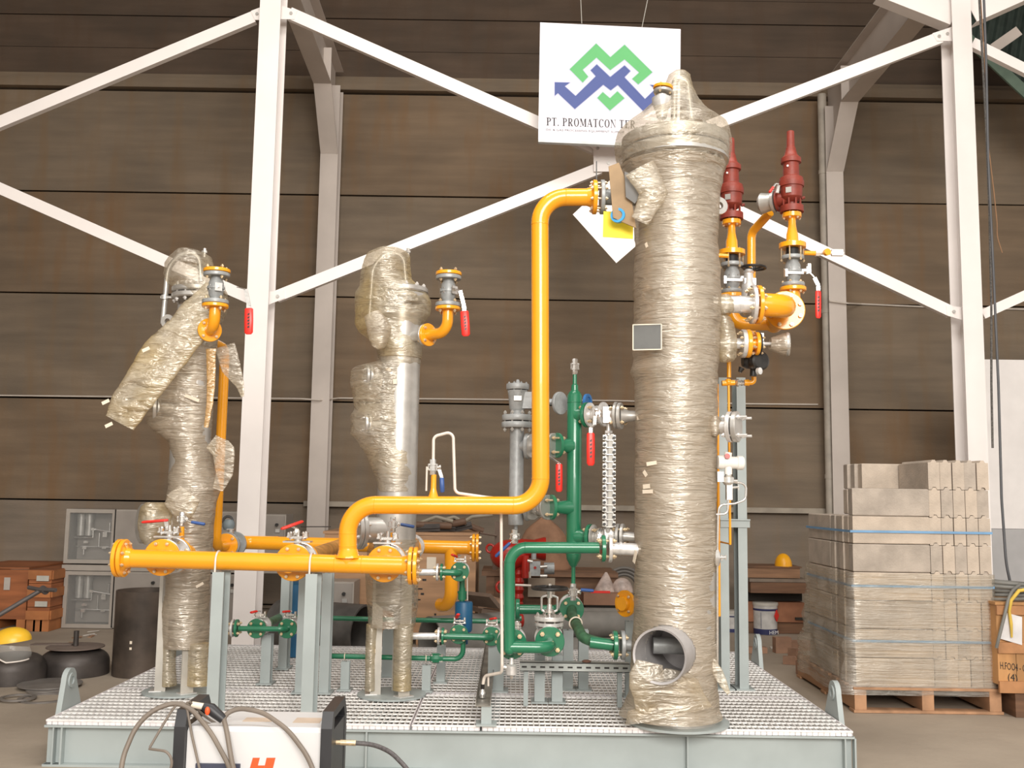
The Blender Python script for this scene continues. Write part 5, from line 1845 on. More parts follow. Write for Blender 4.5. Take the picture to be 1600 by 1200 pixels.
single('dusty_pipe', b, GRD, 'dusty grey-green pipe running back between the two left small valves', 'pipe')
# long rear green line and the low line on stubs
b = B().tube([P(452, 964, 8.3), P(600, 968, 8.3), P(775, 971, 8.3), P(815, 966, 8.3)], 0.02, 0.1, 14)
single('green_line', b, GRN, 'long thin green pipe running behind the middle tank at low height', 'pipe')
ll = thing('green_line', 'thin green pipe low over the deck on two stubs, turning up at its right end', 'pipe', P(620, 1027, 7.0))
part('pipe', B().tube([P(516, 1025, 7.0), P(723, 1030, 7.0), P(724, 1000, 7.0)], 0.0175, 0.06, 16), GRN, ll)
part('end_cap', B().cyl(P(515, 1025, 7.0), P(520, 1025, 7.0), 0.013, n=10), CHR, ll)
part('union', B().lathe(P(672, 1028.5, 7.0), X_, [(0, 0.02), (0.01, 0.032), (0.02, 0.034), (0.06, 0.034), (0.07, 0.028), (0.09, 0.02)], 8), GRN, ll)
part('union_bolts', B().bolts(P(683, 1028.5, 7.0), X_, 0.028, 4, 0.008, 0.03), CHR, ll, kind='stuff')
for px, y in ((539, 1034), (666, 1040)):
    part('u_bolt', B().torus(P(px, 1026 + (px - 539) * 0.02, 7.0), X_, 0.022, 0.0035, 20, 6), TAPE, ll)
# blue cylinder with green riser
bc = thing('blue_cylinder', 'blue painted cylinder standing in the small green line right of the middle tank', 'cylinder', P(724, 990, 7.12))
YB2 = 7.12
s_ = YB2 / FPX
b = B().lathe(P(724, 990, YB2), Z_, [(0, 6 * s_), (3 * s_, 12 * s_), (6 * s_, 13.5 * s_), (46 * s_, 13.5 * s_), (48 * s_, 12.5 * s_), (49 * s_, 5 * s_)], 32)
b.lathe(P(724, 1006, YB2), Z_, [(0, 7 * s_), (14 * s_, 7 * s_)], 16)
part('body', b, BLP, bc)
b = B().cyl(P(722, 942, YB2), P(722, 900, YB2), 4.2 * s_, n=16)
b.lathe(P(722, 937, YB2), Z_, [(0, 6.5 * s_), (10 * s_, 6.5 * s_), (10 * s_, 7.5 * s_), (13 * s_, 7.5 * s_), (13 * s_, 5 * s_), (18 * s_, 5 * s_)], 16)
part('green_riser', b, GRN, bc)
part('collar', B().lathe(P(722, 943, YB2), Z_, [(0, 5.5 * s_), (2 * s_, 5.5 * s_)], 16), SLW, bc)
b = B().tube([P(730, 885, 7.0), P(730.5, 938, 7.0)], 0.004, None, 6)
single('thin_tube', b, TUB, 'thin pale tube beside the green riser above the blue cylinder', 'tube')
b = B().lathe(V(P(461, 968, 8.4).x, 8.4, DECK + 0.002), Z_, [(0, 0.09), (0.58, 0.09), (0.6, 0.06)], 20)
single('blue_cylinder', b, BLP, 'blue cylinder half hidden behind the right header post', 'cylinder')
# yellow flanged stub behind tall tank
t = thing('yellow_stub', 'yellow flanged stub pipe behind the lower left of the tallest tank', 'pipe', P(977, 944, 6.7))
d = V(-0.75, -0.66, 0)
c = P(977, 943, 6.7)
part('flange', B().disc(c, d, 0.087, 0.02, 32), YEL, t)
part('pipe', B().lathe(c, -d, [(0.01, 0.058), (0.06, 0.045), (0.3, 0.045)], 20).lathe(c, d, [(0.01, 0.05), (0.04, 0.045)], 20), YEL, t)
part('flange_bolts', B().bolts(c, d, 0.066, 4, 0.01, 0.015, PI / 4), ZNC, t, kind='stuff')
ipost('small dark grey post behind the foot of the tallest tank', 985, 971, 6.9, 14, 0.06, 1000)
Yf_ = 7.2
# ================================================================== RIGHT-HAND INSTRUMENTS
def rel_valve(px, dy, Y, lab, side):
    """tall red pressure relief valve with its yellow reducer; rows are (y,hw) in the enlarged view of the right one"""
    s = Y / FPX
    X = P(px, 350, Y).x

    def z(y):
        return P(px, y + dy, Y).z
    t = thing('relief_valve', lab[0], 'valve', V(X, Y, z(333)))
    rows = [(332, 18.5), (322.5, 18.5), (322, 7.5), (317, 7.5), (314, 12), (309, 16.5), (293, 17.5), (292.5, 19.5), (289, 20), (284.5, 20), (284, 19), (279, 18.5), (276, 13), (256, 12.5), (255, 16), (248, 16), (246, 13.5), (243, 10.5), (235, 8.3), (232, 8), (231, 7), (228, 6.6), (206, 6), (205, 4.5)]
    b = B().lathe(V(X, Y, z(332)), Z_, [(z(y) - z(332), hw * s) for y, hw in rows], 32)
    for k in range(8):
        a = 2 * PI * k / 8 + 0.2
        b.cyl(V(X + 14 * s * math.cos(a), Y + 14 * s * math.sin(a), z(322)), V(X + 14 * s * math.cos(a), Y + 14 * s * math.sin(a), z(312)), 1.6 * s, n=6)
    b.cyl(V(X + 16 * s, Y, z(310)), V(X + 21 * s, Y, z(308)), 2.4 * s, n=8)
    part('body', b, REDP, t)
    part('data_plate', B().obox(V(X - 9 * s, Y - 15.6 * s, z(301)), V(1, -0.6, 0), Z_, V(0.6, 1, 0), 9 * s, 9 * s, 0.3 * s), SIL, t)
    part('seal_screw', B().cyl(V(X - 8 * s, Y - 10 * s, z(263)), V(X - 9 * s, Y - 13 * s, z(263)), 1.6 * s, n=8), SLW, t)
    # side outlet
    if side:
        d = V(-0.8, 0.6, 0)
        c = V(X, Y, z(310))
        b = B().cyl(c, c + d * 21 * s, 11 * s, n=20).disc(c + d * 22 * s, d, 18 * s, 3 * s, 28)
        part('outlet', b, REDP, t)
    # yellow reducer spool
    t2 = thing('yellow_reducer', lab[1], 'pipe', V(X, Y, z(387)))
    rows = [(387.5, 21), (380.5, 21), (380, 10.5), (376, 9.5), (366, 9), (360, 7.4), (352, 6.2), (341, 6), (340, 15), (333.5, 15)]
    part('reducer', B().lathe(V(X, Y, z(387.5)), Z_, [(z(y) - z(387.5), hw * s) for y, hw in rows], 30), YEL, t2)
    part('upper_bolts', B().bolts(V(X, Y, z(333)), Z_, 12.5 * s, 6, 2 * s, 8 * s), ZNC, t2, kind='stuff')
    part('black_spool', B().cyl(V(X, Y, z(401)), V(X, Y, z(388)), 10 * s, n=24), BLG, t2)
    part('long_bolts', B().bolts(V(X, Y, z(394)), Z_, 17.5 * s, 6, 2 * s, 13 * s), ZNC, t2, kind='stuff')
    # ball valve under it
    bvp0, bvp1 = V(X, Y, z(448)), V(X, Y, z(400))
    lv = [P(px + 26, 424 + dy, Y - 0.02), P(px + 35, 434 + dy, Y - 0.03), P(px + 41, 446 + dy, Y - 0.03), P(px + 41, 496 + dy, Y - 0.03)] if side else None
    bv = ball_valve(lab[2], bvp0, bvp1, 18 * s, GRY, V(1, -0.2, 0), body=0.66, stemlen=25 * s, lev=lv, grip=RED, gl=0.19, lw=0.028)
    b = B().obox(V(X + 24 * s, Y - 0.02, z(421)), Z_, X_, Y_, 16 * s, 5 * s, 9 * s)
    b.obox(V(X, Y - 12 * s, z(429)), X_, Y_, Z_, 26 * s, 5 * s, 4 * s)
    b.obox(V(X - 14 * s, Y - 10 * s, z(429)), X_, Y_, Z_, 4 * s, 9 * s, 12 * s)
    part('bracket', b, SLW, bv)
    # yellow elbow below
    t3 = thing('yellow_elbow', lab[3], 'pipe', V(X, Y, z(455)))
    part('flange', B().disc(V(X, Y, z(452)), Z_, 20.5 * s, 6 * s), YEL, t3)
    part('flange_bolts', B().bolts(V(X, Y, z(449)), Z_, 16 * s, 6, 2.2 * s, 7 * s), ZNC, t3, kind='stuff')
    return X, z, t3, s


XR, zR, tR, sR = rel_valve(1237.5, 0, 6.65, ('tall red relief valve at the far right of the skid', 'yellow reducer under the right red relief valve', 'silver ball valve under the right red relief valve', 'yellow elbow under the right relief valve line'), True)
XLf, zL, tL, sL = rel_valve(1143, 11, 6.8, ('red relief valve half hidden behind the tallest tank', 'yellow reducer under the half hidden red relief valve', 'silver ball valve under the half hidden red relief valve', 'yellow elbow under the left relief valve line'), False)
zm_ = P(1214, 486, 6.6).z
xm = P(1214, 486, 6.6).x
part('elbow', B().tube([V(XR, 6.65, zR(452)), V(XR, 6.65, zm_ - 0.03), V(xm, 6.72, zm_ - 0.03)], 0.047, 0.13, 22, seg=10), YEL, tR)
part('elbow', B().tube([V(XLf, 6.8, zL(452)), V(XLf, 6.8, zm_ - 0.06), V(xm, 6.76, zm_ - 0.06)], 0.045, 0.09, 22, seg=10), YEL, tL)
# manifold elbow from the tank nozzle
mf = thing('yellow_manifold', 'thick yellow elbow and flanges feeding both red relief valves', 'pipe', P(1200, 480, 6.3))
z0_ = P(1178, 476, Y3).z
b = B().tube([V(P(1186, 476, Y3).x, Y3, z0_), V(xm - 0.045, Y3, z0_ - 0.005), V(xm - 0.045, 6.5, zm_)], 0.074, 0.13, 30, seg=12)
part('elbow', b, YEL, mf)
cM = V(xm + 0.01, 6.44, P(1216, 485, 6.44).z)
flange(mf, cM, V(0.15, 1, 0), 0.128, 0.024, YEL, n=40)
boltset(mf, cM, V(0.15, 1, 0), 0.103, 8, 0.014, 0.02)
flange(mf, V(P(1185, 477, Y3).x, Y3, z0_), X_, 0.122, 0.026, YEL, n=40)
boltset(mf, V(P(1180, 477, Y3).x, Y3, z0_), X_, 0.1, 8, 0.013, 0.036)
part('rear_body', B().cyl(cM + V(0, 0.02, 0), cM + V(0.02, 0.36, -0.02), 0.07, n=24), YEL, mf)
b = B().disc(V(P(1176, 477, Y3).x, Y3, z0_), X_, 0.122, 0.026, 40).cyl(V(X3 + 0.2, Y3, z0_), V(P(1174, 477, Y3).x, Y3, z0_), 0.054, n=28)
b.lathe(V(P(1155, 476, Y3).x, Y3, z0_), X_, [(0, 0.0565), (0.01, 0.0565)], 28)
part('upper_right_nozzle', b, SLW, v3, label='bright silver nozzle at the upper right')
film('nozzle_wrap', [(462, 1122, 1140), (470, 1120, 1147), (485, 1119, 1147), (492, 1122, 1140)], Y3 - 0.03, 0.06, v3, FILM2, amp=0.006, f=14, seed=51, n=40, step=3)
# gate valve with black handwheel
gv2 = thing('gate_valve', 'small gate valve with black handwheel beside the yellow manifold', 'valve', P(1172, 470, 6.35))
b = B().lathe(P(1170, 470, 6.4), Z_, [(0, 0.05), (0.1, 0.045), (0.12, 0.035), (0.18, 0.03), (0.19, 0.04), (0.21, 0.02)], 16)
b.obox(P(1171, 441, 6.4), X_, Y_, Z_, 0.075, 0.05, 0.045)
part('body', b, SLW, gv2)
part('stem', B().cyl(P(1170, 440, 6.4), P(1177, 414, 6.4), 0.008, n=10), CHR, gv2)
handwheel(gv2, P(1178, 418, 6.4), V(0.05, -0.02, 1), 0.074, 0.0095, BLK, 3)
# outlet pipe of the right relief valve
op = thing('outlet_pipe', 'yellow bent pipe descending left from the right red relief valve', 'pipe', P(1175, 440, 7.1))
c = V(XR, 6.65, zR(310)) + V(-0.8, 0.6, 0) * (26 * sR)
d = V(-0.8, 0.6, 0)
part('pipe', B().tube([P(1203, 332, 6.9), P(1174, 364, 7.1), P(1174, 520, 7.1)], 0.031, 0.07, 20, seg=8), YEL, op)
b = B().lathe(c, d, [(0, 18 * sR), (0.02, 18 * sR), (0.022, 14 * sR), (0.06, 15 * sR), (0.1, 17 * sR), (0.12, 12 * sR)], 28)
part('grey_flange', b, SIL, op, label='grey round flange')
lv_ = thing('small_valve', 'tiny red levered valve at the side of the right red relief valve', 'valve', P(1212, 300, 6.6))
part('body', B().cyl(P(1214, 302, 6.6), P(1216, 290, 6.6), 0.014, n=8), CHR, lv_)
lever(lv_, [P(1216, 288, 6.58), P(1212, 287, 6.57), P(1203, 300, 6.55)], 0.055, RED, 0.016, 0.005)
# side instrument fittings of both lines
for px, py, Y, k in ((1256, 395, 6.65, 0), (1120, 399, 6.7, 1)):
    s = Y / FPX
    t = thing('bleed_fitting', 'yellow bleed stub with silver fittings right of the right relief line' if k == 0 else 'yellow bleed stub tucked between the tallest tank and left relief line', 'fitting', P(px, py, Y))
    part('nipple', B().cyl(P(px, py, Y), P(px + 18, py + 1, Y), 3.6 * s, n=14), YEL, t)
    if k == 0:
        b = B().cyl(P(px + 18, py + 1, Y), P(px + 24, py + 1, Y), 5 * s, n=6).cyl(P(px + 24, py, Y), P(px + 62, py + 1, Y), 3 * s, n=12)
        b.obox(P(px + 52, py, Y), X_, Z_, Y_, 18 * s, 10 * s, 6 * s)
        part('connector', b, TUB, t)
        part('knob', B().lathe(P(px + 34, py, Y - 0.03), V(0.2, -1, 0), [(0, 5 * s), (0.03, 5.5 * s)], 12), YEL, t)

# second line with film-bagged valve and cone
s6 = 6.2 / FPX
c2 = P(1150, 537, 6.2)


def P2(x, y=537):
    return P(x, y, 6.2)


b = B().cyl(V(X3 + 0.2, 6.2, P2(1120).z), P2(1158), 0.034, n=20).disc(P2(1161.5), X_, 22.5 * s6, 0.028, 32)
part('second_right_nozzle', b, SLW, v3, label='small nozzle below the big right one')
film('film_bag', [(496, 1118, 1140), (505, 1117, 1146), (525, 1118, 1150), (545, 1118, 1153), (558, 1120, 1152), (564, 1126, 1146)], 6.14, 0.075, v3, FILM2, amp=0.014, f=12, seed=61, n=60, step=3)
yf = thing('yellow_flanges', 'pair of yellow flanges on the small line below the manifold', 'flange', P2(1175))
part('flange', B().disc(P2(1168.5), X_, 22.5 * s6, 0.026, 32), YEL, yf)
part('flange', B().disc(P2(1182.5), X_, 18.5 * s6, 0.022, 32), YEL, yf)
part('body', B().cyl(P2(1168), P2(1184), 10 * s6, n=20), YEL, yf)
boltset(yf, P2(1165), X_, 18 * s6, 8, 2.4 * s6, 0.034)
boltset(yf, P2(1184), X_, 15 * s6, 6, 2.2 * s6, 0.022)
part('gasket', B().disc(P2(1187), X_, 17 * s6, 0.012, 28), BLG, yf)
sp_ = thing('spindle', 'silver spindle with film-covered end disc sticking out right of the yellow flanges', 'spindle', P2(1205))
b = B().cyl(P2(1188), P2(1193), 6 * s6, n=12).cyl(P2(1190), P2(1210), 2.6 * s6, n=10).obox(P2(1190, 527), X_, Z_, Y_, 0.02, 0.05, 0.03)
part('rod', b, SLW, sp_)
part('end_disc', B().lathe(P2(1228, 538), V(1, -0.15, 0), [(0, 18.5 * s6), (0.012, 19 * s6), (0.02, 18 * s6)], 32), SIL, sp_)
sleeve('film_cone', [(1203, 537, 9, 6.2), (1212, 538, 13, 6.2), (1222, 538, 17, 6.2), (1230, 538, 19, 6.2)], 6.2, sp_, FILM, amp=0.008, f=14, seed=66, flat=1.0)
# black actuator
ba = thing('regulator', 'black regulator body with round cover under the small yellow flanges', 'regulator', P(1178, 585, 6.3))
b = B().lathe(P(1160, 563, 6.32), X_, [(0, 0.04), (0.03, 0.055), (0.09, 0.058), (0.12, 0.04)], 20)
b.lathe(P(1186, 564, 6.25), V(0.35, -1, 0), [(-0.06, 0.05), (-0.02, 0.062), (0.02, 0.062), (0.03, 0.05)], 28)
b.cyl(P(1178, 565, 6.3), P(1177, 588, 6.3), 0.022, n=14)
b.lathe(P(1159, 575, 6.3), V(-0.5, 0, -1), [(0, 0.02), (0.03, 0.012)], 10)
part('body', b, BLK, ba)
part('gauge', B().lathe(P(1184, 580, 6.2), V(0.8, -1, 0), [(0, 0.022), (0.02, 0.022)], 20), SLW, ba)
t = thing('yellow_tubing', 'thin yellow tubing with tee and elbow under the black regulator', 'pipe', P(1140, 600, 6.4))
Yt = 6.4
b = B().tube([P(1164, 598, Yt), P(1178, 598, Yt), P(1178, 587, Yt)], 0.016, 0.02, 14)
b.lathe(P(1163, 598, Yt), X_, [(0, 0.02), (0.03, 0.022)], 14)
part('elbow', b, YEL, t)
b = B().sphere(P(1138, 597, Yt), 0.024, 14, 8)
b.cyl(P(1128, 599, Yt), P(1148, 598, Yt), 0.018, n=14)
b.cyl(P(1139, 562, Yt), P(1139, 590, Yt), 0.014, n=14)
part('tee', b, YEL, t, kind='stuff')
part('union', B().lathe(P(1149, 598, Yt), X_, [(0, 0.014), (0.01, 0.026), (0.02, 0.026), (0.022, 0.016), (0.035, 0.016), (0.037, 0.02), (0.06, 0.014)], 8), CHR, t)
b = B().tube([V(P(1139.5, 700, Yt).x, Yt, P(1139, 600, Yt).z), V(P(1139.5, 700, Yt).x, Yt, P(1139, 850, Yt).z), V(P(1139.5, 700, Yt).x, Yf_ + 0.04, P(1139, 850, Yt).z)], 0.0075, None, 10)
single('yellow_drop_pipe', b, YEL, 'thin yellow vertical pipe between the two grey posts behind the transmitter', 'pipe')
b = B().tube([V(P(1121.5, 700, 6.62).x, 6.62, P(1121, 600, 6.62).z), V(P(1121.5, 700, 6.62).x, 6.62, P(1121, 962, 6.62).z), V(X3 + 0.15, 6.35, P(1121, 962, 6.62).z)], 0.011, None, 12)
single('yellow_drop_pipe', b, YEL, 'long thin yellow vertical pipe hugging the right side of the tallest tank', 'pipe')

# blind flanged nozzle at mid height
d = V(0.88, -0.47, 0).normalized()
c = P(1141, 667, 5.98)
b = B().cyl(c - d * 0.22, c - d * 0.01, 0.042, n=24).disc(c, d, 0.093, 0.026, 36)
part('right_nozzle', b, SLW, v3, label='silver nozzle at the middle right')
t = thing('blind_flange', 'silver blind flange with long bolts on the right of the tallest tank', 'flange', c)
part('disc', B().disc(c + d * 0.036, d, 0.093, 0.03, 36), SIL, t)
part('gasket', B().disc(c + d * 0.017, d, 0.075, 0.008, 30), BLG, t)
b = B().bolts(c + d * 0.02, d, 0.076, 4, 0.014, 0.038, PI / 4)
u, v = perp(d)
for k in range(4):
    a = PI / 4 + k * PI / 2
    b.cyl(c + (u * math.cos(a) + v * math.sin(a)) * 0.076 + d * 0.03, c + (u * math.cos(a) + v * math.sin(a)) * 0.076 + d * 0.115, 0.008, n=8)
part('flange_bolts', b, SLW, t, kind='stuff')
film('nozzle_wrap', [(650, 1108, 1122), (658, 1104, 1128), (672, 1104, 1128), (682, 1108, 1120)], 6.02, 0.06, v3, FILM, amp=0.008, f=12, seed=71, n=40, step=3)

# transmitter
Yq = 6.05
s = Yq / FPX
t = thing('pressure_transmitter', 'white two-chamber transmitter with red round cap, right of the tallest tank', 'instrument', P(1138, 745, Yq))
WP = mat('white_enamel', (0.82, 0.79, 0.74), 0.35, var=0.02)
b = B().lathe(P(1121, 722, Yq), V(1, 0.05, -0.02), [(0, 10 * s), (2 * s, 11 * s), (9 * s, 11 * s), (10 * s, 9.5 * s), (30 * s, 9.5 * s), (31 * s, 11 * s), (39 * s, 11 * s), (41 * s, 9.5 * s)], 28)
b.cyl(P(1138, 722, Yq), P(1138, 741, Yq), 6 * s, n=16)
b.cyl(P(1136, 722, Yq), P(1138, 707, Yq), 6 * s, n=16)
part('housing', b, WP, t)
part('red_cap', B().lathe(P(1136, 713, Yq - 8 * s), V(0, -1, 0.1), [(0, 4.2 * s), (3 * s, 4.2 * s)], 16), REDD, t, label='red round cap')
b = B().lathe(P(1138, 758, Yq), Z_, [(0, 6 * s), (4 * s, 9 * s), (12 * s, 9 * s), (15 * s, 5 * s), (18 * s, 5 * s)], 12)
b.obox(P(1125, 745, Yq), X_, Z_, Y_, 10 * s, 16 * s, 10 * s)
part('sensor', b, CHR, t)
m_ = thing('valve_manifold', 'stainless needle valve manifold below the white transmitter', 'valve', P(1139, 780, Yq))
b = B().obox(P(1139, 768, Yq), X_, Z_, Y_, 9 * s, 26 * s, 10 * s)
b.cyl(P(1143, 762, Yq), P(1154, 761, Yq), 2 * s, n=8).cyl(P(1154, 757, Yq), P(1154, 766, Yq), 1.2 * s, n=6).cyl(P(1130, 752, Yq), P(1152, 752, Yq), 3 * s, n=8)
part('block', b, CHR, m_)
b = B().tube([P(1138, 782, Yq), P(1137, 803, Yq), P(1119, 804, Yq)], 1.7 * s, 0.03, 10)
b.tube([P(1143, 753, Yq), P(1166, 756, Yq), P(1165, 781, Yq), P(1148, 787, Yq), P(1124, 789, Yq), P(1122, 806, Yq), P(1121, 858, Yq), P(1121, 1046, Yq)], 1.7 * s, 0.035, 10)
single('impulse_tube', b, CHR, 'looped stainless tube dropping from the transmitter down to the deck', 'tube')
t = thing('needle_valve', 'small stainless needle valve on the tube right of the tallest tank', 'valve', P(1121, 872, Yq - 0.02))
b = B().lathe(P(1121, 884, Yq - 0.02), Z_, [(0, 3 * s), (4 * s, 4 * s), (8 * s, 5 * s), (16 * s, 5 * s), (20 * s, 4 * s), (24 * s, 2.5 * s)], 8)
b.cyl(P(1124, 871, Yq - 0.02), P(1134, 871, Yq - 0.02), 2 * s, n=8).cyl(P(1128, 867, Yq - 0.02), P(1128, 876, Yq - 0.02), 1.5 * s, n=6).cyl(P(1134, 867, Yq - 0.02), P(1134, 875, Yq - 0.02), 1.4 * s, n=6)
part('body', b, CHR, t)
# grey post frame
Yf = 7.2
fr = thing('steel_stand', 'tall grey-blue steel frame of two posts right of the tallest tank', 'frame', P(1148, 1065, Yf))
s = Yf / FPX
for pc, w_ in ((1131.5, 13), (1160, 14)):
    x = P(pc, 820, Yf).x
    b = B().ibeam(V(x, Yf + 0.07, DECK + 0.011), V(x, Yf + 0.07, P(pc, 590, Yf).z), w_ * s, 0.15, 0.009, 0.007, X_, Y_)
    part('post', b, STL, fr)
    part('base_plate', B().box((x - 0.07, Yf - 0.03, DECK + 0.001), (x + 0.07, Yf + 0.18, DECK + 0.011)), STL, fr)
xa, xb_ = P(1125, 820, Yf).x, P(1171, 820, Yf).x
b = B().box((xa, Yf - 0.016, P(1150, 824, Yf).z), (xb_, Yf - 0.007, P(1150, 811, Yf).z))
b.box((xa - 0.004, Yf - 0.03, P(1150, 813, Yf).z), (xb_, Yf + 0.12, P(1150, 811, Yf).z))
part('cross_beam', b, STL, fr)
# ================================================================== LEFT FLOOR ITEMS
MILL = mat('mill_scale_steel', (0.06, 0.05, 0.045), 0.5, metal=0.3, var=0.4, scale=5)
BRN = mat('brown_steel', (0.075, 0.055, 0.042), 0.6, metal=0.2, var=0.5, scale=3)


def ground(px, py):
    return PZ(px, py, 0)


g = ground(223, 1060)
Yc = g.y + 0.22
X = P(225, 1000, Yc).x
rr = 44 * Yc / FPX
h = P(225, 922, Yc).z
t = thing('steel_pipe', 'large dark brown open steel pipe standing upright left of the skid', 'pipe', (X, Yc, 0))
part('pipe', B().lathe(V(X, Yc, 0.003), Z_, [(0, rr), (h, rr), (h, rr - 0.012), (0.01, rr - 0.012)], 48, (False, True)), BRN, t)
part('chalk_marks', B().obox(V(X - 0.02, Yc - rr - 0.001, h * 0.42), X_, Z_, Y_, 0.02, 0.025, 0.001).obox(V(X - 0.02, Yc - rr - 0.001, h * 0.35), X_, Z_, Y_, 0.02, 0.02, 0.001), TAPE, t, kind='stuff')


def dish(lab, px, pyb, wpx, htop):
    g = ground(px, pyb)
    r = wpx / 2 * g.y / FPX
    Yd = g.y + r * 0.97
    X = P(px, pyb, Yd).x
    r = wpx / 2 * Yd / FPX
    t = thing('dished_head', lab, 'tank end', (X, Yd, 0))
    H = P(px, htop, Yd).z
    prof = [(0.002, r), (H * 0.45, r)] + [(H * 0.45 + H * 0.52 * math.sin(a * PI / 16), r * (math.cos(a * PI / 16)) ** 0.55 if a < 8 else 0.01) for a in range(1, 9)]
    part('shell', B().lathe(V(X, Yd, 0), Z_, prof, 48), MILL, t, smooth=1.2)
    return X, Yd, H, r


Xd, Yd, Hd, rd = dish('round black dished tank end on the floor, right one of two', 115, 1062, 100, 1011)
dish('round black dished tank end under the face shield, left one of two', 18, 1074, 94, 1018)
t = thing('steel_plate', 'flat brown plate lying on the right black dished end', 'plate', (Xd - 0.02, Yd, Hd))
part('plate', B().disc(V(Xd, Yd, Hd + 0.004), Z_, 0.24, 0.012, 32).obox(V(Xd - 0.22, Yd + 0.05, Hd + 0.016), V(1, 0.1, 0), Y_, Z_, 0.35, 0.1, 0.008), mat('brown_plate', (0.16, 0.12, 0.10), 0.6), t)
b = B().cyl(V(Xd + 0.0, Yd, Hd + 0.012), V(Xd, Yd, Hd + 0.14), 0.022, n=16)
single('steel_stub', b, MILL, 'small dark steel stub standing on the plate over the right dished end', 'stub')
# discs and rings on the floor
for px, py, w_, th, z0, lab, ring in ((78, 1074, 92, 0.012, 0.022, 'flat grey steel disc on the floor, upper of two stacked', False), (74, 1079, 60, 0.02, 0.0, 'smaller dark disc under the flat grey disc', False), (70, 1092, 76, 0.010, 0.0, 'large thin steel ring lying on the floor at lower left', True), (28, 1094, 52, 0.012, 0.012, 'smaller steel ring overlapping the large floor ring', True)):
    g = PZ(px, py, 0)
    r = w_ / 2 * g.y / FPX
    c = V(g.x, g.y, z0 + th / 2 + 0.001)
    b = B()
    if ring:
        b.ring(c, Z_, r, r * 0.82, th, 48)
    else:
        b.disc(c, Z_, r, th, 48)
    single('steel_ring' if ring else 'steel_disc', b, mat('plate_grey', (0.20, 0.18, 0.165), 0.5, metal=0.3, var=0.15), lab, 'ring' if ring else 'disc')
# face shield
fs = thing('face_shield', 'face shield with yellow brow and clear visor on the left dished end', 'face shield', P(20, 1030, 8.4))
Yv = 8.35
s = Yv / FPX
brow = []
for i in range(9):
    a = PI * 0.5 * i / 8
    rr_ = 31 * s * math.cos(a)
    brow.append([P(16, 1003, Yv) + V(rr_ * math.cos(2 * PI * k / 28), 0.8 * rr_ * math.sin(2 * PI * k / 28), 22 * s * math.sin(a) + 0.12 * rr_ * math.cos(2 * PI * k / 28)) for k in range(28)])
part('brow_guard', B().rings(brow, True, (True, False)), mat('yellow_helmet', (0.85, 0.50, 0.03), 0.35, var=0.03), fs, smooth=1.2)
vis = []
for i in range(7):
    f = i / 6
    vis.append([P(16 - 0 * f, 1004 + 28 * f, Yv) + V((30 + 4 * f - 10 * f ** 3) * s * math.cos(PI + PI * k / 20) * -1 * 1.0 + 4 * f * s, 0.8 * (30 + 4 * f - 8 * f ** 3) * s * math.sin(PI + PI * k / 20), abs(k - 10) * 0.0045 * f + (k - 10) * 0.003) for k in range(21)])
visor = bpy.data.materials.new('clear_visor')
visor.use_nodes = True
n_ = visor.node_tree.nodes
n_['Principled BSDF'].inputs['Base Color'].default_value = (0.8, 0.78, 0.74, 1)
n_['Principled BSDF'].inputs['Roughness'].default_value = 0.08
n_['Principled BSDF'].inputs['Alpha'].default_value = 0.22
part('visor', B().rings(vis, False, (False, False)), visor, fs, smooth=1.2)
b = B().tube([vis[-1][k] for k in range(0, 21, 2)], 0.006, None, 8)
part('visor_rim', b, mat('rim_white', (0.75, 0.68, 0.62), 0.4), fs)
# pallet truck handle
t = thing('pallet_truck_handle', 'dark T-shaped pull handle leaning up from the left edge of the frame', 'handle', P(-10, 965, 9.6))
part('handle', B().tube([P(-30, 978, 9.6), P(66, 921, 9.9)], 0.022, None, 12).tube([P(45, 918, 9.95), P(60, 921, 9.88), P(87, 922, 9.8)], 0.02, 0.05, 12), mat('dark_handle', (0.10, 0.085, 0.08), 0.5), t)
part('grip', B().cyl(P(66, 920, 9.9), P(72, 924, 9.86), 0.035, n=12), mat('dark_handle', (0.1, 0.085, 0.08), 0.5), t)
bb = B().box((P(-60, 960, 9.6).x, 9.4, 0.002), (P(-25, 960, 9.6).x, 9.9, P(-20, 972, 9.6).z))
part('base', bb, mat('dark_handle', (0.1, 0.085, 0.08), 0.5), t)

# orange crates against the wall at left
CRO = mat('orange_crate_wood', (0.30, 0.10, 0.035), 0.65, var=0.25, scale=3, stretch=(0.5, 0.5, 4))
CRB = mat('orange_crate_batten', (0.38, 0.14, 0.045), 0.65, var=0.2, scale=4)


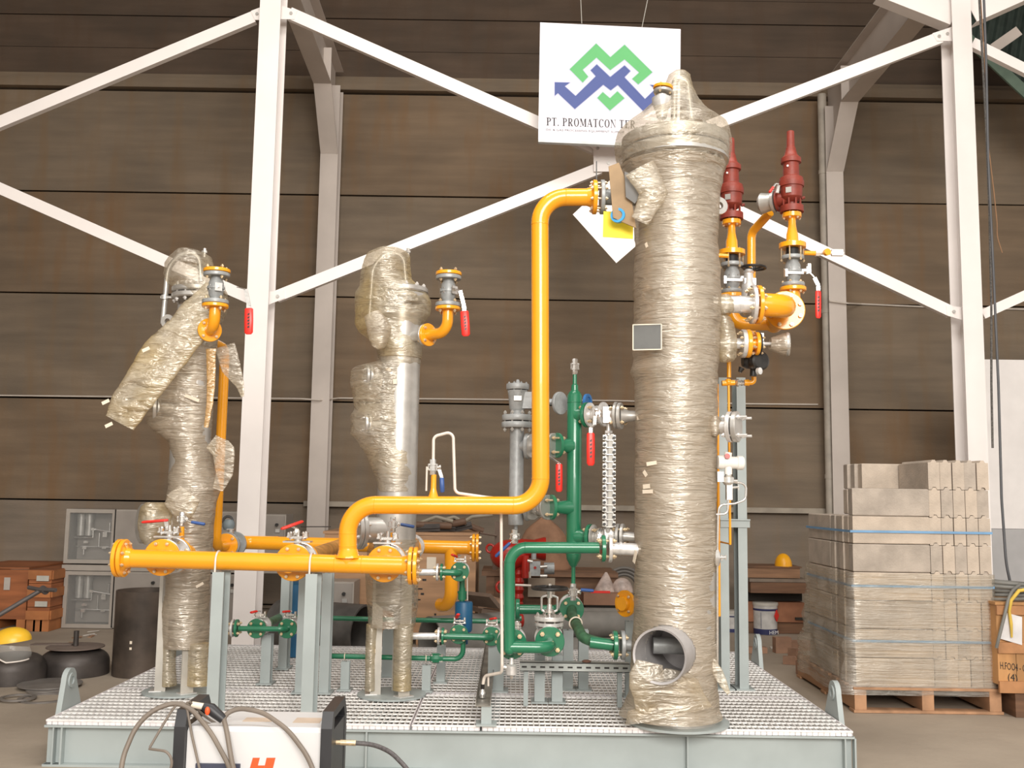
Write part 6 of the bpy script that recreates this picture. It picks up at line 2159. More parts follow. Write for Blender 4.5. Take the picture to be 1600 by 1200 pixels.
def crate(lab, x0, x1, y0, y1, z0, z1, nb=4, m=CRO, mb=CRB, rows=(0.08, 0.55, 0.93), verts=(0.0, 1.0), sk=True):
    t = thing('wooden_crate', lab, 'crate', ((x0 + x1) / 2, (y0 + y1) / 2, 0.0))
    H = z1 - z0
    for k in range(nb):
        a = z0 + H * k / nb
        c = z0 + H * (k + 1) / nb - 0.006
        part('plank', B().box((x0, y0, a), (x1, y0 + 0.02, c)), m, t)
        part('plank', B().box((x0, y0 + 0.021, a), (x0 + 0.02, y1, c)), m, t)
        part('plank', B().box((x1 - 0.02, y0 + 0.021, a), (x1, y1, c)), m, t)
    part('lid', B().box((x0 - 0.01, y0 - 0.01, z1), (x1 + 0.01, y1, z1 + 0.02)), m, t)
    for r in rows:
        zc_ = z0 + H * r
        part('batten', B().box((x0 - 0.005, y0 - 0.022, zc_ - 0.05), (x1 + 0.005, y0 - 0.001, zc_ + 0.05)), mb, t)
        part('batten', B().box((x1 + 0.001, y0, zc_ - 0.05), (x1 + 0.02, y1, zc_ + 0.05)), mb, t)
    if sk and z0 > 0.03:
        for k in range(3):
            x = x0 + (x1 - x0 - 0.1) * k / 2
            part('skid_runner', B().box((x, y0, 0.002), (x + 0.1, y1, z0 - 0.001)), mb, t)
    return t


c0, c1 = P(-60, 900, 11.6), P(44, 900, 11.6)
crate('orange wooden crate at the left edge with a white patch', c0.x, c1.x, 11.6, 12.7, 0.12, P(20, 889, 11.6).z, rows=(), nb=1)
b = B().obox(P(11, 912, 11.59), X_, Z_, Y_, 0.07, 0.14, 0.004)
single('white_patch', b, mat('patch', (0.45, 0.40, 0.36), 0.8), 'pale paper patch on the crate at the left edge', 'paper')
c0, c1 = P(46, 900, 11.5), P(81, 900, 11.5)
cr_ = crate('banded orange wooden crate left of the glass cabinets', c0.x, c1.x + 0.0, 11.5, 12.6, 0.14, P(60, 893, 11.5).z, nb=4)
for zz_ in (0.86, 0.32):
    part('label', B().obox(V(c1.x - 0.09, 11.475, 0.14 + (P(60, 893, 11.5).z - 0.14) * zz_), X_, Z_, Y_, 0.14, 0.06, 0.003), mat('crate_label_grey', (0.45, 0.43, 0.38), 0.6), cr_)

# ---------------------------------------------------------------- instrument cabinets
CAB = mat('cabinet_beige', (0.30, 0.265, 0.235), 0.55, var=0.06)
CAF = mat('cabinet_frame', (0.36, 0.32, 0.28), 0.5, var=0.05)
INN = mat('cabinet_inside', (0.20, 0.18, 0.165), 0.6)
YK = 11.85


def cabinet(lab, xa, ya, xb2, yb2, glazed, Y=YK):
    A = P(xa, ya, Y)
    C = P(xb2, yb2, Y)
    x0, x1 = A.x, C.x
    z1, z0 = A.z, max(C.z, 0.004)
    t = thing('instrument_cabinet', lab, 'cabinet', ((x0 + x1) / 2, Y + 0.2, z0))
    f = 0.045
    b = B().box((x0, Y + 0.03, z0), (x1, Y + 0.4, z0 + 0.02)).box((x0, Y + 0.03, z1 - 0.02), (x1, Y + 0.4, z1)).box((x0, Y + 0.03, z0 + 0.02), (x0 + 0.02, Y + 0.4, z1 - 0.02)).box((x1 - 0.02, Y + 0.03, z0 + 0.02), (x1, Y + 0.4, z1 - 0.02)).box((x0 + 0.02, Y + 0.36, z0 + 0.02), (x1 - 0.02, Y + 0.4, z1 - 0.02))
    part('cabinet_body', b, INN if glazed else CAB, t)
    b = B()
    b.box((x0, Y, z0), (x1, Y + 0.03, z0 + f)).box((x0, Y, z1 - f), (x1, Y + 0.03, z1)).box((x0, Y, z0 + f), (x0 + f, Y + 0.03, z1 - f)).box((x1 - f, Y, z0 + f), (x1, Y + 0.03, z1 - f))
    part('door_frame', b, CAF, t)
    if glazed:
        pb = B().box((x0 + 0.025, Y + 0.3, z0 + 0.03), (x1 - 0.025, Y + 0.31, z1 - 0.03))
        part('mounting_plate', pb, CAB, t)
        W, H = x1 - x0, z1 - z0
        for k in range(2):
            cx = x0 + W * (0.17 + 0.17 * k)
            g_ = part('filter_bowl', B().cyl(V(cx, Y + 0.2, z0 + H * 0.5), V(cx, Y + 0.2, z0 + H * 0.8), 0.045, n=14).lathe(V(cx, Y + 0.2, z0 + H * 0.8), Z_, [(0, 0.05), (0.07, 0.05)], 14), SIL, t)
        tb = B()
        for (a, c_) in (((0.05, 0.46), (0.42, 0.46)), ((0.42, 0.46), (0.42, 0.62)), ((0.42, 0.62), (0.92, 0.55)), ((0.1, 0.3), (0.92, 0.28)), ((0.25, 0.3), (0.25, 0.14)), ((0.55, 0.55), (0.55, 0.28)), ((0.75, 0.56), (0.75, 0.75)), ((0.75, 0.75), (0.95, 0.76))):
            tb.cyl(V(x0 + W * a[0], Y + 0.2, z0 + H * a[1]), V(x0 + W * c_[0], Y + 0.2, z0 + H * c_[1]), 0.009, n=8)
        for a in ((0.3, 0.38), (0.42, 0.62), (0.68, 0.55), (0.68, 0.5), (0.68, 0.28), (0.86, 0.58), (0.28, 0.27), (0.95, 0.4), (0.95, 0.78)):
            tb.obox(V(x0 + W * a[0], Y + 0.19, z0 + H * a[1]), X_, Z_, Y_, 0.05, 0.03, 0.04)
        part('tubing', tb, CHR, t, kind='stuff')
        part('glass', B().box((x0 + f, Y + 0.012, z0 + f), (x1 - f, Y + 0.016, z1 - f)), GLASS, t)
    else:
        part('door', B().box((x0 + f * 0.4, Y - 0.012, z0 + f * 0.4), (x1 - f * 0.4, Y - 0.001, z1 - f * 0.4)), CAB, t)
        part('knob', B().cyl(V(x1 - 0.1, Y - 0.013, z1 - 0.12), V(x1 - 0.1, Y - 0.05, z1 - 0.12), 0.018, n=12), BLK, t)
        part('latch', B().obox(V(x1 - 0.09, Y - 0.02, z1 - 0.19), X_, Z_, Y_, 0.05, 0.04, 0.012), SIL, t)
    return t


GLASS = bpy.data.materials.new('cabinet_glass')
GLASS.use_nodes = True
n_ = GLASS.node_tree.nodes['Principled BSDF']
n_.inputs['Base Color'].default_value = (0.5, 0.5, 0.48, 1)
n_.inputs['Roughness'].default_value = 0.06
n_.inputs['Alpha'].default_value = 0.16
cabinet('upper glass-fronted instrument cabinet with tubing inside, far left', 104, 795, 177, 881, True)
cabinet('lower glass-fronted instrument cabinet with tubing inside, far left', 101, 892, 175, 982, True, YK - 0.05)
part_b = None
cabinet('upper plain beige cabinet with closed door behind the leftmost tank', 180, 796, 258, 881, False)
cabinet('lower plain beige cabinet behind the large upright pipe', 178, 893, 250, 982, False, YK - 0.05)
cabinet('upper cabinet partly hidden between leftmost tank and white column', 262, 798, 372, 881, False)
cabinet('lower cabinet hidden behind the leftmost tank legs', 262, 896, 374, 982, False, YK - 0.05)
cabinet('upper cabinet just right of the left white column', 378, 803, 444, 886, False)
cabinet('lower cabinet with knob left of the plywood crate', 470, 908, 550, 1020, False, 10.45)
b = B()
b.box((P(100, 888, YK).x, YK - 0.06, P(140, 891, YK).z), (P(444, 888, YK).x, YK + 0.38, P(140, 882.5, YK).z))
single('cabinet_rack_beam', b, CAF, 'long beige beam between the upper and lower rows of cabinets', 'beam')
b = B().tube([P(470, 823, 11.0), P(517, 823, 11.0)], 0.006, None, 6)
single('thin_rod', b, MILL, 'thin dark rod in front of the left rear column at pipe height', 'rod')

# ---------------------------------------------------------------- plywood crate, junk and pipes
PLY = mat('plywood', (0.42, 0.24, 0.13), 0.65, var=0.18, scale=4, stretch=(0.4, 1, 3))
Yp = 10.9
A, C = P(508, 834, Yp), P(742, 960, Yp)
pc = thing('plywood_crate', 'large pale plywood crate behind the middle tank with dark stencilling', 'crate', ((A.x + C.x) / 2, Yp + 0.6, 0.0))
zc0 = 0.12
part('front_panel', B().box((A.x, Yp, zc0), (C.x, Yp + 0.02, A.z)), PLY, pc)
part('side_panel', B().box((C.x - 0.02, Yp + 0.021, zc0), (C.x, Yp + 1.2, A.z)), PLY, pc)
part('side_panel', B().box((A.x, Yp + 0.021, zc0), (A.x + 0.02, Yp + 1.2, A.z)), PLY, pc)
part('lid', B().box((A.x - 0.02, Yp - 0.02, A.z), (C.x + 0.02, Yp + 1.2, A.z + 0.03)), PLY, pc)
part('top_batten', B().box((A.x, Yp - 0.025, A.z - 0.12), (C.x, Yp - 0.001, A.z - 0.005)), PLY, pc)
for k in range(4):
    x = A.x + (C.x - A.x - 0.12) * k / 3
    part('runner', B().box((x, Yp, 0.002), (x + 0.12, Yp + 1.2, zc0 - 0.001)), PLY, pc)
b = B()
for (x, y, w_, h_) in ((651, 905, 10, 3), (663, 906, 6, 3), (652, 920, 16, 2), (650, 928, 6, 3), (660, 928, 5, 3), (648, 944, 3, 5), (688, 897, 8, 4), (653, 937, 8, 2), (680, 960, 3, 3)):
    b.obox(P(x, y, Yp - 0.002), X_, Z_, Y_, w_ * Yp / FPX, h_ * Yp / FPX, 0.002)
part('stencil_marks', b, BLK, pc, kind='stuff')
part('paper_label', B().obox(P(674, 880, Yp - 0.004), X_, Z_, Y_, 0.10, 0.13, 0.003), TAPE, pc)
# scrap on the crate
random.seed(11)
for k in range(9):
    px = 664 + k * 9
    l_ = random.uniform(0.25, 0.5)
    a = random.uniform(-0.6, 0.6)
    c = V(P(px, 830, Yp + 0.3).x, Yp + 0.08 + 0.05 * k, A.z + 0.075 + 0.03 * (k % 3))
    d = V(math.cos(a), 0.3 * (k % 2), 0.35 * math.sin(a * 2)).normalized()
    b = B()
    if k % 3 == 0:
        b.bar(c - d * l_ / 2, c + d * l_ / 2, 0.08, 0.01)
        b.bar(c - d * l_ / 2, c + d * l_ / 2, 0.01, 0.08)
    elif k % 3 == 1:
        b.tube([c - d * l_ / 2, c + d * l_ / 2], 0.038, None, 10)
    else:
        b.tube([c - d * l_ / 2, c + V(0, 0, 0.06), c + d * l_ / 2], 0.02, 0.05, 8)
    single('scrap_piece', b, (MILL, mat('rusty_scrap', (0.14, 0.08, 0.05), 0.7), mat('pale_scrap', (0.30, 0.26, 0.2), 0.6))[k % 3], ['dark angle iron piece', 'rusty brown tube piece', 'pale bent strip piece'][k % 3] + ' in the scrap heap on the plywood crate', 'scrap', 'scrap on the plywood crate')


# big pipes on the floor
def floor_pipe(lab, a, c, r, m, open_end=0, Yn=None):
    a, c = Vector(a), Vector(c)
    d = (c - a)
    L = d.length
    b = B().lathe(a, d, [(0, r * 0.93), (0, r), (L, r), (L, r * 0.93), (0.0, r * 0.93)], 36, (False, False))
    return single('large_pipe', b, m, lab, 'pipe', None)


GPI = mat('dusty_grey_pipe', (0.20, 0.185, 0.165), 0.7, var=0.15)
DPI = mat('dark_pipe', (0.075, 0.068, 0.062), 0.6, var=0.3)
r_ = 0.27
g = P(574, 985, 9.9)
floor_pipe('large dark pipe lying behind the header posts with its open end to the right', (g.x - 0.9, 10.15, r_ + 0.003), (g.x, 9.75, r_ + 0.003), r_, DPI)
g = P(690, 1005, 9.6)
floor_pipe('dark open pipe end behind the deck-level silver pipe', (g.x - 0.1, 9.45, 0.24), (g.x + 0.9, 10.1, 0.24), 0.235, GPI)
g = P(745, 975, 10.1)
floor_pipe('dark pipe behind the blue cylinder', (g.x - 0.2, 10.5, 0.2), (g.x + 0.45, 10.3, 0.2), 0.195, DPI)
for k in range(5):
    y0 = 9.75 + 0.0
    r2 = 0.13
    row, col_ = (0, k) if k < 3 else (1, k - 3)
    z = 0.133 + row * 0.235
    Y = 9.75 + col_ * 0.28 + row * 0.14
    xa = P(905 + k * 2, 980, Y).x
    floor_pipe('grey pipe lying in the stack behind the gate valve, %s' % ['front bottom', 'middle bottom', 'rear bottom', 'front of the upper two', 'rear of the upper two'][k], (xa - 0.35 + 0.1 * (k % 2), Y, z), (xa + 1.15, Y, z), r2, GPI)
for k in range(2):
    Y = 10.2 if k == 0 else 10.4
    continue
    floor_pipe('dark mouthed pipe above the grey stack, %s one' % ('lower' if k == 0 else 'upper'), (xa - 0.1, Y, 0.45), (xa + 0.9, Y, 0.45), 0.13, GPI)

# workbench and red valves
WDB = mat('workbench_wood', (0.17, 0.09, 0.05), 0.7, var=0.3, scale=5, stretch=(0.5, 1, 3))
Yw = 11.0
A, C = P(760, 892, Yw), P(965, 982, Yw)
wb = thing('workbench', 'brown wooden workbench behind the green pipe loop', 'workbench', ((A.x + C.x) / 2, Yw + 0.4, 0))
part('bench_top', B().box((A.x - 0.05, Yw - 0.05, A.z - 0.05), (C.x, Yw + 0.8, A.z)), WDB, wb)
part('apron', B().box((A.x, Yw, A.z - 0.62), (C.x, Yw + 0.02, A.z - 0.051)), WDB, wb)
for k in range(3):
    x = A.x + (C.x - A.x - 0.09) * k / 2
    part('leg', B().box((x, Yw - 0.03, 0.002), (x + 0.09, Yw + 0.6, A.z - 0.051)), WDB, wb)
part('lower_shelf', B().box((A.x, Yw - 0.06, 0.28), (C.x, Yw + 0.8, 0.33)), mat('shelf_wood', (0.26, 0.15, 0.085), 0.7), wb)
b = B().obox(P(846, 918, Yw - 0.08), X_, Z_, Y_, 0.29, 0.2, 0.03)
single('grey_box', b, mat('grey_brown_box', (0.42, 0.34, 0.26), 0.7), 'grey-brown flat box on the front of the workbench behind the handwheel', 'box')
# brown sack heap
b = B()
rs = []
for i in range(13):
    f = i / 12
    hw = [62, 63, 63, 63, 62, 61, 59, 56, 51, 44, 34, 20, 5][i] * 0.66 * Yw / FPX
    c = P(850, 893 - f * 86, Yw + 0.5)
    rs.append([V(c.x + hw * math.cos(2 * PI * k / 40), Yw + 0.45 + 0.35 * hw * math.sin(2 * PI * k / 40) * 2, c.z) * 1 + V(0, 0, 0) + V(1, 1, 0.3) * 0.02 * noise.noise(V(k * 0.3, i * 0.5, 3)) for k in range(40)])
b.rings(rs)
single('brown_sack', b, mat('brown_cloth', (0.27, 0.145, 0.085), 0.85, var=0.2, bump=0.5, bscale=12), 'brown cloth-covered heap on the workbench behind the green standpipe', 'sack', smooth=1.5)
rv = thing('red_regulator', 'large red gas regulator on the workbench behind the thin white tube', 'regulator', P(800, 890, 10.6))
Yr = 10.6
s = Yr / FPX
b = B().sphere(P(796, 867, Yr), 30 * s, 24, 14, (1.0, 0.8, 0.78))
b.torus(P(766, 857, Yr), V(0.2, 1, 0), 6 * s, 1.8 * s, 20, 8)
b.lathe(P(798, 857, Yr), V(1, 0, 0), [(0, 16 * s), (36 * s, 14 * s), (50 * s, 18 * s), (54 * s, 18 * s)], 20)
part('body', b, REDD, rv)
b = B().lathe(P(810, 946, Yr), Z_, [(0, 5 * s), (3 * s, 8 * s)] + [(6 * s + 6 * s * k, (8.5 if k % 2 else 6.5) * s) for k in range(12)] + [(80 * s, 9 * s)], 18)
part('spring_column', b, REDD, rv)
part('side_tube', B().cyl(P(821, 903, Yr - 0.1), P(821, 868, Yr - 0.1), 6 * s, n=16), REDD, rv)
part('ring_handle', B().torus(P(783, 917, Yr - 0.1), V(0.5, -1, 0), 8 * s, 2 * s, 20, 8), REDD, rv)
part('red_flange', B().disc(P(812, 969, Yr - 0.9), V(-1, -0.5, 0), 0.07, 0.03), REDD, rv)
pn = thing('pneumatic_positioner', 'grey positioner with silver fittings beside the red regulator', 'instrument', P(838, 905, 10.3))
Yr = 10.3
s = Yr / FPX
b = B().obox(P(836, 888, Yr), X_, Z_, Y_, 16 * s, 22 * s, 0.1).cyl(P(850, 888, Yr), P(866, 888, Yr), 9 * s, n=18).cyl(P(834, 874, Yr), P(834, 863, Yr), 4 * s, n=12)
part('body', b, GRY, pn)
b = B().cyl(P(844, 886, Yr - 0.1), P(855, 885, Yr - 0.1), 2.8 * s, n=10).cyl(P(844, 900, Yr - 0.1), P(855, 900, Yr - 0.1), 2.8 * s, n=10).cyl(P(824, 876, Yr - 0.05), P(832, 878, Yr - 0.05), 2.5 * s, n=8).cyl(P(828, 893, Yr - .06), P(828, 903, Yr - .06), 2 * s, n=8)
part('fittings', b, CHR, pn)
part('red_dot', B().lathe(P(836, 887, Yr - 0.052), V(0, -1, 0), [(0, 2.2 * s), (0.01, 2.2 * s)], 12), REDD, pn)
b = B().tube([P(805, 914, 10.3), P(830, 915, 10.3)], 0.012, None, 8)
single('white_rod', b, TUB, 'short pale rod sticking out right of the large green loop', 'rod')
b = B().obox(P(777, 845, 11.2), X_, Z_, Y_, 0.06, 0.42, 0.05).obox(P(773, 880, 11.2), X_, Z_, Y_, 0.05, 0.3, 0.05)
b.tube([P(750, 833, 11.1), P(776, 837, 11.15)], 0.012, None, 6)
single('brown_stand', b, mat('brown_upright', (0.13, 0.085, 0.06), 0.6), 'narrow brown upright with rod, left of the red regulator', 'stand')
# bags and tyre rings on the right of the bench
for k, (px, py, w_, h_) in enumerate(((945, 927, 34, 33), (972, 925, 30, 22))):
    rs = []
    for i in range(12):
        f = i / 11
        hw = w_ / 2 * ((1 - f) ** 0.9 if k == 0 else math.sqrt(max(0.01, 1 - f * f))) * 10.9 / FPX
        c = P(px + (0 if k else 2 * f), py - h_ * f, 10.65)
        rs.append([V(c.x + (hw + 0.01) * math.cos(2 * PI * q / 30), 10.65 + (hw + 0.01) * 0.6 * math.sin(2 * PI * q / 30), c.z) + V(1, 1, 1) * 0.014 * noise.noise(V(q, i, k * 5)) for q in range(30)])
    single('plastic_bag', B().rings(rs), mat('bag_plastic', (0.42, 0.33, 0.29), 0.35, var=0.3, scale=14), ['pointed crumpled plastic bag on the box right of the bench', 'rounded crumpled plastic bag beside the pointed one'][k], 'bag')
t = thing('hose_coil', 'dark hose coil standing against the wall behind the plastic bags', 'hose', P(975, 925, 11.4))
for r in (30, 25, 20):
    part('coil', B().torus(P(975, 918, 11.4), V(0, 1, 0.1), r * 11.4 / FPX, 0.02, 40, 8), mat('grey_hose2', (0.14, 0.125, 0.11), 0.6), t)
A, C = P(912, 927, 10.4), P(985, 962, 10.4)
bx = thing('cardboard_box', 'brown box under the plastic bags behind the yellow stub', 'box', ((A.x + C.x) / 2, 11.0, C.z))
part('box_body', B().box((A.x, 10.4, 0.5), (C.x, 10.88, A.z)), mat('brown_box', (0.27, 0.14, 0.085), 0.7), bx)
part('box_base', B().box((A.x + 0.02, 10.42, 0.002), (C.x - 0.02, 10.87, 0.499)), DARK, bx)
single('red_bar', B().obox(V(P(938, 926, 10.45).x, 10.45, A.z + 0.012), X_, Y_, Z_, 0.2, 0.03, 0.022), RED, 'red bar lying on the brown box in front of the plastic bags', 'bar')
# offcuts heap right of blue cylinder
for k, (x0_, y0_, x1_, y1_, th) in enumerate(((738, 945, 780, 938, 7), (742, 952, 778, 958, 6), (736, 962, 776, 975, 5), (745, 928, 760, 946, 6))):
    b = B().bar(P(x0_, y0_, 10.2 - 0.2 * k), P(x1_, y1_, 10.3 - 0.2 * k), 0.35, th * 0.0066)
    single('timber_offcut', b, (mat('offcut', (0.32, 0.20, 0.13), 0.7, var=0.2), mat('offcut_dark', (0.16, 0.11, 0.08), 0.7))[k % 2], 'timber offcut in the heap between blue cylinder and green loop, %s' % ['topmost pale one', 'dark one below it', 'lowest pale one', 'dark upright one'][k], 'timber')

# ================================================================== RIGHT BACKGROUND
WD1 = mat('rough_timber', (0.30, 0.16, 0.085), 0.7, var=0.25, scale=4, stretch=(0.4, 1, 4))
WD2 = mat('dark_timber', (0.17, 0.085, 0.045), 0.7, var=0.3, scale=4, stretch=(0.4, 1, 4))
Yb = 12.2
x0, x1 = P(1168, 900, Yb).x, P(1250, 900, Yb).x
tb = thing('timber_stack', 'rough wooden boxes and beams stacked behind the paint bucket', 'timber', ((x0 + x1) / 2, Yb + 0.4, 0))
zf = lambda y: P(1210, y, Yb).z
part('top_box', B().box((x0, Yb, zf(903)), (x1, Yb + 0.5, zf(887))), WD1, tb)
part('top_box_rim', B().box((x0, Yb - 0.02, zf(887) + 0.001), (x1 + 0.02, Yb + 0.5, zf(885))), WD2, tb)
part('beam', B().box((x0, Yb - 0.15, zf(925)), (P(1263, 900, Yb).x, Yb + 0.5, zf(909))), WD2, tb)
part('beam', B().box((x0, Yb - 0.1, zf(908.5)), (P(1262, 900, Yb).x, Yb + 0.5, zf(904))), mat('bench_top_grey', (0.22, 0.17, 0.13), 0.7), tb)
part('block', B().box((x0, Yb + 0.1, zf(940)), (x1 + 0.05, Yb + 0.5, zf(926))), DARK, tb)
part('lower_box', B().box((x0, Yb, zf(972)), (P(1257, 960, Yb).x, Yb + 0.5, zf(941))), mat('reddish_box', (0.31, 0.13, 0.065), 0.7, var=0.15), tb)
part('lower_slot', B().box((P(1242, 960, Yb).x, Yb - 0.02, zf(968)), (P(1259, 960, Yb).x, Yb - 0.001, zf(964))), DARK, tb)
part('bottom_box', B().box((x0, Yb + 0.02, 0.003), (P(1256, 960, Yb).x, Yb + 0.5, zf(973))), WD2, tb)
# helmet
hm = thing('safety_helmet', 'yellow safety helmet sitting on the timber stack', 'helmet', P(1224, 886, Yb + 0.1))
s = (Yb + 0.1) / FPX
c = P(1224, 885.5, Yb + 0.1)
rs = []
for i in range(11):
    a = PI / 2 * i / 10
    r = 13 * s * math.cos(a)
    rs.append([c + V(r * math.cos(2 * PI * k / 32), r * 1.15 * math.sin(2 * PI * k / 32), 20 * s * math.sin(a) ** 0.9 + 0.003) for k in range(32)])
rs = [[c + V(14.3 * s * math.cos(2 * PI * k / 32), 17 * s * math.sin(2 * PI * k / 32), 0.001) for k in range(32)]] + rs
part('helmet_shell', B().rings(rs), mat('helmet_yellow', (0.92, 0.42, 0.01), 0.35, var=0.03), hm, smooth=1.0)
b = B().tube([c + V(0, -14 * s, 6 * s), c + V(0, -10 * s, 14 * s), c + V(0, 0, 20.5 * s), c + V(0, 10 * s, 15 * s)], 0.008, 0.06, 8)
part('ridge', b, mat('helmet_yellow', (0.92, 0.42, 0.01), 0.35), hm)


# paint buckets
def bucket(lab, px, pyb, wpx, ptop, text):
    g = PZ(px, pyb, 0)
    r = wpx / 2 * g.y / FPX
    Yk = g.y + r
    X = P(px, pyb, Yk).x
    zz = lambda y: P(px, y, Yk).z - P(px, pyb - 5, Yk).z + 0.004
    H = zz(ptop)
    t = thing('paint_bucket', lab, 'bucket', (X, Yk, 0))
    WB = mat('bucket_white', (0.52, 0.50, 0.48), 0.45, var=0.15, scale=10)
    part('pail', B().lathe(V(X, Yk, 0.003), Z_, [(0, r * 0.93), (H * 0.19, r * 0.945), (H * 0.2, r * 0.94), (H * 0.88, r * 0.98), (H, r * 1.0)], 36), WB, t)
    NB = mat('bucket_navy', (0.03, 0.035, 0.11), 0.45)
    part('bottom_band', B().lathe(V(X, Yk, 0.004), Z_, [(0.001, r * 0.94), (H * 0.19, r * 0.955)], 36, (False, False)), NB, t)
    part('top_band', B().lathe(V(X, Yk, H * 0.82), Z_, [(0, r * 0.99), (H * 0.07, r * 1.0)], 36, (False, False)), NB, t)
    part('lid', B().lathe(V(X, Yk, H), Z_, [(0, r * 1.04), (0.03, r * 1.04), (0.035, r * 0.9)], 36), mat('bucket_lid', (0.50, 0.47, 0.42), 0.5), t)
    if text:
        o = V(X + r * 0.08, Yk - r * 0.985, H * 0.035)
        a = 0.72
        text_mesh('bucket_lettering', 'HEM', o, V(r * 0.78, r * 0.27, 0) * 1.0, V(0, 0, H * 0.13), mat('letter_white', (0.8, 0.8, 0.8), 0.5), t)
        q = V(X + r * 0.72, Yk - r * 0.72, H * 0.66)
        u = V(0.7, 0.7, 0)
        rd_ = [q - u * 0.05, q + Z_ * 0.07, q + u * 0.05, q - Z_ * 0.07]
        part('hazard_diamond', B().prism(rd_, V(0.003, -0.003, 0) * 2), RED, t)
        part('text_line', B().obox(V(X - r * 0.55, Yk - r * 0.83, H * 0.5), V(1, -0.65, 0), Z_, V(0.65, 1, 0), 0.004, H * 0.55, 0.004), NB, t)
    return t


bucket('white paint bucket with navy bands and red diamond', 1196, 993, 38, 943, True)
bucket('white paint bucket half hidden between the grey frame posts', 1142, 989, 26, 955, False)
# brick bits on the floor
random.seed(5)
for k, (px, py, a, w_, d_, h_) in enumerate(((1222, 1012, 0.1, 0.17, 0.1, 0.16), (1250, 1008, 0.2, 0.26, 0.12, 0.1), (1240, 1030, -0.3, 0.2, 0.1, 0.07), (1181, 1012, 0.0, 0.22, 0.1, 0.06), (1262, 1045, 0.5, 0.2, 0.1, 0.12), (1243, 1020, 0.7, 0.12, 0.1, 0.1))):
    g = PZ(px, py + 8, 0)
    u = V(math.cos(a), math.sin(a), 0)
    b = B().obox(g + V(0, 0, h_ / 2 + 0.002), u, V(-u.y, u.x, 0), Z_, w_, d_, h_)
    single('broken_brick', b, mat('brick_red', (0.32, 0.18, 0.115), 0.8, var=0.2), 'broken brick left of the block pallet, %s' % ['tall one', 'long pale one', 'flat front one', 'lone one behind the frame', 'one nearest the pallet', 'small middle one'][k], 'brick', 'broken bricks by the pallet')

# ---------------------------------------------------------------- pallet of blocks
PX0 = P(1336, 1000, 7.81).x
PXR = P(1555, 1000, 7.81).x
PY0 = 7.81
PZT = P(1440, 1074, PY0).z
BL = [mat('block_a', (0.46, 0.385, 0.315), 0.85, var=0.12, scale=7, bump=0.2, bscale=80), mat('block_b', (0.40, 0.34, 0.285), 0.85, var=0.14, scale=7, bump=0.2, bscale=80), mat('block_c', (0.50, 0.415, 0.335), 0.85, var=0.1, scale=7, bump=0.2, bscale=80)]
pal = thing('wooden_pallet', 'wooden pallet under the grey concrete blocks', 'pallet', ((PX0 + PXR) / 2, PY0 + 0.75, 0))
PW = mat('pallet_wood', (0.40, 0.22, 0.12), 0.75, var=0.2, scale=4, stretch=(2, 0.4, 2))
for k in range(3):
    x = PX0 - 0.02 + (PXR - PX0 - 0.05) * k / 2
    part('stringer', B().box((x, PY0 - 0.02, 0.024), (x + 0.09, PY0 + 1.5, PZT - 0.02)), PW, pal)
for k in range(8):
    y = PY0 - 0.03 + 1.42 * k / 7
    part('deck_board', B().box((PX0 - 0.03, y, PZT - 0.019), (PXR + 0.03, y + 0.11, PZT - 0.001)), PW, pal)
for k in range(3):
    y = PY0 - 0.03 + 1.42 * k / 2
    part('bottom_board', B().box((PX0 - 0.03, y, 0.003), (PXR + 0.03, y + 0.11, 0.023)), PW, pal)
LH = (P(1400, 763, PY0).z - PZT) / 7
ords = ['bottom', 'second', 'third', 'fourth', 'fifth', 'sixth', 'seventh', 'top']


def block(lab, x0, x1, y0, y1, lay, m, scal=None):
    z0 = PZT + lay * LH + 0.001
    z1 = PZT + (lay + 1) * LH - 0.003
    g = 0.0025
    jx, jy = random.uniform(-0.003, 0.003), random.uniform(-0.004, 0.004)
    x0 += g + jx
    x1 += -g + jx
    y0 += g + jy
    y1 += -g + jy
    c = 0.006
    b = B()
    if scal == 'y':
        # scalloped bed on the end face (interlocking profile), long axis along y
        w_ = x1 - x0
        top = [(x1 - w_ * k / 8, z1 + 0.014 * (1 if k in (3, 4, 5) else -0.4)) for k in range(9)]
        bot = [(x0 + w_ * k / 8, z0 + 0.014 * (1 if k in (3, 4, 5) else -0.4)) for k in range(9)]
        if lay == 0:
            bot = [(x0, z0), (x1, z0)]
        pts = [V(x, y0, z) for x, z in bot + top]
        b.prism(pts, V(0, y1 - y0, 0))
    else:
        b.rings([[V(x0 + c, y0 + c, z0), V(x1 - c, y0 + c, z0), V(x1 - c, y1 - c, z0), V(x0 + c, y1 - c, z0)], [V(x0, y0, z0 + c), V(x1, y0, z0 + c), V(x1, y1, z0 + c), V(x0, y1, z0 + c)], [V(x0, y0, z1 - c), V(x1, y0, z1 - c), V(x1, y1, z1 - c), V(x0, y1, z1 - c)], [V(x0 + c, y0 + c, z1), V(x1 - c, y0 + c, z1), V(x1 - c, y1 - c, z1), V(x0 + c, y1 - c, z1)]])
    return single('concrete_block', b, m, lab, 'block', 'concrete blocks on the pallet')


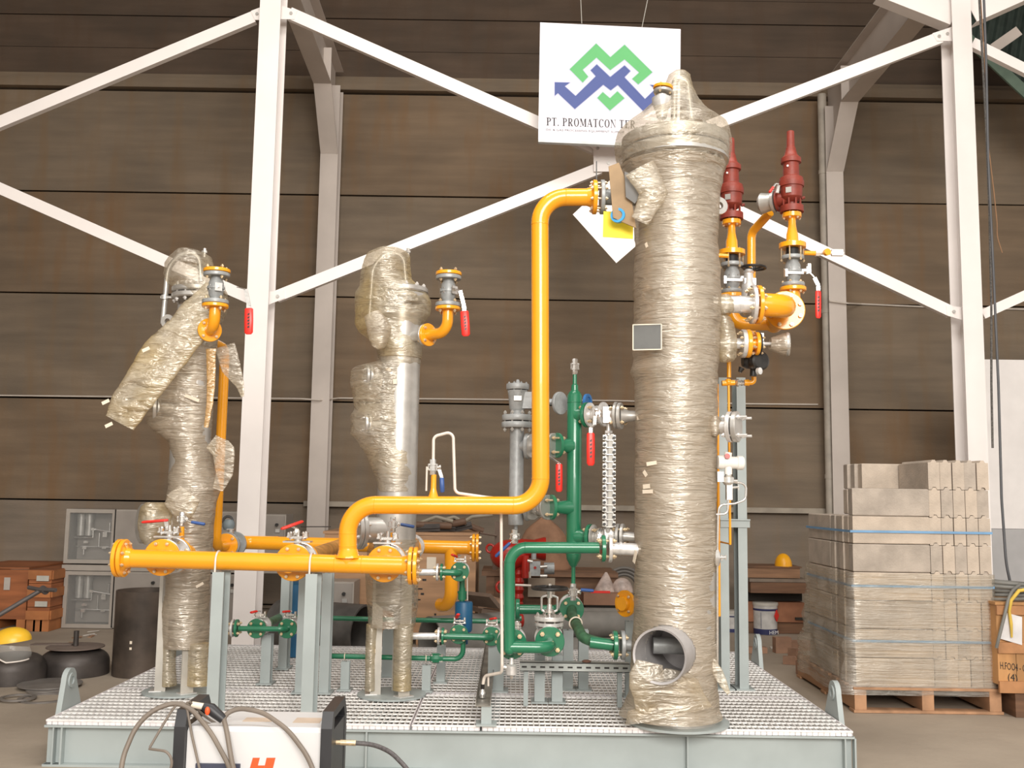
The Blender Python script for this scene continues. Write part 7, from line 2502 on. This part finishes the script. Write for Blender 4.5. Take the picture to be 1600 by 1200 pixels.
random.seed(3)
WX = PX0 + (PXR - PX0) * 0.56
for lay in range(7):
    block('long face of grey block in the front left column, %s layer from the bottom' % ords[lay], PX0, WX, PY0, PY0 + 0.1, lay, random.choice(BL))
    if lay < 6:
        for k in range(4):
            block('upright grey block end on the left side, %s behind the front one, %s layer' % (['first', 'second', 'third', 'fourth'][k], ords[lay]), PX0 - 0.01 * (k % 2), WX, PY0 + 0.105 + k * 0.1, PY0 + 0.2 + k * 0.1, lay, random.choice(BL))
        block('grey block in the rear left corner, %s layer from the bottom' % ords[lay], PX0 - 0.01, PX0 + 0.2, PY0 + 0.53, PY0 + 1.13, lay, random.choice(BL))
cw = (PXR - WX) / 5
for lay in range(8):
    for k in range(5):
        block('narrow scalloped block end, %s from left in the right column, %s layer' % (['first', 'second', 'third', 'fourth', 'fifth'][k], ords[lay]), WX + cw * k, WX + cw * (k + 1), PY0 + random.uniform(0, 0.01), PY0 + 0.6, lay, random.choice(BL), 'y')
for lay in (6, 7):
    for k in range(3):
        block('rear grey block seen over the stack, %s, %s layer' % (['front', 'middle', 'back'][k], ords[lay]), WX - 0.30 - 0.03 * k, WX + 0.3, PY0 + 0.62 + 0.1 * k, PY0 + 0.72 + 0.1 * k, lay, random.choice(BL))
for k in range(3):
    for lay in range(6):
        block('grey block hidden behind the front columns, row %s, %s layer' % (['one', 'two', 'three'][k], ords[lay]), WX - 0.30, WX + 0.3, PY0 + 0.62 + 0.1 * k, PY0 + 0.72 + 0.1 * k, lay, BL[1])
SB = mat('blue_strap', (0.16, 0.32, 0.52), 0.45)
for nm, y in (('upper', 831), ('middle', 916), ('lower', 1002)):
    z = P(1400, y, PY0).z
    o = 0.008
    b = B()
    hz = 0.009
    X0, X1, Y0, Y1 = PX0 - 0.02, PXR + 0.006, PY0 - o, PY0 + 1.15
    for (a, c) in (((X0, Y0), (X1, Y0)), ((X1, Y0), (X1, Y1)), ((X1, Y1), (X0, Y1)), ((X0, Y1), (X0, Y0))):
        dx, dy = (0.0015, 0) if abs(a[0] - c[0]) < 1e-6 else (0, 0.0015)
        b.box((min(a[0], c[0]) - dx, min(a[1], c[1]) - dy, z - hz), (max(a[0], c[0]) + dx, max(a[1], c[1]) + dy, z + hz))
    single('blue_strap', b, SB, 'light blue strap around the block pallet, %s of three' % nm, 'strap', 'straps on the block pallet')
# stretch film over the lower half
rows = []
zt_ = P(1400, 896, PY0).z
for i in range(24):
    z = PZT - 0.06 + (zt_ - PZT + 0.06) * i / 23
    bulge = 0.09 * (1 - i / 23) ** 1.5
    ring = []
    for k in range(140):
        a = 2 * PI * k / 140
        ca, sa = math.cos(a), math.sin(a)
        m_ = max(abs(ca), abs(sa))
        ux, uy = ca / m_, sa / m_
        left = 1 if ux < -0.99 else 0
        x = (PX0 + PXR) / 2 + ux * ((PXR - PX0) / 2 + 0.02 + left * (0.02 + bulge))
        y = PY0 + 0.57 + uy * 0.59
        n0 = noise.noise(V(x * 5, y * 5, z * 9)) * 0.012 * (1 + 2.2 * left)
        ring.append(V(x + ux * n0, y + uy * n0 * 0.5, z))
    rows.append(ring)
b = B().rings(rows, True, (False, False))
single('stretch_film', b, FILMS, 'clear stretch film wrapped round the lower half of the block pallet', 'film', smooth=1.5)

# ---------------------------------------------------------------- crate at the right edge with hose coil
Yx = 7.7
x0 = P(1558, 1000, Yx).x
zz = lambda y: P(1570, y, Yx).z
CW = mat('crate_pine', (0.46, 0.235, 0.09), 0.6, var=0.2, scale=3, stretch=(3, 1, 0.5))
rc = thing('wooden_crate', 'pale wooden crate at the right edge with paper label and hose on top', 'crate', (x0 + 0.5, Yx + 0.5, 0))
z0c, z1c = zz(1070), zz(945)
for k in range(8):
    part('plank', B().box((x0 + 0.14 * k, Yx, z0c), (x0 + 0.14 * (k + 1) - 0.004, Yx + 0.02, z1c)), CW, rc)
for k in range(5):
    part('plank', B().box((x0, Yx + 0.021 + 0.17 * k, z0c), (x0 + 0.02, Yx + 0.187 + 0.17 * k, z1c)), CW, rc)
part('lid', B().box((x0 - 0.01, Yx - 0.01, z1c), (x0 + 1.13, Yx + 0.9, z1c + 0.02)), CW, rc)
for y0_, y1_ in ((960, 946), (1020, 1003), (1082, 1064)):
    part('batten', B().box((x0 - 0.005, Yx - 0.025, zz(y0_)), (x0 + 1.12, Yx - 0.001, zz(y1_))), mat('crate_batten', (0.38, 0.18, 0.075), 0.65, var=0.2), rc)
for k in range(3):
    xx = x0 + 0.12 + 0.45 * k
    part('runner', B().box((xx, Yx, 0.002), (xx + 0.1, Yx + 0.88, z0c - 0.001)), WD2, rc)
part('paper_label', B().prism([P(1571, 957, Yx - 0.03), P(1597, 964, Yx - 0.03), P(1597, 1008, Yx - 0.03), P(1563, 998, Yx - 0.03)], V(0, 0.002, 0)), mat('label_paper', (0.62, 0.60, 0.60), 0.6), rc)
o = P(1563, 1045, Yx - 0.003)
text_mesh('crate_marking', 'H.FOO4 - C', o, P(1603, 1050, Yx - 0.003) - o, V(0, 0, 0.055), BLK, rc)
o = P(1575, 1063, Yx - 0.003)
text_mesh('crate_marking', '(4)', o, P(1590, 1065, Yx - 0.003) - o, V(0, 0, 0.055), BLK, rc)
hc = thing('hose_coil', 'grey rubber hose coiled on the crate at the right edge', 'hose', V(x0 + 0.28, Yx + 0.3, z1c + 0.02))
HM = mat('grey_rubber_hose', (0.17, 0.165, 0.15), 0.55, var=0.15)
for k in range(5):
    part('coil', B().torus(V(x0 + 0.22 + 0.01 * (k % 2), Yx + 0.26, z1c + 0.038 + 0.027 * k), V(0.03 * (k - 2), 0.02, 1), 0.225 - 0.012 * (k % 3), 0.0135, 56, 10), HM, hc)
part('hose_end', B().tube([V(x0 + 0.2, Yx + 0.02, z1c + 0.15), P(1578, 925, Yx - 0.05), P(1570, 960, Yx - 0.06), P(1560, 1000, Yx - 0.06), P(1557, 1012, Yx - 0.04)], 0.012, 0.2, 10), HM, hc)
b = B().tube([P(1612, 920, Yx - 0.05), P(1592, 923, Yx - 0.06), P(1580, 938, Yx - 0.06), P(1577, 955, Yx - 0.05), P(1580, 975, Yx - 0.05), P(1581, 996, Yx - 0.05)], [0.012, 0.014, 0.013, 0.011, 0.012, 0.007], None, 10)
single('yellow_rag', b, mat('yellow_rag', (0.62, 0.42, 0.07), 0.8, var=0.2), 'yellow twisted rag hanging over the hose on the right crate', 'rag')

# ================================================================== PLASMA CUTTER IN FRONT
Yf = 4.45
zt_ = P(400, 1137, Yf).z
mW = mat('machine_white', (0.66, 0.65, 0.65), 0.45, var=0.02)
mB = mat('machine_black', (0.025, 0.025, 0.028), 0.45, var=0.1)
A, C = P(293, 1145, Yf), P(503, 1145, Yf)
pm = thing('plasma_cutter', 'white plasma cutting machine with black end handles in front of the skid', 'machine', ((A.x + C.x) / 2, Yf + 0.2, 0))
yb_ = PZ(400, 1120, zt_).y
b = B()
ch = 0.018
dp = 0.34
b.rings([[V(A.x, Yf, 0.05), V(C.x, Yf, 0.05), V(C.x, Yf + dp, 0.05), V(A.x, Yf + dp, 0.05)], [V(A.x, Yf, zt_ - ch), V(C.x, Yf, zt_ - ch), V(C.x, Yf + dp, zt_ - ch), V(A.x, Yf + dp, zt_ - ch)], [V(A.x, Yf + ch, zt_), V(C.x, Yf + ch, zt_), V(C.x, Yf + dp - ch, zt_), V(A.x, Yf + dp - ch, zt_)]])
part('case', b, mW, pm)
part('base', B().box((A.x - 0.02, Yf - 0.01, 0.003), (C.x + 0.02, Yf + dp, 0.049)), mB, pm)
mO = mat('logo_orange', (0.85, 0.10, 0.02), 0.5, var=0.02)
hp = [(395, 1184), (406, 1184), (402.5, 1197), (413, 1197), (416.5, 1184), (430.5, 1184), (420, 1226), (406, 1226), (411, 1207), (400, 1207), (395, 1226), (381, 1226)]
me = bpy.data.meshes.new('brand_mark')
bm = bmesh.new()
off = root_loc(pm)
for q4 in (((395, 1184), (406, 1184), (395, 1226), (383, 1226)), ((416.5, 1184), (430.5, 1184), (420, 1226), (407, 1226)), ((402.5, 1196), (413.7, 1196), (411.5, 1205), (400.2, 1205))):
    bm.faces.new([bm.verts.new(P(x, y, Yf - 0.0015) - off) for x, y in q4])
bmesh.ops.triangulate(bm, faces=bm.faces)
bm.to_mesh(me)
bm.free()
me.materials.append(mO)
o = bpy.data.objects.new('letter_mark', me)
COL.objects.link(o)
o.parent = pm
part('carry_panel', B().box((P(307, 1193, Yf).x, Yf - 0.014, P(307, 1250, Yf).z), (P(376, 1193, Yf).x, Yf - 0.001, P(307, 1192, Yf).z)), mat('dark_blue_panel', (0.05, 0.055, 0.09), 0.5), pm)
for k, xe in enumerate((P(284, 1140, Yf).x, P(512, 1140, Yf).x)):
    zz_ = lambda y: P(400, y, Yf).z
    w_ = 0.024
    s_x = -1 if k == 0 else 1
    b = B()
    out = [V(xe - w_, Yf - 0.03, 0.06), V(xe - w_, Yf - 0.03, zz_(1135)), V(xe - w_, Yf + 0.0, zz_(1110)), V(xe - w_, Yf + 0.30, zz_(1108)), V(xe - w_, Yf + 0.36, zz_(1135)), V(xe - w_, Yf + 0.36, 0.06)]
    inn = [V(xe - w_, Yf + 0.02, 0.06), V(xe - w_, Yf + 0.02, zz_(1140)), V(xe - w_, Yf + 0.03, zz_(1122)), V(xe - w_, Yf + 0.28, zz_(1122)), V(xe - w_, Yf + 0.31, zz_(1140)), V(xe - w_, Yf + 0.31, 0.06)]
    for i in range(5):
        b.prism([out[i], out[i + 1], inn[i + 1], inn[i]], V(2 * w_, 0, 0))
    part('end_handle', b, mB, pm)
    part('end_panel', B().box((xe - w_ * 0.9, Yf + 0.021, 0.06), (xe + w_ * 0.9, Yf + 0.309, zt_ - 0.01)), mB, pm)
part('top_label', B().obox(V((A.x + C.x) / 2 - 0.02, Yf + 0.15, zt_ + 0.001), X_, Y_, Z_, 0.13, 0.08, 0.001), mat('label_tan', (0.6, 0.48, 0.38), 0.5), pm)
part('top_label', B().obox(V((A.x + C.x) / 2 + 0.2, Yf + 0.15, zt_ + 0.001), X_, Y_, Z_, 0.12, 0.1, 0.001), mat('label_tan', (0.6, 0.48, 0.38), 0.5), pm)
# torch hoses
HS = mat('brown_hose', (0.19, 0.155, 0.125), 0.6, var=0.15)
th = thing('torch_hoses', 'bundle of brown torch hoses looped over the white machine', 'hose', V(P(340, 1110, Yf).x, Yf, zt_))
Yh = Yf + 0.02


def hose(pts, r, nm='hose', m=HS):
    part(nm, B().tube([P(x, y, yy) for x, y, yy in pts], r, 0.25, 10, seg=10), m, th)


hose([(185, 1230, 4.3), (193, 1180, 4.35), (212, 1135, 4.4), (240, 1108, 4.42), (275, 1097, 4.45), (300, 1108, Yf), (330, 1145, 4.4), (360, 1200, 4.38), (365, 1230, 4.38)], 0.0105)
hose([(262, 1215, 4.35), (270, 1190, 4.35), (262, 1174, 4.35), (233, 1170, 4.38)], 0.0055)
hose([(234, 1168, 4.38), (255, 1132, 4.42), (270, 1108, 4.44), (282, 1094, 4.45), (292, 1105, Yf), (300, 1150, 4.42), (315, 1215, 4.4)], 0.0055)
hose([(372, 1230, 4.38), (362, 1190, 4.38), (354, 1140, 4.42), (348, 1118, Yf + 0.03), (372, 1106, Yf + 0.05), (410, 1112, Yf + 0.05), (450, 1140, 4.42), (480, 1180, 4.38), (500, 1230, 4.36)], 0.0105)
hose([(292, 1098, Yf), (310, 1125, Yf + 0.05), (345, 1140, Yf + 0.08), (380, 1142, Yf + 0.1), (414, 1133, Yf + 0.14), (400, 1126, Yf + 0.2), (352, 1122, Yf + 0.2)], 0.0075)
hose([(296, 1096, Yf), (320, 1120, Yf + 0.08), (350, 1138, Yf + 0.1), (440, 1137, Yf + 0.14), (430, 1126, Yf + 0.22), (350, 1123, Yf + 0.22)], 0.0055)
part('torch_head', B().tube([P(318, 1103, Yf + 0.02), P(330, 1108, Yf + 0.02), P(349, 1124, Yf + 0.02)], [0.018, 0.026, 0.02], None, 14), mB, th)
part('torch_nozzle', B().cyl(P(300, 1101, Yf + 0.02), P(318, 1104, Yf + 0.02), 0.014, n=14), TAPE, th)
part('orange_trigger', B().sphere(P(324, 1111, Yf - 0.012), 0.014, 12, 8, (0.8, 0.6, 1.3)), mO, th)
# right hose connection
hf = thing('air_hose', 'dark hose with brass coupling leaving the right end of the white machine', 'hose', P(560, 1165, Yf + 0.1))
part('hose', B().tube([P(556, 1161, Yf + 0.1), P(585, 1163, Yf + 0.1), P(612, 1176, Yf + 0.05), P(640, 1205, Yf), P(650, 1235, Yf - 0.05)], 0.010, 0.2, 12), mat('dark_braid_hose', (0.09, 0.08, 0.08), 0.5, var=0.3, scale=80), hf)
b = B().cyl(P(521, 1160, Yf + 0.1), P(532, 1160, Yf + 0.1), 0.010, n=6).cyl(P(532, 1160, Yf + 0.1), P(556, 1161, Yf + 0.1), 0.0125, n=12)
part('coupling', b, ZNC, hf)
b = B().box((P(515, 1165, Yf + 0.1).x, Yf + 0.1, P(515, 1215, Yf + 0.1).z), (P(519, 1165, Yf + 0.1).x, Yf + 0.12, P(515, 1158, Yf + 0.1).z))
part('bracket', b, TUB, hf)
# small floor litter
random.seed(21)
for k in range(14):
    px, py = random.choice([(random.uniform(60, 240), random.uniform(990, 1010)), (random.uniform(1180, 1260), random.uniform(1005, 1060)), (random.uniform(90, 230), random.uniform(985, 1000))])
    g = PZ(px, py, 0)
    a = random.uniform(0, 3)
    b = B().obox(g + V(0, 0, 0.008), V(math.cos(a), math.sin(a), 0.1), V(-math.sin(a), math.cos(a), 0), Z_, random.uniform(0.05, 0.14), random.uniform(0.03, 0.07), 0.006)
    single('litter_scrap', b, [mat('litter_brown', (0.30, 0.17, 0.10), 0.8), mat('litter_pale', (0.55, 0.50, 0.45), 0.8)][k % 2], 'small scrap of litter lying on the concrete floor', 'litter', 'litter on the floor')
